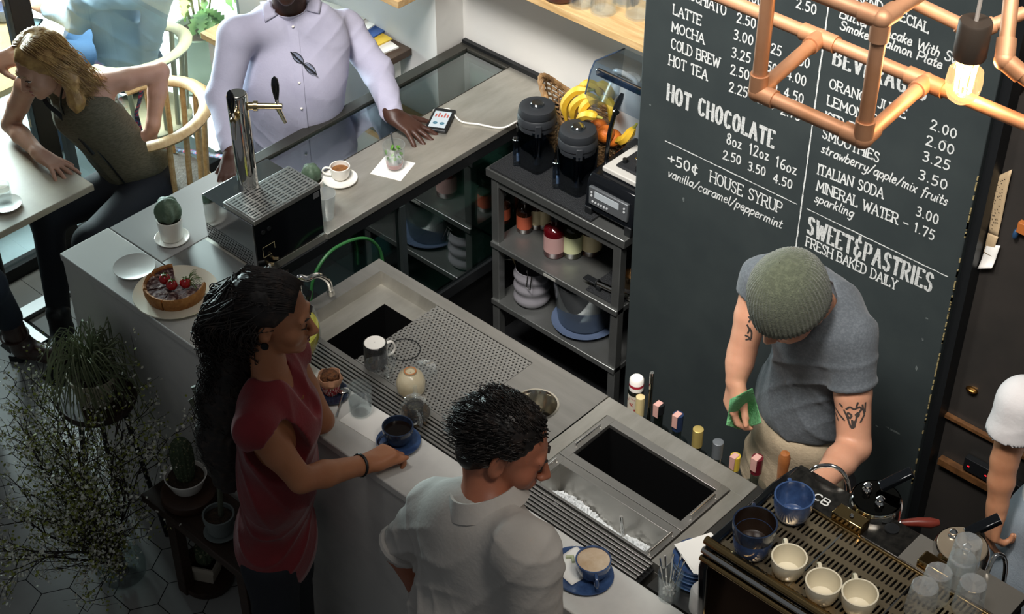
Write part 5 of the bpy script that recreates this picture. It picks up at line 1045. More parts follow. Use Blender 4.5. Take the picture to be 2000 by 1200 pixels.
# ================================================================ pendant lamp and copper pipe frame
cop=mat('copper_pipe','b98a6a',.5,.45,noise=(8,'a87653'),bump=(40,.04))
D3=2.75;zf=PD(1800,165,D3).z
J=dict(a=P(1480,180,zf),b=P(1690,268,zf),c=P(1802,165,zf),d=P(1607,70,zf))
t=thing('pipe_lamp','copper pipe lattice lamp frame hanging at the top right','lamp',(J['a']+J['c'])/2)
R_=.0125
def pipe(p,q_): MB().cyl(p,q_,R_,n=16).build('pipe',cop,t,w=True)
def joint(p,*dirs):
    s=MB();s.ell(p,R_*1.35,16,10)
    for d in dirs: d=(Vector(d)-p).normalized();s.cyl(p,p+d*.035,R_*1.28,n=16)
    s.build('elbow',cop,t,w=True)
xd=Vector((1,0,0))
A,B_,C_,D_=[J[k] for k in 'abcd'];yy=(A.y+B_.y)/2
B_.y=A.y;C_.y=D_.y=(C_.y+D_.y)/2
L0=D_+Vector((-.25,0,0));R0=C_+Vector((.45,0,0))
upz=Vector((0,0,.33));Up=Vector((0,0,.155))
pipe(A,B_);pipe(A,D_);pipe(B_,C_);pipe(L0,R0);pipe(A,A+upz)
E_=Vector((B_.x,B_.y,zat((B_.x,B_.y,0),38)));pipe(B_,E_);pipe(E_+Vector((-.3,0,0)),E_);pipe(E_,E_+Vector((0,.3,0)));
Kp=E_+Vector((0,.12,0));
joint(A,B_,D_,A+upz);joint(B_,A,C_,E_);joint(C_,B_,R0,L0);joint(D_,A,L0,R0);joint(E_,B_,E_+xd*-1,E_+Vector((0,1,0)))
V1=PD(1785,5,2.95);V2=PD(1905,62,2.95);V3=PD(2000,25,2.95);pipe(V1-(V2-V1)*.4,V2);pipe(V2,V3);joint(V2,V1,V3)
G1=PD(1978,-30,2.6);G2=PD(1962,118,2.6);G3=PD(2030,175,2.6);pipe(G1,G2);pipe(G2,G3);joint(G2,G1,G3)
bc=PD(1885,150,2.66)
t=thing('pendant_bulb','glowing filament bulb hanging from a dark socket at the top right','lamp',bc)
sc=.056/62*1.0;k=2.66/F_PX
up_=Vector((0,0,1))
sockb=PD(1893,112,2.66);z1=zat((bc.x,bc.y,0),112);z2=zat((bc.x,bc.y,0),40);zb=zat((bc.x,bc.y,0),200)
hs=z1-bc.z;hb=bc.z-zb
MB().lathe([(.001,.001),(.0255,0),(.027,.004),(.027,z2-z1-.004),(.025,z2-z1),(.001,z2-z1)],(0,0,hs),32).build('socket',mat('dark_bronze_socket','3b332c',.5,.4),t)
MB().tube([(0,0,hs+z2-z1),(0,0,.6)],.0035,8).build('cord',mat('grey_cord','9a938c',.6),t)
prof=[(.001,-hb),(.012,-hb+.002),(.022,-hb+.010),(.0285,-hb+.025),(.030,-hb+.04),(.028,-hb+.06),(.021,hs-.02),(.016,hs),(.015,hs+.004)]
bgm=glassmat('bulb_glass','ffe9c2',.06,.02,.4);nt=bgm.node_tree;em=nt.nodes.new('ShaderNodeEmission');em.inputs[0].default_value=(1,.66,.33,1);em.inputs[1].default_value=.55;ad=nt.nodes.new('ShaderNodeAddShader');ou=[n for n in nt.nodes if n.type=='OUTPUT_MATERIAL'][0];nt.links.new(ou.inputs[0].links[0].from_socket,ad.inputs[0]);nt.links.new(em.outputs[0],ad.inputs[1]);nt.links.new(ad.outputs[0],ou.inputs[0])
MB().lathe(prof,n=36,cap=False).build('glass_bulb',bgm,t)
fm=mat('filament','ffb45a',.5,emit=('ffc98a',16));b=MB()
for i in range(12):
    a0=i*PI/6;b.tube([(.016*math.cos(a0),.016*math.sin(a0),hs-.012),(.013*math.cos(a0+.25),.013*math.sin(a0+.25),-hb+.022)],.0018,5)
b.build('filament',fm,t);MB().tube([(0,0,hs),(0,0,-hb+.03)],.003,6).build('glass_stem',mat('stem_glass','d8c9a8',.2,emit=('ffd9a0',2)),t)
pl=bpy.data.lights.new('bulb_glow','POINT');pl.energy=4.5;pl.color=(1,.82,.6);pl.shadow_soft_size=.02;po=bpy.data.objects.new('bulb_glow',pl);COL.objects.link(po);po.location=bc
# ================================================================ plants and bench in front of the bar
t=thing('wooden_bench','dark wooden plank bench in front of the marble bar holding pots','bench',(-3.2,2.05,0));BZ=.42
MB().box(-3.49,-2.93,1.955,2.155,BZ-.035,BZ).build('seat',walnut,t,w=True,bevel=.004)
for x in (-3.40,-3.04):
    for y in (1.975,2.10): MB().box(x,x+.045,y,y+.04,0,BZ-.035).build('leg',walnut,t,w=True,bevel=.003)
    MB().box(x+.01,x+.035,2.0,2.12,.12,.16).build('stretcher',walnut,t,w=True)
c=P(371,972,BZ);c=Vector((c.x,2.055,BZ+.0005));o=thing('wooden_board','round turned wooden board on the bench under the cactus pot','board',c);MB().lathe([(.001,0),(.085,0),(.092,.012),(.09,.032),(.084,.036),(.001,.034)],n=40).build('disc',mat('turned_wood','4a3122',.45,noise=(9,'38241a')),o)
spiny=mat('spiny_green','3c4a33',.7,noise=(110,'8b8a6c',.56,.66),bump=(120,.6))
t=thing('potted_cactus','thick columnar cactus in a white bowl on the round wooden board','cactus',c+Vector((0,0,.035)));MB().lathe([(.03,0),(.05,.02),(.07,.072),(.066,.073),(.045,.025),(.001,.02)],n=36,cap=False).build('pot',white,t);MB().lathe([(.001,.062),(.064,.06)],cap=False).build('soil',soil,t)
MB().lathe([(.026,.055),(.033,.09),(.036,.13),(.037,.17),(.034,.2),(.022,.222),(.001,.228)],n=60,wob=lambda a,z:1+.05*math.cos(15*a)).build('cactus',spiny,t)
c=Vector((-3.19,2.06,BZ+.0005));c=P(432,1040,BZ);c=Vector((c.x,c.y,BZ+.0005));t=thing('potted_euphorbia','tall thin stemmed plant in a grey pot on the bench behind the woman in red','plant',c)
gp=mat('grey_green_pot','6c7472',.5);MB().lathe([(.001,0),(.045,0),(.056,.008),(.05,.009),(.001,.006)],cap=False).build('saucer',gp,t);MB().lathe([(.036,.008),(.04,.06),(.05,.062),(.052,.085),(.046,.085),(.042,.02)],n=32,cap=False).build('pot',gp,t);MB().lathe([(.001,.072),(.045,.07)],cap=False).build('soil',soil,t)
eu=mat('grey_stem','5b6050',.7,noise=(30,'454a3c'))
for pts in (((432,1010),(428,940),(424,890),(400,830),(372,780)),((424,890),(415,830),(385,770),(378,755)),((428,940),(440,880),(446,860))):
    MB().tube(spline([PY(x,y,c.y+.01) for x,y in pts],5),.009,8).build('stem',eu,t,w=True)
c=P(408,1135,0.0);t=thing('wooden_board','dark round wooden board on the floor under the bench','board',(c.x,c.y,.0005));MB().lathe([(.001,0),(.085,0),(.09,.01),(.088,.03),(.001,.032)],n=36).build('disc',walnut,t)
t=thing('potted_cactus','short barrel cactus in a square pale pot on the dark floor board','cactus',(c.x,c.y,.0335),.5);b=MB();b.lathe([(.05,0),(.062,.06),(.068,.06),(.068,.08),(.06,.08),(.055,.06)],n=4,a0=PI/4,a1=PI/4+2*PI,cap=True);b.build('pot',mat('pale_square_pot','a59b8c',.6),t,flat=True);MB().lathe([(.001,.066),(.062,.066)],n=4,a0=PI/4,a1=PI/4+2*PI).build('soil',soil,t);MB().lathe([(.02,.06),(.032,.09),(.034,.12),(.026,.15),(.001,.16)],n=48,wob=lambda a,z:1+.06*math.cos(12*a)).build('cactus',spiny,t)
c=P(630,1160,.0);c=Vector((c.x,min(c.y,2.08),.0005));t=thing('potted_cactus','pale pot with a small dark cactus on the floor right of the woman in red','cactus',c);MB().lathe([(.001,0),(.06,0),(.075,.13),(.07,.13),(.06,.1)],n=32,cap=False).build('pot',white,t);MB().lathe([(.001,.11),(.066,.108)],cap=False).build('soil',soil,t);MB().lathe([(.03,.1),(.045,.14),(.04,.18),(.02,.2),(.001,.205)],n=48,wob=lambda a,z:1+.08*math.cos(10*a)).build('cactus',spiny,t)
c=P(745,1195,.05);c=Vector((c.x,min(c.y,2.06),.0005));t=thing('potted_plant','dark curling succulent at the bottom edge in front of the bar','plant',c);MB().lathe([(.001,0),(.06,0),(.07,.1),(.065,.1),(.055,.08)],cap=False).build('pot',gp,t)
for k in range(7):
    a=k*.9;MB().tube(spline([(0,0,.07),(.04*math.cos(a),.04*math.sin(a),.14),(.08*math.cos(a),.08*math.sin(a),.15),(.1*math.cos(a),.1*math.sin(a),.11)],5),[.012]*8+[.009]*5+[.006,.004,.002],8).build('leaf',mat('dark_succulent','2d2620',.5),t)
# stool with trailing plant
c=PY(195,770,2.0);c=PY(190,775,2.02);sz=c.z;t=thing('wooden_stool','small round wooden stool with thin dark legs beside the bar','stool',(c.x,c.y,0));MB().lathe([(.001,sz-.025),(.125,sz-.025),(.13,sz-.012),(.125,sz),(.001,sz)],n=40).build('seat',walnut,t)
for k in range(3): a=k*2.094+.6;MB().cyl((.08*math.cos(a),.08*math.sin(a),sz-.025),(.15*math.cos(a),.15*math.sin(a),0),.009,n=8).build('leg',blk,t)
t=thing('trailing_plant','wiry trailing grass plant in a cream pot on the wooden stool','plant',(c.x,c.y,sz+.0005));MB().lathe([(.001,0),(.06,0),(.085,.11),(.08,.11),(.06,.08)],n=32,cap=False).build('pot',cream,t);MB().lathe([(.001,.098),(.08,.096)],cap=False).build('soil',soil,t)
q=random.Random(31);b=MB()
for k in range(150):
    a=q.uniform(0,2*PI);R1=q.uniform(.04,.14);h1=q.uniform(.04,.15);R2=R1+q.uniform(.0,.09);z2=q.uniform(-.1,.16);p0=(.04*math.cos(a*3),.04*math.sin(a*3),.1)
    b.tube(spline([p0,(R1*.6*math.cos(a),R1*.6*math.sin(a),.1+h1),(R1*math.cos(a+.2),min(R1*math.sin(a+.2),.12),.1+h1*.9),(R2*math.cos(a+.4),min(R2*math.sin(a+.4),.12),z2)],3),.0022,3)
b.build('stems',mat('wiry_green','5f6a4e',.6,noise=(10,'838a68')),t)
# vase with blossoming branches
VC=P(242,1128,0);t=thing('glass_vase','round clear glass vase with water standing on the hexagon tiles','vase',(VC.x,VC.y,.0005))
MB().lathe([(.001,.001),(.06,0),(.082,.03),(.086,.07),(.07,.13),(.058,.165),(.062,.18),(.059,.18),(.055,.165)],n=40,cap=False).build('body',glass,t);MB().lathe([(.001,.005),(.058,.005),(.08,.03),(.083,.07),(.076,.1),(.001,.1)],n=36).build('water',glassmat('vase_water','dfe6e4',.08,.02,.3),t)
t=thing('blossom_branches','wide spray of bare twigs with tiny white blossoms standing in the glass vase','branches',(VC.x,VC.y,.02))
q=random.Random(77);tw=MB();bl=MB();lf=MB();bark=mat('dark_bark','2a201a',.8)
def twig(p,d,ln,r,lvl):
    pts=[p];dd=Vector(d)
    n=5
    for i in range(n):
        dd=(dd+Vector((q.uniform(-.22,.22),q.uniform(-.22,.22),q.uniform(-.1,.16)))).normalized();e_=pts[-1]+dd*ln/n;e_.y=min(e_.y,2.13-VC.y);pts.append(e_)
    tw.tube(pts,[r*(1-.6*i/n) for i in range(n+1)],4)
    if lvl<2:
        for i in range(1,n+1):
            for _ in range(2 if lvl==0 else 1):
                e=(dd+Vector((q.uniform(-.9,.9),q.uniform(-.9,.9),q.uniform(-.5,.7)))).normalized();twig(pts[i],e,ln*q.uniform(.3,.5),r*.5,lvl+1)
    if lvl>=1:
        for i in range(1,n+1):
            for _ in range(3):
                if q.random()<.5:
                    c=pts[i]+Vector((q.uniform(-.02,.02),q.uniform(-.02,.02),q.uniform(-.02,.02)));s=q.uniform(.004,.008);M=rot('X',q.uniform(0,3))@rot('Y',q.uniform(0,3))
                    (bl if q.random()<.55 else lf).add([M@Vector((s*math.cos(a)*(1 if j%2 else .55),s*math.sin(a)*(1 if j%2 else .55),.001*(j%2)))+c for j,a in enumerate([k*PI/5 for k in range(10)])],[tuple(range(10))])
for k in range(20):
    a=q.uniform(2.0,5.6) if k%4 else q.uniform(0,2*PI);sp_=q.uniform(.15,.75);a=a-.25
    twig(Vector((.02*math.cos(a+2.5),.02*math.sin(a+2.5),.01)),Vector((sp_*math.cos(a),sp_*math.sin(a),1)),q.uniform(.42,.66),.005,0)
tw.build('twigs',bark,t,flat=True);o=bl.build('blossoms',mat('blossom_white','e2e2d4',.7),t,flat=True);o['kind']='stuff';o=lf.build('young_leaves',mat('young_leaf','8c9440',.6),t,flat=True);o['kind']='stuff'
# ================================================================ people
from mathutils.bvhtree import BVHTree
def V(*a): return Vector(a)
def frame(f,u):
    f=Vector(f).normalized();u=Vector(u);u=(u-f*u.dot(f)).normalized();l=u.cross(f);return l,f,u,Matrix((l,f,u)).transposed()
def chain(s,pts,rad,k=.012):
    for i in range(len(pts)-1): s.cone(pts[i],rad[i],pts[i+1],rad[i+1],k)
def wr(amp,*waves):
    """cloth folds: soft ridges running across the given directions"""
    ws=[(np.array(Vector(d).normalized()),fq*1.25,np.array(Vector(e).normalized()),g) for d,fq,e,g in waves]
    def f(p):
        o=0
        for d,fq,e,g in ws:
            ph=p@d*fq+2.6*np.sin(p@e*g+1.3)+1.5*np.sin(p@d*g*.9+p@e*g*.6);m=.5+.5*np.sin(p@e*g*1.1+p@d*g*.8+.5);o=o+((1-np.abs(np.sin(ph)))**2.2-.25)*m
        return -amp*1.7*o
    return f
def skin_mat(name,col,dark): return mat(name,col,.48,noise=(9,dark,.4,.75),bump=(260,.05),sss=.12)
def head(s,c,f,u,k=1.0,beard=False):
    l,f,u,M=frame(f,u);c=Vector(c);A=lambda a,b,d:c+l*(a*k)+f*(b*k)+u*(d*k);R=lambda *r:tuple(q*k for q in r)
    s.ell(A(0,-.012,.03),R(.073,.094,.086),M,.02);s.ell(A(0,.03,-.03),R(.058,.06,.08),M,.03);s.ell(A(0,.045,-.074),R(.043,.042,.036),M,.03);s.ell(A(0,.076,-.098),R(.02,.017,.016),M,.02)
    for q in (-1,1):
        s.ell(A(q*.037,.062,-.028),R(.026,.024,.028),M,.02);s.ell(A(q*.032,.101,.004),R(.018,.016,.0115),M,.012,'-');s.ell(A(q*.0305,.0765,.001),R(.0145,.0135,.0125),M,.003)
        s.ell(A(q*.077,-.008,-.012),R(.008,.019,.031),M,.01);s.ell(A(q*.085,.002,-.008),R(.008,.009,.018),M,.006,'-');s.ell(A(q*.011,.103,-.036),R(.009,.01,.008),M,.006)
    s.cone(A(-.036,.080,.022),.010*k,A(.036,.080,.022),.010*k,.015);s.cone(A(0,.09,.008),.008*k,A(0,.115,-.031),.0105*k,.010)
    s.ell(A(0,.088,-.062),R(.024,.012,.014),M,.012)
    return A,M
def face_parts(A,M,par,lip,brow,eyes=True,lash='1c1512',k=1.0,open_=0):
    lm=mat('lips_'+lip,lip,.35);bmt=mat('hair_line_'+brow,brow,.7)
    b=MB();b.tube([A(-.022,.084,-.0625),A(-.010,.096,-.0575),A(0,.0985,-.059),A(.010,.096,-.0575),A(.022,.084,-.0625)],[.002,.0045,.004,.0045,.002],8);b.tube([A(-.02,.085,-.0655-open_),A(0,.0975,-.0695-open_),A(.02,.085,-.0655-open_)],[.002,.0058,.002],8);b.build('lips',lm,par,w=True)
    if open_: MB().ell(A(0,.089,-.066),(.014,.006,.008),12,8,M).build('mouth',mat('mouth_dark','3a1512',.4),par,w=True)
    for q in (-1,1):
        MB().tube([A(q*.013,.0955,.019),A(q*.028,.0935,.026),A(q*.046,.079,.021)],[.003,.0036,.0015],6,flat=.6).build('eyebrow',bmt,par,w=True)
        if eyes:
            MB().ell(A(q*.0305,.0795,.0005),(.0135,.0125,.0085),14,10,M).build('eye',mat('eye_white','cfcac4',.2),par,w=True);MB().ell(A(q*.0305-.002,.0895,-.001),(.0058,.003,.0062),12,8,M).build('iris',mat('iris_dark','2a2420',.15),par,w=True)
        MB().tube([A(q*.0165,.0925,.002),A(q*.0305,.0955 if eyes else .0925,.0085 if eyes else -.004),A(q*.045,.084,.003)],[.0012,.002,.0012],6).build('eyelash',mat('lash_'+lash,lash,.6),par,w=True)
def hand(s,w,d,n,th=1,curl=(.3,.35,.4,.45),spread=.0,k=1.0,thumb=(.75,.6,-.35),tc=.3,palm=True):
    """w wrist, d finger direction, n back of the hand, th=+1/-1 which side the thumb leaves"""
    d=Vector(d).normalized();n=Vector(n);n=(n-d*n.dot(d)).normalized();t=d.cross(n)*th;w=Vector(w)
    offs=(.029,.0095,-.0095,-.027);ml=(.088,.090,.085,.077);fl=(.95,1.06,1.0,.80);tips=[]
    s.cone(w-d*.02,.026*k,w+d*.012,.024*k,.02)
    for o,m,L,c,i in zip(offs,ml,fl,curl,range(4)):
        b=w+t*(o*.72*k)+d*(.012*k);kn=w+t*(o*k)+d*(m*k)+n*(.004*k);s.cone(b,.0165*k,kn,.0118*k,.012)
        p=kn;a=0;dd=(d+t*(spread*(1.5-i)*.5)).normalized();ax=dd.cross(n)
        for ph,(ll,rr,r2) in enumerate(((.043,.0102,.0094),(.027,.0093,.0086),(.021,.0085,.0070))):
            a+=c*(1,1.15,.8)[ph];q=dd*math.cos(a)-n*math.sin(a);p2=p+q*(ll*L*k);s.cone(p,rr*k,p2,r2*k,.0035 if ph==0 else .003);p=p2
        tips.append(p)
    s.ell(w+t*(.020*k)+d*(.035*k)-n*(.010*k),(.02*k,.02*k,.016*k),None,.014)
    td=(d*thumb[0]+t*thumb[1]+n*thumb[2]).normalized();b=w+t*(.022*k)+d*(.022*k)-n*(.006*k);p1=b+td*(.045*k);td2=(td+d*tc).normalized();p2=p1+td2*(.032*k);p3=p2+(td2+d*tc*.6).normalized()*(.025*k)
    s.cone(b,.0155*k,p1,.0122*k,.012);s.cone(p1,.0118*k,p2,.0105*k,.004);s.cone(p2,.0104*k,p3,.0080*k,.003)
    return tips
def strands(name,m,par,n,fn,r,seg=4,seed=1):
    q=random.Random(seed);b=MB()
    for i in range(n):
        pts=fn(q,i)
        if pts: k=len(pts);b.tube(pts,[r*(1-.72*j/(k-1)) for j in range(k)],seg)
    return b.build(name,m,par,w=True,flat=False,ang=180)
def person(label,loc): return thing('person',label,'person',loc)
denim=mat('dark_denim','161a22',.8,bump=(300,.15));blackd=mat('black_trousers','131418',.8,bump=(200,.15))
def tufts(name,m,par,A,n,ln,r,seed,keep,wave=.5,dirf=None):
    """short hair: locks lying back over the skull"""
    def fn(q,i):
        z=q.uniform(-.45,1);a=q.uniform(0,2*PI);h=math.sqrt(max(0,1-z*z));v=(h*math.cos(a),h*math.sin(a),z)
        if not keep(*v): return None
        P_=lambda k_,dx,dy,dz:A(v[0]*.076*k_+dx,-.012+v[1]*.097*k_+dy,.03+v[2]*.089*k_+dz)
        L=ln*q.uniform(.6,1.3);dx,dy,dz=dirf(v) if dirf else (0,-.5,-.3);x1,y1=q.uniform(-wave,wave),q.uniform(-wave,wave)
        return [P_(.96,0,0,0),P_(1.06,dx*L*.35+x1*L*.3,dy*L*.35+y1*L*.3,dz*L*.2),P_(1.1,dx*L*.75+x1*L*.1,dy*L*.75-y1*L*.1,dz*L*.6),P_(1.06,dx*L-x1*L*.2,dy*L+y1*L*.3,dz*L*1.1)]
    return strands(name,m,par,n,fn,r,4,seed)
# ---------------------------------------------------------------- woman in the red blouse
hc=PY(536,613,2.03);N=PY(528,735,2.0);Ch=PY(540,820,1.99);Wa=PY(543,930,1.985);Hp=PY(540,1050,1.98)
p=person('woman with long curly black hair in a sleeveless red blouse reaching for a coffee cup',(Hp.x,Hp.y,0))
sk=skin_mat('skin_olive','a9714f','9c6345');f=V(.80,.58,-.16);ft=V(.83,.56,0).normalized();lt=V(-ft.y,ft.x,0)
l,_,_,MT=frame(ft,(0,0,1))
s=SDF();A,M=head(s,hc,f,(0.05,0.03,1),.98);chain(s,[A(0,-.03,-.05),N],[.048,.05]);
SR=N-l*.155+V(0,0,-.045);SL=N+l*.150+V(0,0,-.045)
ER=PY(588,938,1.93);WRs=P(716,906,1.052);HD=P(764,881,1.055)
chain(s,[N+V(0,0,-.01),SR],[.045,.05]);chain(s,[N+V(0,0,-.01),SL],[.045,.05]);chain(s,[SR,SR.lerp(ER,.5),ER,ER.lerp(WRs,.35),WRs],[.047,.043,.036,.038,.026])
EL=P(628,822,1.06);WL=P(575,848,1.045);chain(s,[SL,SL.lerp(EL,.5),EL,WL],[.046,.041,.036,.027])
s.ell(Ch,(.13,.075,.15),MT,.04);s.ell(Wa,(.10,.065,.13),MT,.05)
tipsR=hand(s,WRs,HD-WRs,V(-.1,-.35,1),1,(.75,.8,.85,.9),k=.9,thumb=(.9,.25,-.1),tc=.4);hand(s,WL,V(-.7,.1,-.05),V(0,0,1),1,(.3,.3,.3,.3),k=.88)
s.build('body',sk,p,h=.0042);face_parts(A,M,p,'6e2f2c','1a1210',eyes=False)
c=SDF();redm=mat('red_blouse','7a141d',.75,noise=(3,'56090f',.4,.7),bump=(160,.1),sheen=.2)
c.ell(Ch+V(0,0,.0),(.162,.108,.17),MT,.05);c.ell(Wa,(.152,.114,.17),MT,.09);c.ell(Hp,(.158,.120,.19),MT,.09);c.ell(Ch+ft*.06+V(0,0,.0),(.11,.06,.075),MT,.04)
c.cone(N-l*.05+V(0,0,-.03),.058,SR,.060,.04);c.cone(N+l*.05+V(0,0,-.03),.058,SL,.060,.04);c.cone(SR,.060,SR.lerp(ER,.3),.057,.03);c.cone(SL,.064,SL.lerp(EL,.3),.06,.03)
c.cut((0,0,PY(540,1135,1.98).z),(0,0,-1));c.cone(N+ft*.07+V(0,0,.06),.045,N+ft*.13+V(0,0,-.10),.028,.01,'-');c.cone(N+V(0,0,.02),.052,N+V(0,0,.1),.07,.01,'-')

for S_,E_ in ((SR,ER),(SL,EL)):
    d=(E_-S_).normalized();e=S_.lerp(E_,.16);c.cone(e+d*.045,.085,e+d*.13,.085,.004,'-')
c.disp=wr(.0035,((1,.3,.15),38,(.2,.1,1),7),((.4,-.8,.3),30,(0,.3,1),9));c.build('blouse',redm,p,h=.005)
c=SDF()
for q in (-1,1): chain(c,[Hp+l*q*.07+V(0,0,-.02),V(Hp.x,Hp.y,.48)+l*q*.085,V(Hp.x,Hp.y,.10)+l*q*.09],[.095,.066,.05],.03);c.ell(V(Hp.x,Hp.y,.04)+l*q*.09+ft*.05,(.045,.12,.04),MT,.02)
c.build('jeans',denim,p,h=.009)
MB().tube([WRs.lerp(ER,.10)+basis(WRs-ER)@Vector((.031*math.cos(a),.031*math.sin(a),0)) for a in [k*PI/8 for k in range(16)]],.0045,6,True).build('bracelet',blk,p,w=True)
MB().lathe([(.006,-.003),(.011,-.003),(.011,.003),(.006,.003)],A(-.084,-.004,-.047),20,M@rot('Y',PI/2)).build('earring',gloss,p,w=True)
MB().tube(spline([N+l*.05+V(0,0,.025),N+ft*.062+l*.03+V(0,0,-.03),N+ft*.085+V(0,0,-.07),N+ft*.062-l*.03+V(0,0,-.03),N-l*.05+V(0,0,.025)],5),.0012,5).build('necklace',mat('gold','b08a4a',.3,1),p,w=True)
hb=mat('curly_black_hair','1a1412',.6,noise=(40,'382a22',.5,.7))
s=SDF();s.ell(A(0,-.028,.043),(.083,.096,.086),M,.03);spine=[A(0,-.06,.05),A(-.01,-.11,-.03),PY(468,680,2.0),PY(447,770,1.97),PY(440,850,1.95),PY(447,930,1.93)]
for i in range(1,5): s.cone(spine[i],(.07,.078,.08,.075,.05)[i-1],spine[i+1],(.078,.08,.075,.05,.018)[i-1],.05)
s.ell(A(0,.088,-.02),(.085,.060,.085),M,.012,'-');s.ell(A(-.085,.01,-.03),(.03,.03,.045),M,.015,'-');s.disp=wr(.004,((.7,.7,.2),90,(0,0,1),30),((-.6,.6,.3),80,(.3,0,1),34))
hair=s.build('hair',hb,p,h=.006)
sp=spline(spine,8)
def curl_fn(q,i):
    a=q.uniform(0,2*PI);v0=q.random()
    x=q.uniform(-.075,.07);z=q.uniform(.0,.125);y=-.10+.08*q.random()
    root=A(.082*math.cos(a)*.95,-.03+.10*math.sin(a)*.95 if math.sin(a)<.35 else .015,q.uniform(0,.1));side=q.uniform(-.09,.09);dep=q.uniform(-.088,.085);pts=[root];w=q.uniform(.008,.018);fq=q.uniform(50,85);ph=q.uniform(0,6);end=q.randint(18,len(sp)-1)
    for j in range(6,end,1):
        c_=sp[j];t=(j-6)/(len(sp)-6);g=1-.45*t*t;off=M.col[0]*side*g+V(.68,-.73,0)*0+M.col[1]*dep*g;k_=w*min(1,(j-5)/8)
        pts.append(c_+off+V(k_*math.cos(fq*t+ph),k_*math.sin(fq*t+ph),k_*.6*math.sin(fq*.7*t)))
    return pts
strands('curls',hb,hair,760,curl_fn,.0021,4,5)
def smooth_fn(q,i):
    a=q.uniform(-1.35,1.35);pts=[];r0=.086
    for j in range(8):
        t=j/7;y=.062-.155*t;z=.083*math.sin(min(1,t*1.1+.32)*PI*.62)+.015;pts.append(A(.087*math.sin(a*(.55+.5*t))+.003*math.sin(7*t+i),y,.045+(z)*math.cos(a*.85)-.03*t*abs(a)))
    return pts
strands('combed_hair',hb,hair,420,smooth_fn,.0018,4,6)
# ---------------------------------------------------------------- man in the white shirt
hc=PY(988,872,2.03);N=PY(955,985,1.955);p=person('man with short dark hair in a white shirt seen from behind at the bar',(N.x,1.85,0))
sk=skin_mat('skin_tan','a5684e','965a43');f=V(.80,.50,-.38);ft=V(.12,.98,-.0).normalized();l,_,_,MT=frame(ft,(0,0,1))
s=SDF();A,M=head(s,hc,f,(.12,.25,1),1.04);chain(s,[A(0,-.03,-.05),N,N+V(0,-.02,-.08)],[.056,.058,.07])
SL=PY(842,985,1.95);SR=PY(1045,1085,1.90);Ch=(SL+SR)/2+V(0,.0,-.10);Wa=Ch+V(0,-.06,-.26);Hp=Wa+V(0,-.02,-.2)
EL=PY(783,1075,1.90);WL=PY(822,1150,1.93);ER=SR+V(.03,-.03,-.28);WR2=ER+V(-.02,.10,-.24)
chain(s,[SL,EL,WL],[.05,.042,.03]);chain(s,[SR,ER,WR2],[.05,.042,.03]);s.ell(Ch,(.15,.09,.2),MT,.04);hand(s,WL,V(.1,.3,-1),V(-1,0,0),1);hand(s,WR2,V(0,.3,-1),V(1,0,0),-1)
s.build('body',sk,p,h=.0042);face_parts(A,M,p,'8a4f42','1a1411',eyes=False)
c=SDF();wsh=mat('white_shirt','b9b4ae',.85,noise=(4,'aaa49d',.4,.7),bump=(90,.12))
c.ell(Ch,(.195,.128,.21),MT,.06);c.ell(Wa,(.185,.135,.2),MT,.1);c.ell(Hp,(.185,.14,.16),MT,.08)
c.cone(N+V(-.03,-.01,-.07),.075,SL+V(.035,0,-.01),.072,.06);c.cone(N+V(.03,-.01,-.07),.075,SR+V(-.035,0,-.01),.072,.06);c.cone(SL+V(.02,0,-.01),.074,SL.lerp(EL,.86),.060,.045);c.cone(SR+V(-.02,0,-.01),.076,ER,.066,.045)
c.disp=wr(.0045,((1,.2,.5),26,(.3,.2,1),6),((.5,.3,-1),24,(1,0,.4),7),((-.3,.1,1),40,(.9,.2,.2),8))
c.cone(N+V(0,.02,.01),.055,N+V(0,.06,.12),.07,.012,'-');shirt=c.build('shirt',wsh,p,h=.0055)
u=(A(0,-.03,-.05)-N).normalized();MC=basis((u+V(-.1,-.25,.6)).normalized());MB().lathe([(.063,-.02),(.068,.026),(.074,.028),(.092,-.016),(.088,-.019),(.073,.016),(.066,-.02)],N+V(0,-.01,.0)+u*.022,32,MC@Matrix(((1.12,0,0),(0,1.05,0),(0,0,1))),wob=lambda a,z:1+.03*math.sin(3*a),cap=False).build('collar',wsh,shirt,w=True,ang=60)
e=SL.lerp(EL,.9);MB().tube([e+basis(EL-SL)@V(.058*math.cos(a),.058*math.sin(a),0) for a in [k*PI/10 for k in range(20)]],.011,8,True).build('rolled_cuff',wsh,shirt,w=True)
c=SDF()
for q in (-1,1): chain(c,[Hp+V(q*.08,0,-.1),V(Hp.x+q*.09,1.84,.48),V(Hp.x+q*.1,1.82,.1)],[.11,.075,.055],.03);c.ell((Hp.x+q*.1,1.87,.045),(.05,.14,.045),None,.02)
c.build('trousers',blackd,p,h=.011)
hd=mat('short_dark_hair','15110f',.45,noise=(30,'2b221d',.5,.7))
s=SDF();s.ell(A(0,-.022,.042),(.083,.098,.09),M,.02);s.ell(A(0,-.06,-.03),(.066,.05,.06),M,.04);s.ell(A(0,.098,-.045),(.07,.075,.095),M,.015,'-');s.ell(A(0,.03,-.1),(.1,.06,.06),M,.02,'-')
for q in (-1,1): s.ell(A(q*.085,.004,-.018),(.02,.024,.034),M,.01,'-')
s.disp=wr(.0035,((.7,.7,.2),70,(0,0,1),40));hair=s.build('hair',hd,p,h=.005)
tufts('locks',hd,hair,A,2600,.05,.0021,3,lambda x,y,z:(y<.45 or z>.55) and not(z<.05 and y>-.1 and abs(x)>.6),.9,lambda v:(v[0]*.2,-.6,-.25 if v[2]<.7 else .15))
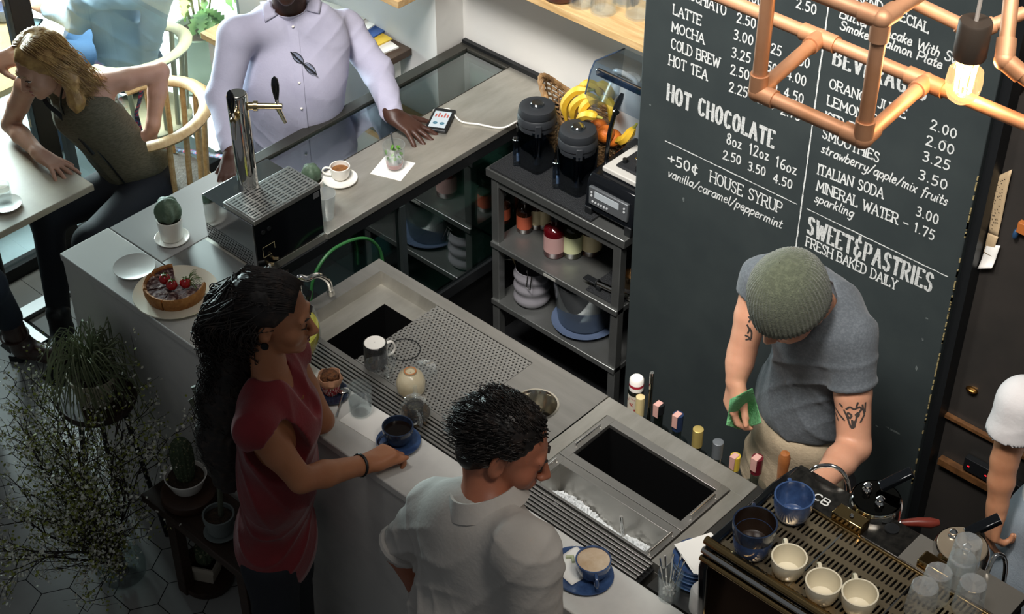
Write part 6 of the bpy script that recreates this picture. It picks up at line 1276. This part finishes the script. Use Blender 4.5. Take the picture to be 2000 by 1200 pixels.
# ---------------------------------------------------------------- barista
hc=PY(1546,590,2.93);p=person('barista in a green knit beanie and grey t shirt wiping with a green cloth',(-1.75,3.15,0))
sk=skin_mat('skin_fair','c79377','ba8468');f=V(-.2,-.74,-.70).normalized();upv=V(-.12,-.7,.7)
l_,_,_,_=frame(V(-.1,-1,0),(0,0,1));ft=V(-.16,-.98,0).normalized();l,_,_,MT=frame(ft,(0,.0,1))
s=SDF();A,M=head(s,hc,f,upv,1.04);N=PY(1592,600,3.07);SRp=PY(1487,545,3.10);SLp=PY(1663,660,3.07)
chain(s,[A(0,-.03,-.05),N,N+V(0,.03,-.06)],[.055,.057,.07])
ER=PY(1449,688,3.02);WRp=PY(1438,742,2.98);EL=PY(1668,872,3.0);WLp=PY(1600,945,2.80)
chain(s,[SRp,SRp.lerp(ER,.5),ER,ER.lerp(WRp,.4),WRp],[.052,.047,.04,.039,.027]);chain(s,[SLp,SLp.lerp(EL,.5),EL,EL.lerp(WLp,.4),WLp],[.052,.05,.046,.044,.029])
HRp=PY(1428,800,2.95);hand(s,WRp,HRp-WRp,V(-.55,-.6,.5),-1,(.5,.55,.6,.65),thumb=(.85,.45,-.2),tc=.3);hand(s,WLp,PY(1568,968,2.70)-WLp,V(0,-.2,1),1,(.5,.5,.55,.6))
Ch=PY(1588,690,3.10);Wa=PY(1566,800,3.12);s.ell(Ch,(.12,.06,.13),MT,.04)
body=s.build('body',sk,p,h=.0042);face_parts(A,M,p,'a8655a','4a3524',eyes=False)
c=SDF();tee=mat('charcoal_tee','4b5055',.9,noise=(140,'575c61',.45,.6),bump=(200,.15),sheen=.1)
ML=frame(ft+V(0,0,-.35),(0,-.35,1))[3]
c.ell(Ch+V(0,.02,.03),(.168,.12,.19),ML,.06);c.ell(Wa+V(0,.0,.03),(.150,.115,.16),MT,.08);c.ell((SRp+SLp)/2+V(0,.05,.0),(.15,.09,.075),ML,.06)
c.cone(N+V(-.02,.03,-.03),.075,SRp+V(.02,0,0),.068,.06);c.cone(N+V(.02,.03,-.03),.075,SLp+V(-.02,.0,0),.070,.06)
eR=SRp.lerp(ER,.34);eL=SLp.lerp(EL,.52);c.cone(SRp+V(.01,0,0),.069,SRp.lerp(ER,.4),.060,.03);c.cone(SLp,.070,SLp.lerp(EL,.6),.062,.03)
c.disp=wr(.004,((.8,.1,.8),32,(-.5,.2,.9),8),((-.7,.2,.6),27,(.4,0,1),7))
def sleeve_cut(c,e,d,far):  # remove what lies beyond a sleeve hem, locally
    c.cone(e+d*.045,.092,e+d*.16,.09,.004,'-')
c.cut((0,Wa.y,Wa.z-.015),(0,0.12,-1));sleeve_cut(c,eR,(ER-SRp).normalized(),1);sleeve_cut(c,eL,(EL-SLp).normalized(),1)
c.cone(A(0,-.03,-.04),.056,N+V(0,.01,.02),.058,.008,'-');c.build('t_shirt',tee,p,h=.005)
c=SDF();apr=mat('linen_apron','a3937a',.9,noise=(7,'8f806a',.4,.7),bump=(150,.2))
c.ell(Wa+V(0,0,-.07),(.152,.118,.09),MT,.05);c.ell(Wa+V(0,.0,-.26),(.17,.13,.22),MT,.06);c.ell(Wa+V(0,.02,-.55),(.18,.14,.28),MT,.06);c.cut((0,Wa.y,Wa.z-.004),(0,-.12,1));c.cut((0,0,.5),(0,0,-1))
c.disp=wr(.004,((1,.2,.2),20,(.2,0,1),5),((.5,.5,1),30,(1,0,.3),6));c.build('apron',apr,p,h=.006)
c=SDF()
for q in (-1,1): chain(c,[V(Wa.x+q*.08,3.17,.8),V(Wa.x+q*.09,3.17,.48),V(Wa.x+q*.1,3.18,.1)],[.1,.075,.055],.03);c.ell((Wa.x+q*.1,3.12,.045),(.05,.13,.045),None,.02)
c.build('trousers',blackd,p,h=.012)
# beanie with knitted ribs
bm_=mat('olive_knit','454a3a',.95,noise=(90,'525745',.45,.6),bump=(240,.5),sheen=.2)
l2,f2,u2,M2=frame(f,upv);ax=(u2*.93-f2*.34).normalized();Mb=Matrix((l2,(ax.cross(l2)),ax)).transposed()
prof=[(.0925,-.055),(.0975,-.05),(.0985,-.03),(.099,0),(.097,.03),(.091,.06),(.08,.088),(.062,.111),(.04,.126),(.018,.134),(.001,.136)]
prof=[(a*1.05,b_*1.05) for a,b_ in prof];b=MB();b.lathe(prof,A(0,-.01,.035),240,Mb@Matrix(((.92,0,0),(0,1.1,0),(0,0,1))),wob=lambda a,z:1+.013*(1 if math.cos(a*56)>0 else -1)*(1 if z<.12 else .4),cap=False);b.build('beanie',bm_,p,w=True,ang=180)
# tattoos laid on the arm surface
bv=BVHTree.FromObject(body,bpy.context.evaluated_depsgraph_get()) if False else BVHTree.FromPolygons([v.co+base(body) for v in body.data.vertices],[tuple(q.vertices) for q in body.data.polygons])
def on_skin(px,py):
    d=Vector(_ray(px,py)).normalized();h=bv.ray_cast(Vector(CAM),d);return (h[0]+h[1]*.0008,h[1]) if h[0] is not None else (None,None)
def tattoo(lines,w):
    b=MB()
    for ln in lines:
        pr=[]
        for i in range(len(ln)-1):
            for t in (0,.25,.5,.75): pr.append((lerp(ln[i][0],ln[i+1][0],t),lerp(ln[i][1],ln[i+1][1],t)))
        pr.append(ln[-1]);hh=[on_skin(*q) for q in pr]
        for (a,na),(b_,nb) in zip(hh,hh[1:]):
            if a is None or b_ is None or (a-b_).length>.02: continue
            e=(b_-a)
            if e.length<1e-6: continue
            s_=na.cross(e.normalized())*w;b.add([a+s_,a-s_,b_-s_,b_+s_],[(0,1,2,3)])
    if b.f: b.build('tattoo',mat('tattoo_ink','3b3430',.6),p,w=True,flat=True)
tattoo([((1628,790),(1640,810),(1650,822)),((1630,800),(1638,822)),((1652,800),(1660,795),(1668,800),(1680,795),(1684,802)),((1648,800),(1655,815),(1662,836),(1668,836),(1674,812),(1682,800)),((1656,806),(1664,812),(1660,818),(1655,812),(1656,806)),((1670,812),(1676,806),(1678,812),(1671,816)),((1664,820),(1665,834)),((1668,822),(1669,834)),((1684,790),(1688,810),(1680,826)),((1690,786),(1689,806)),((1646,796),(1640,788)),((1672,796),(1676,786))],.0028)
tattoo([((1462,618),(1466,624),(1462,630)),((1459,634),(1464,644),(1460,652)),((1455,655),(1462,658),(1466,665)),((1456,664),(1464,662)),((1464,640),(1468,650),(1467,662))],.0025)
# green cloth
cl=mat('green_sponge_cloth','6fb27a',.9,noise=(60,'5fa26b'),bump=(130,.8));B0=PY(1445,800,2.95)
t=thing('cleaning_cloth','green dimpled cleaning cloth held in the hand of the barista','cloth',B0)
def cfn(u,v):
    x=lerp(1418,1492,u)+18*(v-.5);y=lerp(765,840,v)+10*math.sin(u*3);w=.5-abs(u-.5);q=PY(1418+70*u+ (8-26*u)*(1-v),758+22*(1-u)*(1-v)+ (82-22*abs(u-.4))*v,2.945-.035*math.sin(u*4.2+v*2.5)-.02*math.cos(v*5));return q-B0
MB().surf(cfn,26,26).build('cloth',cl,t,solid=.003,sub=1)
# ---------------------------------------------------------------- man in the lavender shirt
p=person('dark skinned bearded man in a pale lavender shirt leaning on the counter',(-4.25,3.33,0))
sk=skin_mat('skin_deep','42281e','371f17');N=V(-4.205,3.345,1.385);ft=V(.72,-.69,0).normalized();l,_,_,MT=frame(ft,(0,0,1))
s=SDF();hc=N+V(.04,-.035,.205);A,M=head(s,hc,ft+V(0,0,-.1),(0,0,1),1.05);chain(s,[A(0,-.03,-.05),N],[.06,.062])
SL=PX(675,55,-4.20);SR=PX(462,70,-4.26);EL=PX(738,140,-4.03);WL=P(768,226,1.055);ER=PX(436,190,-4.22);WR3=P(456,300,1.06)
chain(s,[SL,EL,WL],[.05,.043,.031]);chain(s,[SR,ER,WR3],[.05,.043,.031]);hand(s,WL,P(815,262,1.015)-WL+V(0,0,.005),V(-.1,0,1),-1,(.12,.12,.14,.16),.5,1.08,thumb=(.6,.75,-.1));hand(s,WR3,P(448,342,1.015)-WR3,V(-.1,0,1),1,(.25,.25,.3,.3),.3,1.0)
Ch=N+V(-.0,.01,-.17)-ft*.01;Be=V(-4.165,3.29,1.10);s.ell(Ch,(.15,.1,.18),MT,.04)
s.build('body',sk,p,h=.0042);face_parts(A,M,p,'4a2620','15100e')
c=SDF();lav=mat('lavender_shirt','b0aec2',.85,noise=(5,'a3a1b6',.4,.7),bump=(140,.1))
c.ell(Ch,(.20,.125,.20),MT,.06);c.ell(Be,(.195,.155,.17),MT,.08);c.ell(Be+V(-.01,0,-.17),(.185,.14,.2),MT,.08)
c.cone(N-l*.03+V(0,0,-.06),.07,SR,.064,.05);c.cone(N+l*.03+V(0,0,-.06),.07,SL,.064,.05);c.cone(SR,.066,ER,.058,.03);c.cone(ER,.058,ER.lerp(WR3,.85),.045,.03);c.cone(SL,.066,EL,.058,.03);c.cone(EL,.058,EL.lerp(WL,.92),.044,.03)
c.disp=wr(.004,((.5,.5,1),28,(1,-.4,.2),7),((.8,.5,-.6),24,(.2,.3,1),6));c.cone(N+V(0,0,.0),.060,N+V(.03,-.03,.12),.07,.012,'-');c.cone(N+ft*.07+V(0,0,.04),.035,N+ft*.115+V(0,0,-.07),.014,.01,'-')
shirt=c.build('shirt',lav,p,h=.005)
bs=BVHTree.FromPolygons([v.co+base(shirt) for v in shirt.data.vertices],[tuple(q_.vertices) for q_ in shirt.data.polygons])
def on_shirt(px,py,o=.003):
    h=bs.ray_cast(Vector(CAM),Vector(_ray(px,py)).normalized());return h[0]+h[1]*o if h[0] is not None else None
for cr in (((506,-14),(540,-10),(546,28),(517,44)),((598,-12),(628,-14),(622,28),(588,20))):
    last=[V(*on_shirt(*cr[2],.008)) if on_shirt(*cr[2],.008) else N]
    def cf(u,v):
        px=lerp(lerp(cr[0][0],cr[1][0],u),lerp(cr[3][0],cr[2][0],u),v);py=lerp(lerp(cr[0][1],cr[1][1],u),lerp(cr[3][1],cr[2][1],u),v);h=on_shirt(px,py,.007)
        if h is None: h=last[0]+V(0,0,.003)
        last[0]=h;return h
    MB().surf(lambda u,v:cf(u,1-v),7,9).build('collar_flap',lav,shirt,w=True,solid=.005)
MB().lathe([(.066,-.02),(.070,.03),(.074,.03),(.072,-.02)],N+V(-.005,.005,-.005),28,basis(V(.25,-.22,1)),cap=False).build('collar_stand',lav,shirt,w=True)
pk=[q for q in (on_shirt(lerp(572,594,t),lerp(48,275,t),.002) for t in [i/20 for i in range(21)]) if q]
MB().tube(pk,.018,6,flat=.14,up=ft).build('placket',lav,shirt,w=True)
for t_ in (.0,.5,.72,.92):
    q=on_shirt(lerp(574,594,t_),lerp(52,272,t_),.006)
    if q: MB().ell(q,(.0055,.0055,.004),10,6).build('button',white,shirt,w=True)
bd=SDF();bd.ell(A(0,.04,-.075),(.052,.056,.045),M,.02);bd.ell(A(0,.066,-.04),(.04,.05,.03),M,.02,'-');bd.disp=wr(.003,((1,.2,.3),120,(0,1,1),90));bd.build('beard',mat('grey_black_beard','3a3634',.9,noise=(70,'8a8784',.5,.65)),p,h=.004)
MB().ell(A(0,-.02,.045),(.08,.098,.085),20,12,M).build('hair',hd,p,w=True)
g0=on_shirt(568,101,.012);g1=on_shirt(617,145,.012)
if g0 and g1:
    t=thing('eyeglasses','thin black framed eyeglasses hanging from the shirt front of the lavender shirted man','glasses',g0);m_=(g0+g1)/2-g0
    for a_,lb in ((.27,1),(.73,2)):
        c_=(g1-g0)*a_;d_=(g1-g0).normalized();n_=ft;s_=d_.cross(n_);R1=(g1-g0).length*.20;ring=[c_+d_*R1*math.cos(a)+(s_*.75+n_*.5)*R1*.62*math.sin(a)+n_*.004 for a in [k*PI/10 for k in range(20)]];MB().tube(ring,.0013,6,True).build('rim',blk,t);b=MB();b.add(ring,[tuple(range(20))]);b.build('lens',glassmat('lens_clear','dfe6ea',.1,.02,.4),t,flat=True)
    MB().tube([V(0,0,0)+n_*.006,(g1-g0)*.5+n_*.012,(g1-g0)+n_*.006],.0028,6).build('bridge',blk,t);MB().tube([n_*.006,(g1-g0)*.12-n_*.006+V(0,0,-.02),(g1-g0)*.5+V(0,0,-.03)],.0016,6).build('temple',blk,t)
c=SDF()
for q in (-1,1): chain(c,[V(-4.24,3.36,.85)+l*q*.09,V(-4.26,3.38,.48)+l*q*.1,V(-4.27,3.39,.1)+l*q*.1],[.11,.08,.06],.03);c.ell(V(-4.25,3.36,.045)+l*q*.1,(.05,.12,.045),MT,.02)
c.build('trousers',mat('blue_jeans','34506e',.8),p,h=.012)
# ---------------------------------------------------------------- blonde woman at the table
Pv=V(-4.77,2.95,.60);N=P(116,150,1.03);hc=P(80,125,1.13)
p=person('blonde woman in an olive tank top seated sideways at the cafe table',(Pv.x,Pv.y,0))
sk=skin_mat('skin_pale','b98c76','ac7d68');f=V(.0,-.93,-.36);ft=V(.25,-.95,.1).normalized();up=(N-Pv).normalized();l,_,_,MT=frame(ft,up)
s=SDF();A,M=head(s,hc,f,(-.12,-.15,1),.98);chain(s,[A(0,-.03,-.05),N],[.046,.05])
SR=P(52,168,1.0);SL=P(182,168,.99);ER=P(20,243,.80);WR4=P(80,303,.795);EL=P(312,140,1.0);WL=P(298,250,.80)
chain(s,[N,SR],[.045,.046]);chain(s,[N,SL],[.045,.047]);chain(s,[SR,SR.lerp(ER,.5),ER,ER.lerp(WR4,.35),WR4],[.045,.041,.034,.036,.025]);chain(s,[SL,SL.lerp(EL,.5),EL,EL.lerp(WL,.35),WL],[.047,.043,.036,.037,.025])
hand(s,WR4,P(118,330,.768)-WR4,V(0,.1,1),-1,(.16,.15,.17,.2),.55,.92,thumb=(.7,.6,-.2));hand(s,WL,P(290,288,.70)-WL,V(.8,.2,.3),1,(.35,.4,.45,.5),.1,.9)
Ch=Pv.lerp(N,.68);Wa=Pv.lerp(N,.32);s.ell(Ch,(.135,.088,.15),MT,.05);s.ell(Wa,(.11,.08,.13),MT,.05);s.build('body',sk,p,h=.0042);face_parts(A,M,p,'9a4a48','7a5a38',True,'2a1e18',open_=.004)
c=SDF();tank=mat('olive_knit_top','5f5847',.9,noise=(60,'4e4838',.45,.6),stretch=(1,1,5),bump=(160,.2))
c.ell(Ch+V(0,0,-.01),(.148,.102,.15),MT,.05);c.ell(Wa,(.130,.105,.15),MT,.07);c.ell(Pv+V(0,0,.03),(.155,.115,.075),MT,.06);c.ell(Ch+ft*.055-up*.02,(.11,.065,.065),MT,.04)
c.cone(N-l*.05-up*.05,.042,SR.lerp(N,.42)-up*.0,.04,.03);c.cone(N+l*.05-up*.05,.042,SL.lerp(N,.42),.04,.03)
c.cone(N+ft*.06+up*.03,.055,N+ft*.1-up*.06,.05,.015,'-');c.cone(N+up*.03,.06,N+up*.1,.07,.01,'-');c.cone(SR+up*.04,.055,SR-up*.06,.05,.01,'-');c.cone(SL+up*.04,.055,SL-up*.06,.05,.01,'-')
c.cut(Pv-up*.035,tuple(-up));c.disp=wr(.004,((.3,.3,1),40,(1,.2,.2),8),((.8,.2,.6),34,(.2,.8,.3),9));top=c.build('tank_top',tank,p,h=.005)
c=SDF();KR=P(92,425,.50);KL=V(-4.62,2.60,.52);FR=V(-4.79,2.49,.10);c.ell(Pv+V(0,0,-.06),(.165,.13,.11),MT,.05);chain(c,[Pv+V(-.05,-.03,-.06),KR,FR],[.095,.065,.045],.03);chain(c,[Pv+V(.08,-.02,-.06),KL,V(-4.55,2.50,.10)],[.095,.065,.045],.03)
c.build('jeans',mat('black_jeans','15171d',.8,bump=(300,.15)),p,h=.007)
c=SDF();bt=mat('black_boot','1a1a1b',.4)
for q,x in ((FR,0),(V(-4.55,2.50,.10),0)): c.cone(q+V(0,0,.04),.05,q+V(.0,0,-.04),.045,.03);c.cone(q+V(.005,0,-.055),.04,q+V(.07,-.09,-.06),.035,.03)
c.cut((0,0,.002),(0,0,-1));c.build('boots',bt,p,h=.006)
bls=mat('blonde_hair','8f6a3e',.45,noise=(35,'b58f58',.4,.65))
s=SDF();s.ell(A(0,-.022,.04),(.084,.099,.088),M,.03);
for q in (-1,1): s.cone(A(q*.070,-.02,.02),.034,A(q*.082,-.035,-.075),.032,.04);s.cone(A(q*.082,-.035,-.075),.032,A(q*.085,.0,-.17),.03,.03);s.cone(A(q*.085,.0,-.17),.03,A(q*.08,.02,-.22),.012,.03)
s.cone(A(0,-.07,0),.06,A(0,-.07,-.14),.055,.04);s.ell(A(0,.095,-.035),(.075,.075,.10),M,.015,'-');s.disp=wr(.003,((.7,.7,.1),90,(0,0,1),22));hair=s.build('hair',bls,p,h=.0055)
def bf(q,i):
    sgn=-1 if i%2 else 1;y0=q.uniform(-.10,.03);o=q.uniform(.0,.03);ph=q.uniform(0,6);L=q.uniform(.7,1.05);fw=q.uniform(-.08,-.015)
    zt_=.032+.096*math.sqrt(max(.05,1-((y0+.018)/.105)**2));pts=[A(sgn*.010,y0,zt_)]
    for j in range(1,15):
        t=j/14*L;z=zt_-.003-.36*t;x=sgn*(min(.09,.012+.30*t)+o*.8+.007*math.sin(t*14+ph));y=y0*(1-.5*t)+fw*t*1.4+.009*math.cos(t*13+ph)
        pts.append(A(x,y,z if t>.12 else zt_-.15*t))
    return pts
strands('locks',bls,hair,520,bf,.0024,4,4)
def bk(q,i):
    a=q.uniform(-1.2,1.2);ph=q.uniform(0,6);L=q.uniform(.8,1.05);pts=[]
    for j in range(13): t=j/12*L;r_=.1;pts.append(A(.092*math.sin(a)*min(1,.25+2*t)+.006*math.sin(t*12+ph),-.02-.085*math.cos(a)*min(1,.3+2.2*t)+.006*math.cos(t*12+ph),.128-.05*t-.27*max(0,t-.18)))
    return pts
strands('back_hair',bls,hair,260,bk,.0026,4,9)
MB().tube(spline([A(0,-.02,-.1)+l*.05,N+l*.06+ft*.05-up*.02,Ch+ft*.1+up*.03,Wa+ft*.105+l*.02,Pv+ft*.13+l*.05],5),.010,6,flat=.4).build('dark_sash',blk,top,w=True)
MB().tube(spline([N-l*.05+ft*.02,N-l*.05+ft*.09-up*.06,Ch+ft*.11-l*.01,Wa+ft*.115+l*.0],5),.009,6,flat=.4).build('dark_sash',blk,top,w=True)
MB().tube([P(297,278,.735)+Vector((.007*math.cos(a),.007*math.sin(a)*.5,.007*math.sin(a))) for a in [k*PI/6 for k in range(12)]],.002,6,True).build('ring',chrome,p,w=True)
# ---------------------------------------------------------------- server at the right edge
p=person('server in a white tee and pale denim apron at the right edge of the picture',(-1.06,3.42,0))
sk=skin_mat('skin_warm','b5805f','a87253');s=SDF();y=3.34;SR=PY(1998,785,y+.03);ER=PY(1962,900,y);WR5=PY(1946,1000,y-.03);HD=PY(1938,1050,y-.04)
chain(s,[SR,SR.lerp(ER,.5),ER,ER.lerp(WR5,.4),WR5],[.05,.046,.038,.037,.026]);hand(s,WR5,HD-WR5,V(-.6,-.7,.1),1,(.25,.3,.9,1.0),k=1.0,thumb=(.8,.45,-.1))
N=SR+V(.17,.06,.07);l,_,_,MT=frame(V(-.3,-.95,0),(0,0,1));A,M=head(s,N+V(-.03,-.07,.2),V(-.2,-.9,-.3),(0,0,1));chain(s,[A(0,-.03,-.05),N],[.05,.055]);chain(s,[N+V(.1,.04,-.05),N+V(.17,.05,-.34),N+V(.15,-.1,-.55)],[.05,.04,.03]);hand(s,N+V(.15,-.1,-.55),V(0,-.3,-1),V(1,0,0),-1)
s.build('body',sk,p,h=.0048);face_parts(A,M,p,'8a4f42','1a1411');MB().ell(A(0,-.025,.045),(.084,.098,.087),20,12,M).build('hair',hd,p,w=True)
c=SDF();wt=mat('white_tee','c9c5c4',.9,bump=(60,.15));Cc=N+V(.01,.02,-.2);c.ell(Cc,(.16,.11,.2),MT,.05);c.ell(Cc+V(0,0,-.22),(.15,.11,.2),MT,.06);c.cone(N+V(-.02,0,-.05),.06,SR,.066,.05);c.cone(SR,.068,SR.lerp(ER,.6),.078,.03);c.cone(N+V(.02,0,-.05),.06,N+V(.14,.04,-.08),.066,.05)
c.cut(SR.lerp(ER,.46),tuple((ER-SR).normalized()*1.0)) if False else None
c.disp=wr(.003,((.5,.2,1),26,(1,0,.3),6));c.cone(N+V(0,-.01,.02),.058,N+V(0,-.03,.12),.07,.01,'-');d=(ER-SR).normalized();c.cone(SR.lerp(ER,.62)+d*.035,.09,SR.lerp(ER,.62)+d*.14,.09,.003,'-');c.build('t_shirt',wt,p,h=.006)
c=SDF();da=mat('pale_denim_apron','8e979f',.9,noise=(8,'808a93'),bump=(160,.2));c.ell(Cc+V(.0,0,-.30),(.168,.13,.14),MT,.05);c.ell(Cc+V(-.02,0,-.5),(.20,.15,.26),MT,.05);c.ell(Cc+V(-.02,0,-.72),(.20,.15,.26),MT,.05);c.cut((0,0,Cc.z-.2),(0,0,1));c.disp=wr(.004,((1,.2,.1),22,(0,0,1),5));ap=c.build('apron',da,p,h=.007)
c=SDF()
for q in (-1,1): chain(c,[V(N.x+q*.08,3.45,.6),V(N.x+q*.09,3.45,.1)],[.08,.055],.03);c.ell((N.x+q*.09,3.40,.045),(.05,.12,.045),None,.02)
c.build('trousers',blackd,p,h=.012)
# ---------------------------------------------------------------- guest at the left edge
p=person('guest in dark clothes and brown boots sitting at the left edge with a raised hand',(-5.2,2.3,0))
s=SDF();W6=P(-16,125,1.06);H6=P(22,112,1.08);hand(s,W6,H6-W6,V(.5,-.5,.5),1,(.2,.25,.3,.35),.5,.95,thumb=(.5,.8,.2));E6=W6+V(-.06,-.2,-.12);S6=E6+V(-.05,-.12,.24);N6=S6+V(.12,-.10,.06)
chain(s,[S6,E6,W6],[.05,.04,.027]);A,M=head(s,N6+V(.03,.05,.19),V(.4,.85,-.1),(0,0,1));chain(s,[A(0,-.03,-.05),N6],[.05,.055])
s.build('body',skin_mat('skin_light','b98f7a','ad806b'),p,h=.005);face_parts(A,M,p,'8a4f42','2a1c14');MB().ell(A(0,-.025,.045),(.084,.098,.087),20,12,M).build('hair',hd,p,w=True)
dk=mat('dark_jacket','17181c',.85,bump=(150,.2));c=SDF();B6=N6+V(0,-.02,-.22);l,_,_,MT=frame(V(.4,.9,0),(0,0,1));c.ell(B6,(.18,.12,.22),MT,.05);c.ell(B6+V(0,0,-.2),(.17,.13,.18),MT,.05);c.cone(N6+V(0,0,-.06),.07,S6,.066,.04);c.cone(S6,.064,E6,.054,.03);c.cone(E6,.054,E6.lerp(W6,.85),.042,.03);c.disp=wr(.004,((.5,.4,1),30,(1,0,.2),7));c.build('jacket',dk,p,h=.007)
bj=mat('blue_denim_dark','1d2431',.8);c=SDF();bo=P(52,668,.10);pel=B6+V(0,-.02,-.36);KN=P(-25,560,.5);c.ell(pel,(.16,.13,.12),MT,.04);chain(c,[pel,KN,bo+V(-.06,-.02,.10)],[.09,.07,.055],.03);chain(c,[pel,KN+V(.12,-.2,0),V(KN.x+.1,KN.y-.2,.1)],[.09,.07,.055],.03);c.build('jeans',bj,p,h=.008)
c=SDF();br=mat('brown_leather','3c241b',.35,noise=(12,'2b1914'),coat=.3);c.cone(bo+V(-.05,-.02,.06),.048,bo+V(-.03,-.01,-.03),.045,.03);c.cone(bo+V(-.02,.0,-.045),.042,bo+V(.085,.05,-.055),.036,.03);c.cone(bo+V(.085,.05,-.055),.034,bo+V(.12,.07,-.06),.027,.02);c.cut(bo+V(0,0,-.088),(0,0,-1));bt_=c.build('boot',br,p,h=.005)
MB().prism([(-.035,-.035),(.02,-.035),(.025,.035),(-.035,.035)],.001,.03,rot('Z',.5),(bo.x-.045,bo.y-.015,0)).build('heel',blk,bt_,w=True,bevel=.003)
MB().tube([bo+V(-.045,-.02,.02)+V(.05*math.cos(a),.05*math.sin(a),.006*math.sin(a)) for a in [k*PI/10 for k in range(20)]],.008,6,True,flat=.4).build('strap',br,bt_,w=True)
# ---------------------------------------------------------------- person in blue outside
GZ=-.25;p=person('person in a pale blue shirt sitting outside with their back to the window',(-5.75,3.45,GZ))
s=SDF();T=P(240,40,.55);N=P(245,-40,.85);S1=P(170,-10,.80);S2=P(310,-20,.80);E1=P(150,40,.62);W7=P(85,14,.60);l,_,_,MT=frame(V(-.75,-.3,.1),(0,0,1));A,M=head(s,N+V(-.06,0,.2),V(-.8,-.3,-.3),(0,0,1));chain(s,[A(0,-.03,-.05),N],[.05,.055])
chain(s,[S1,E1,W7],[.05,.04,.028]);hand(s,W7,V(-.9,-.2,0),V(0,0,1),1,(.6,.6,.6,.6));s.build('body',MATS['skin_light'],p,h=.006);MB().ell(A(0,-.025,.045),(.084,.098,.087),20,12,M).build('hair',hd,p,w=True)
c=SDF();bs_=mat('pale_blue_shirt','9fb2c4',.85,bump=(40,.2));c.ell(T+V(0,0,.10),(.19,.13,.22),MT,.06);c.ell(T+V(0.02,0,-.10),(.18,.14,.16),MT,.06);c.cone(N+V(0,0,-.06),.07,S1,.07,.05);c.cone(N+V(0,0,-.06),.07,S2,.07,.05);c.cone(S1,.068,E1,.055,.03);c.cone(E1,.055,E1.lerp(W7,.8),.042,.03);c.cone(S2,.068,S2+V(-.1,-.02,-.28),.055,.03)
c.disp=wr(.006,((.6,.6,.8),26,(1,0,.4),7),((-.5,.7,.6),22,(0,.5,1),6));c.build('shirt',bs_,p,h=.007)
c=SDF();pe=T+V(0,0,-.24);c.ell(pe,(.17,.15,.11),MT,.04)
for q in (-.1,.1): chain(c,[pe,pe+V(-.4,q-.1,.0),pe+V(-.42,q-.1,GZ+.05-pe.z)],[.09,.07,.05],.03)
c.build('jeans',MATS['blue_jeans'],p,h=.01)
ph=P(52,12,.63);t=thing('phone','dark phone lying by the hand of the person in blue outside','phone',(ph.x,ph.y,.5205),.6);MB().box(-.035,.035,-.07,.07,0,.009).build('case',blk,t,bevel=.003);MB().box(-.031,.031,-.06,.06,.0085,.0095).build('screen',mat('lit_screen2','6f8c94',.1,emit=('4a656d',.3)),t)
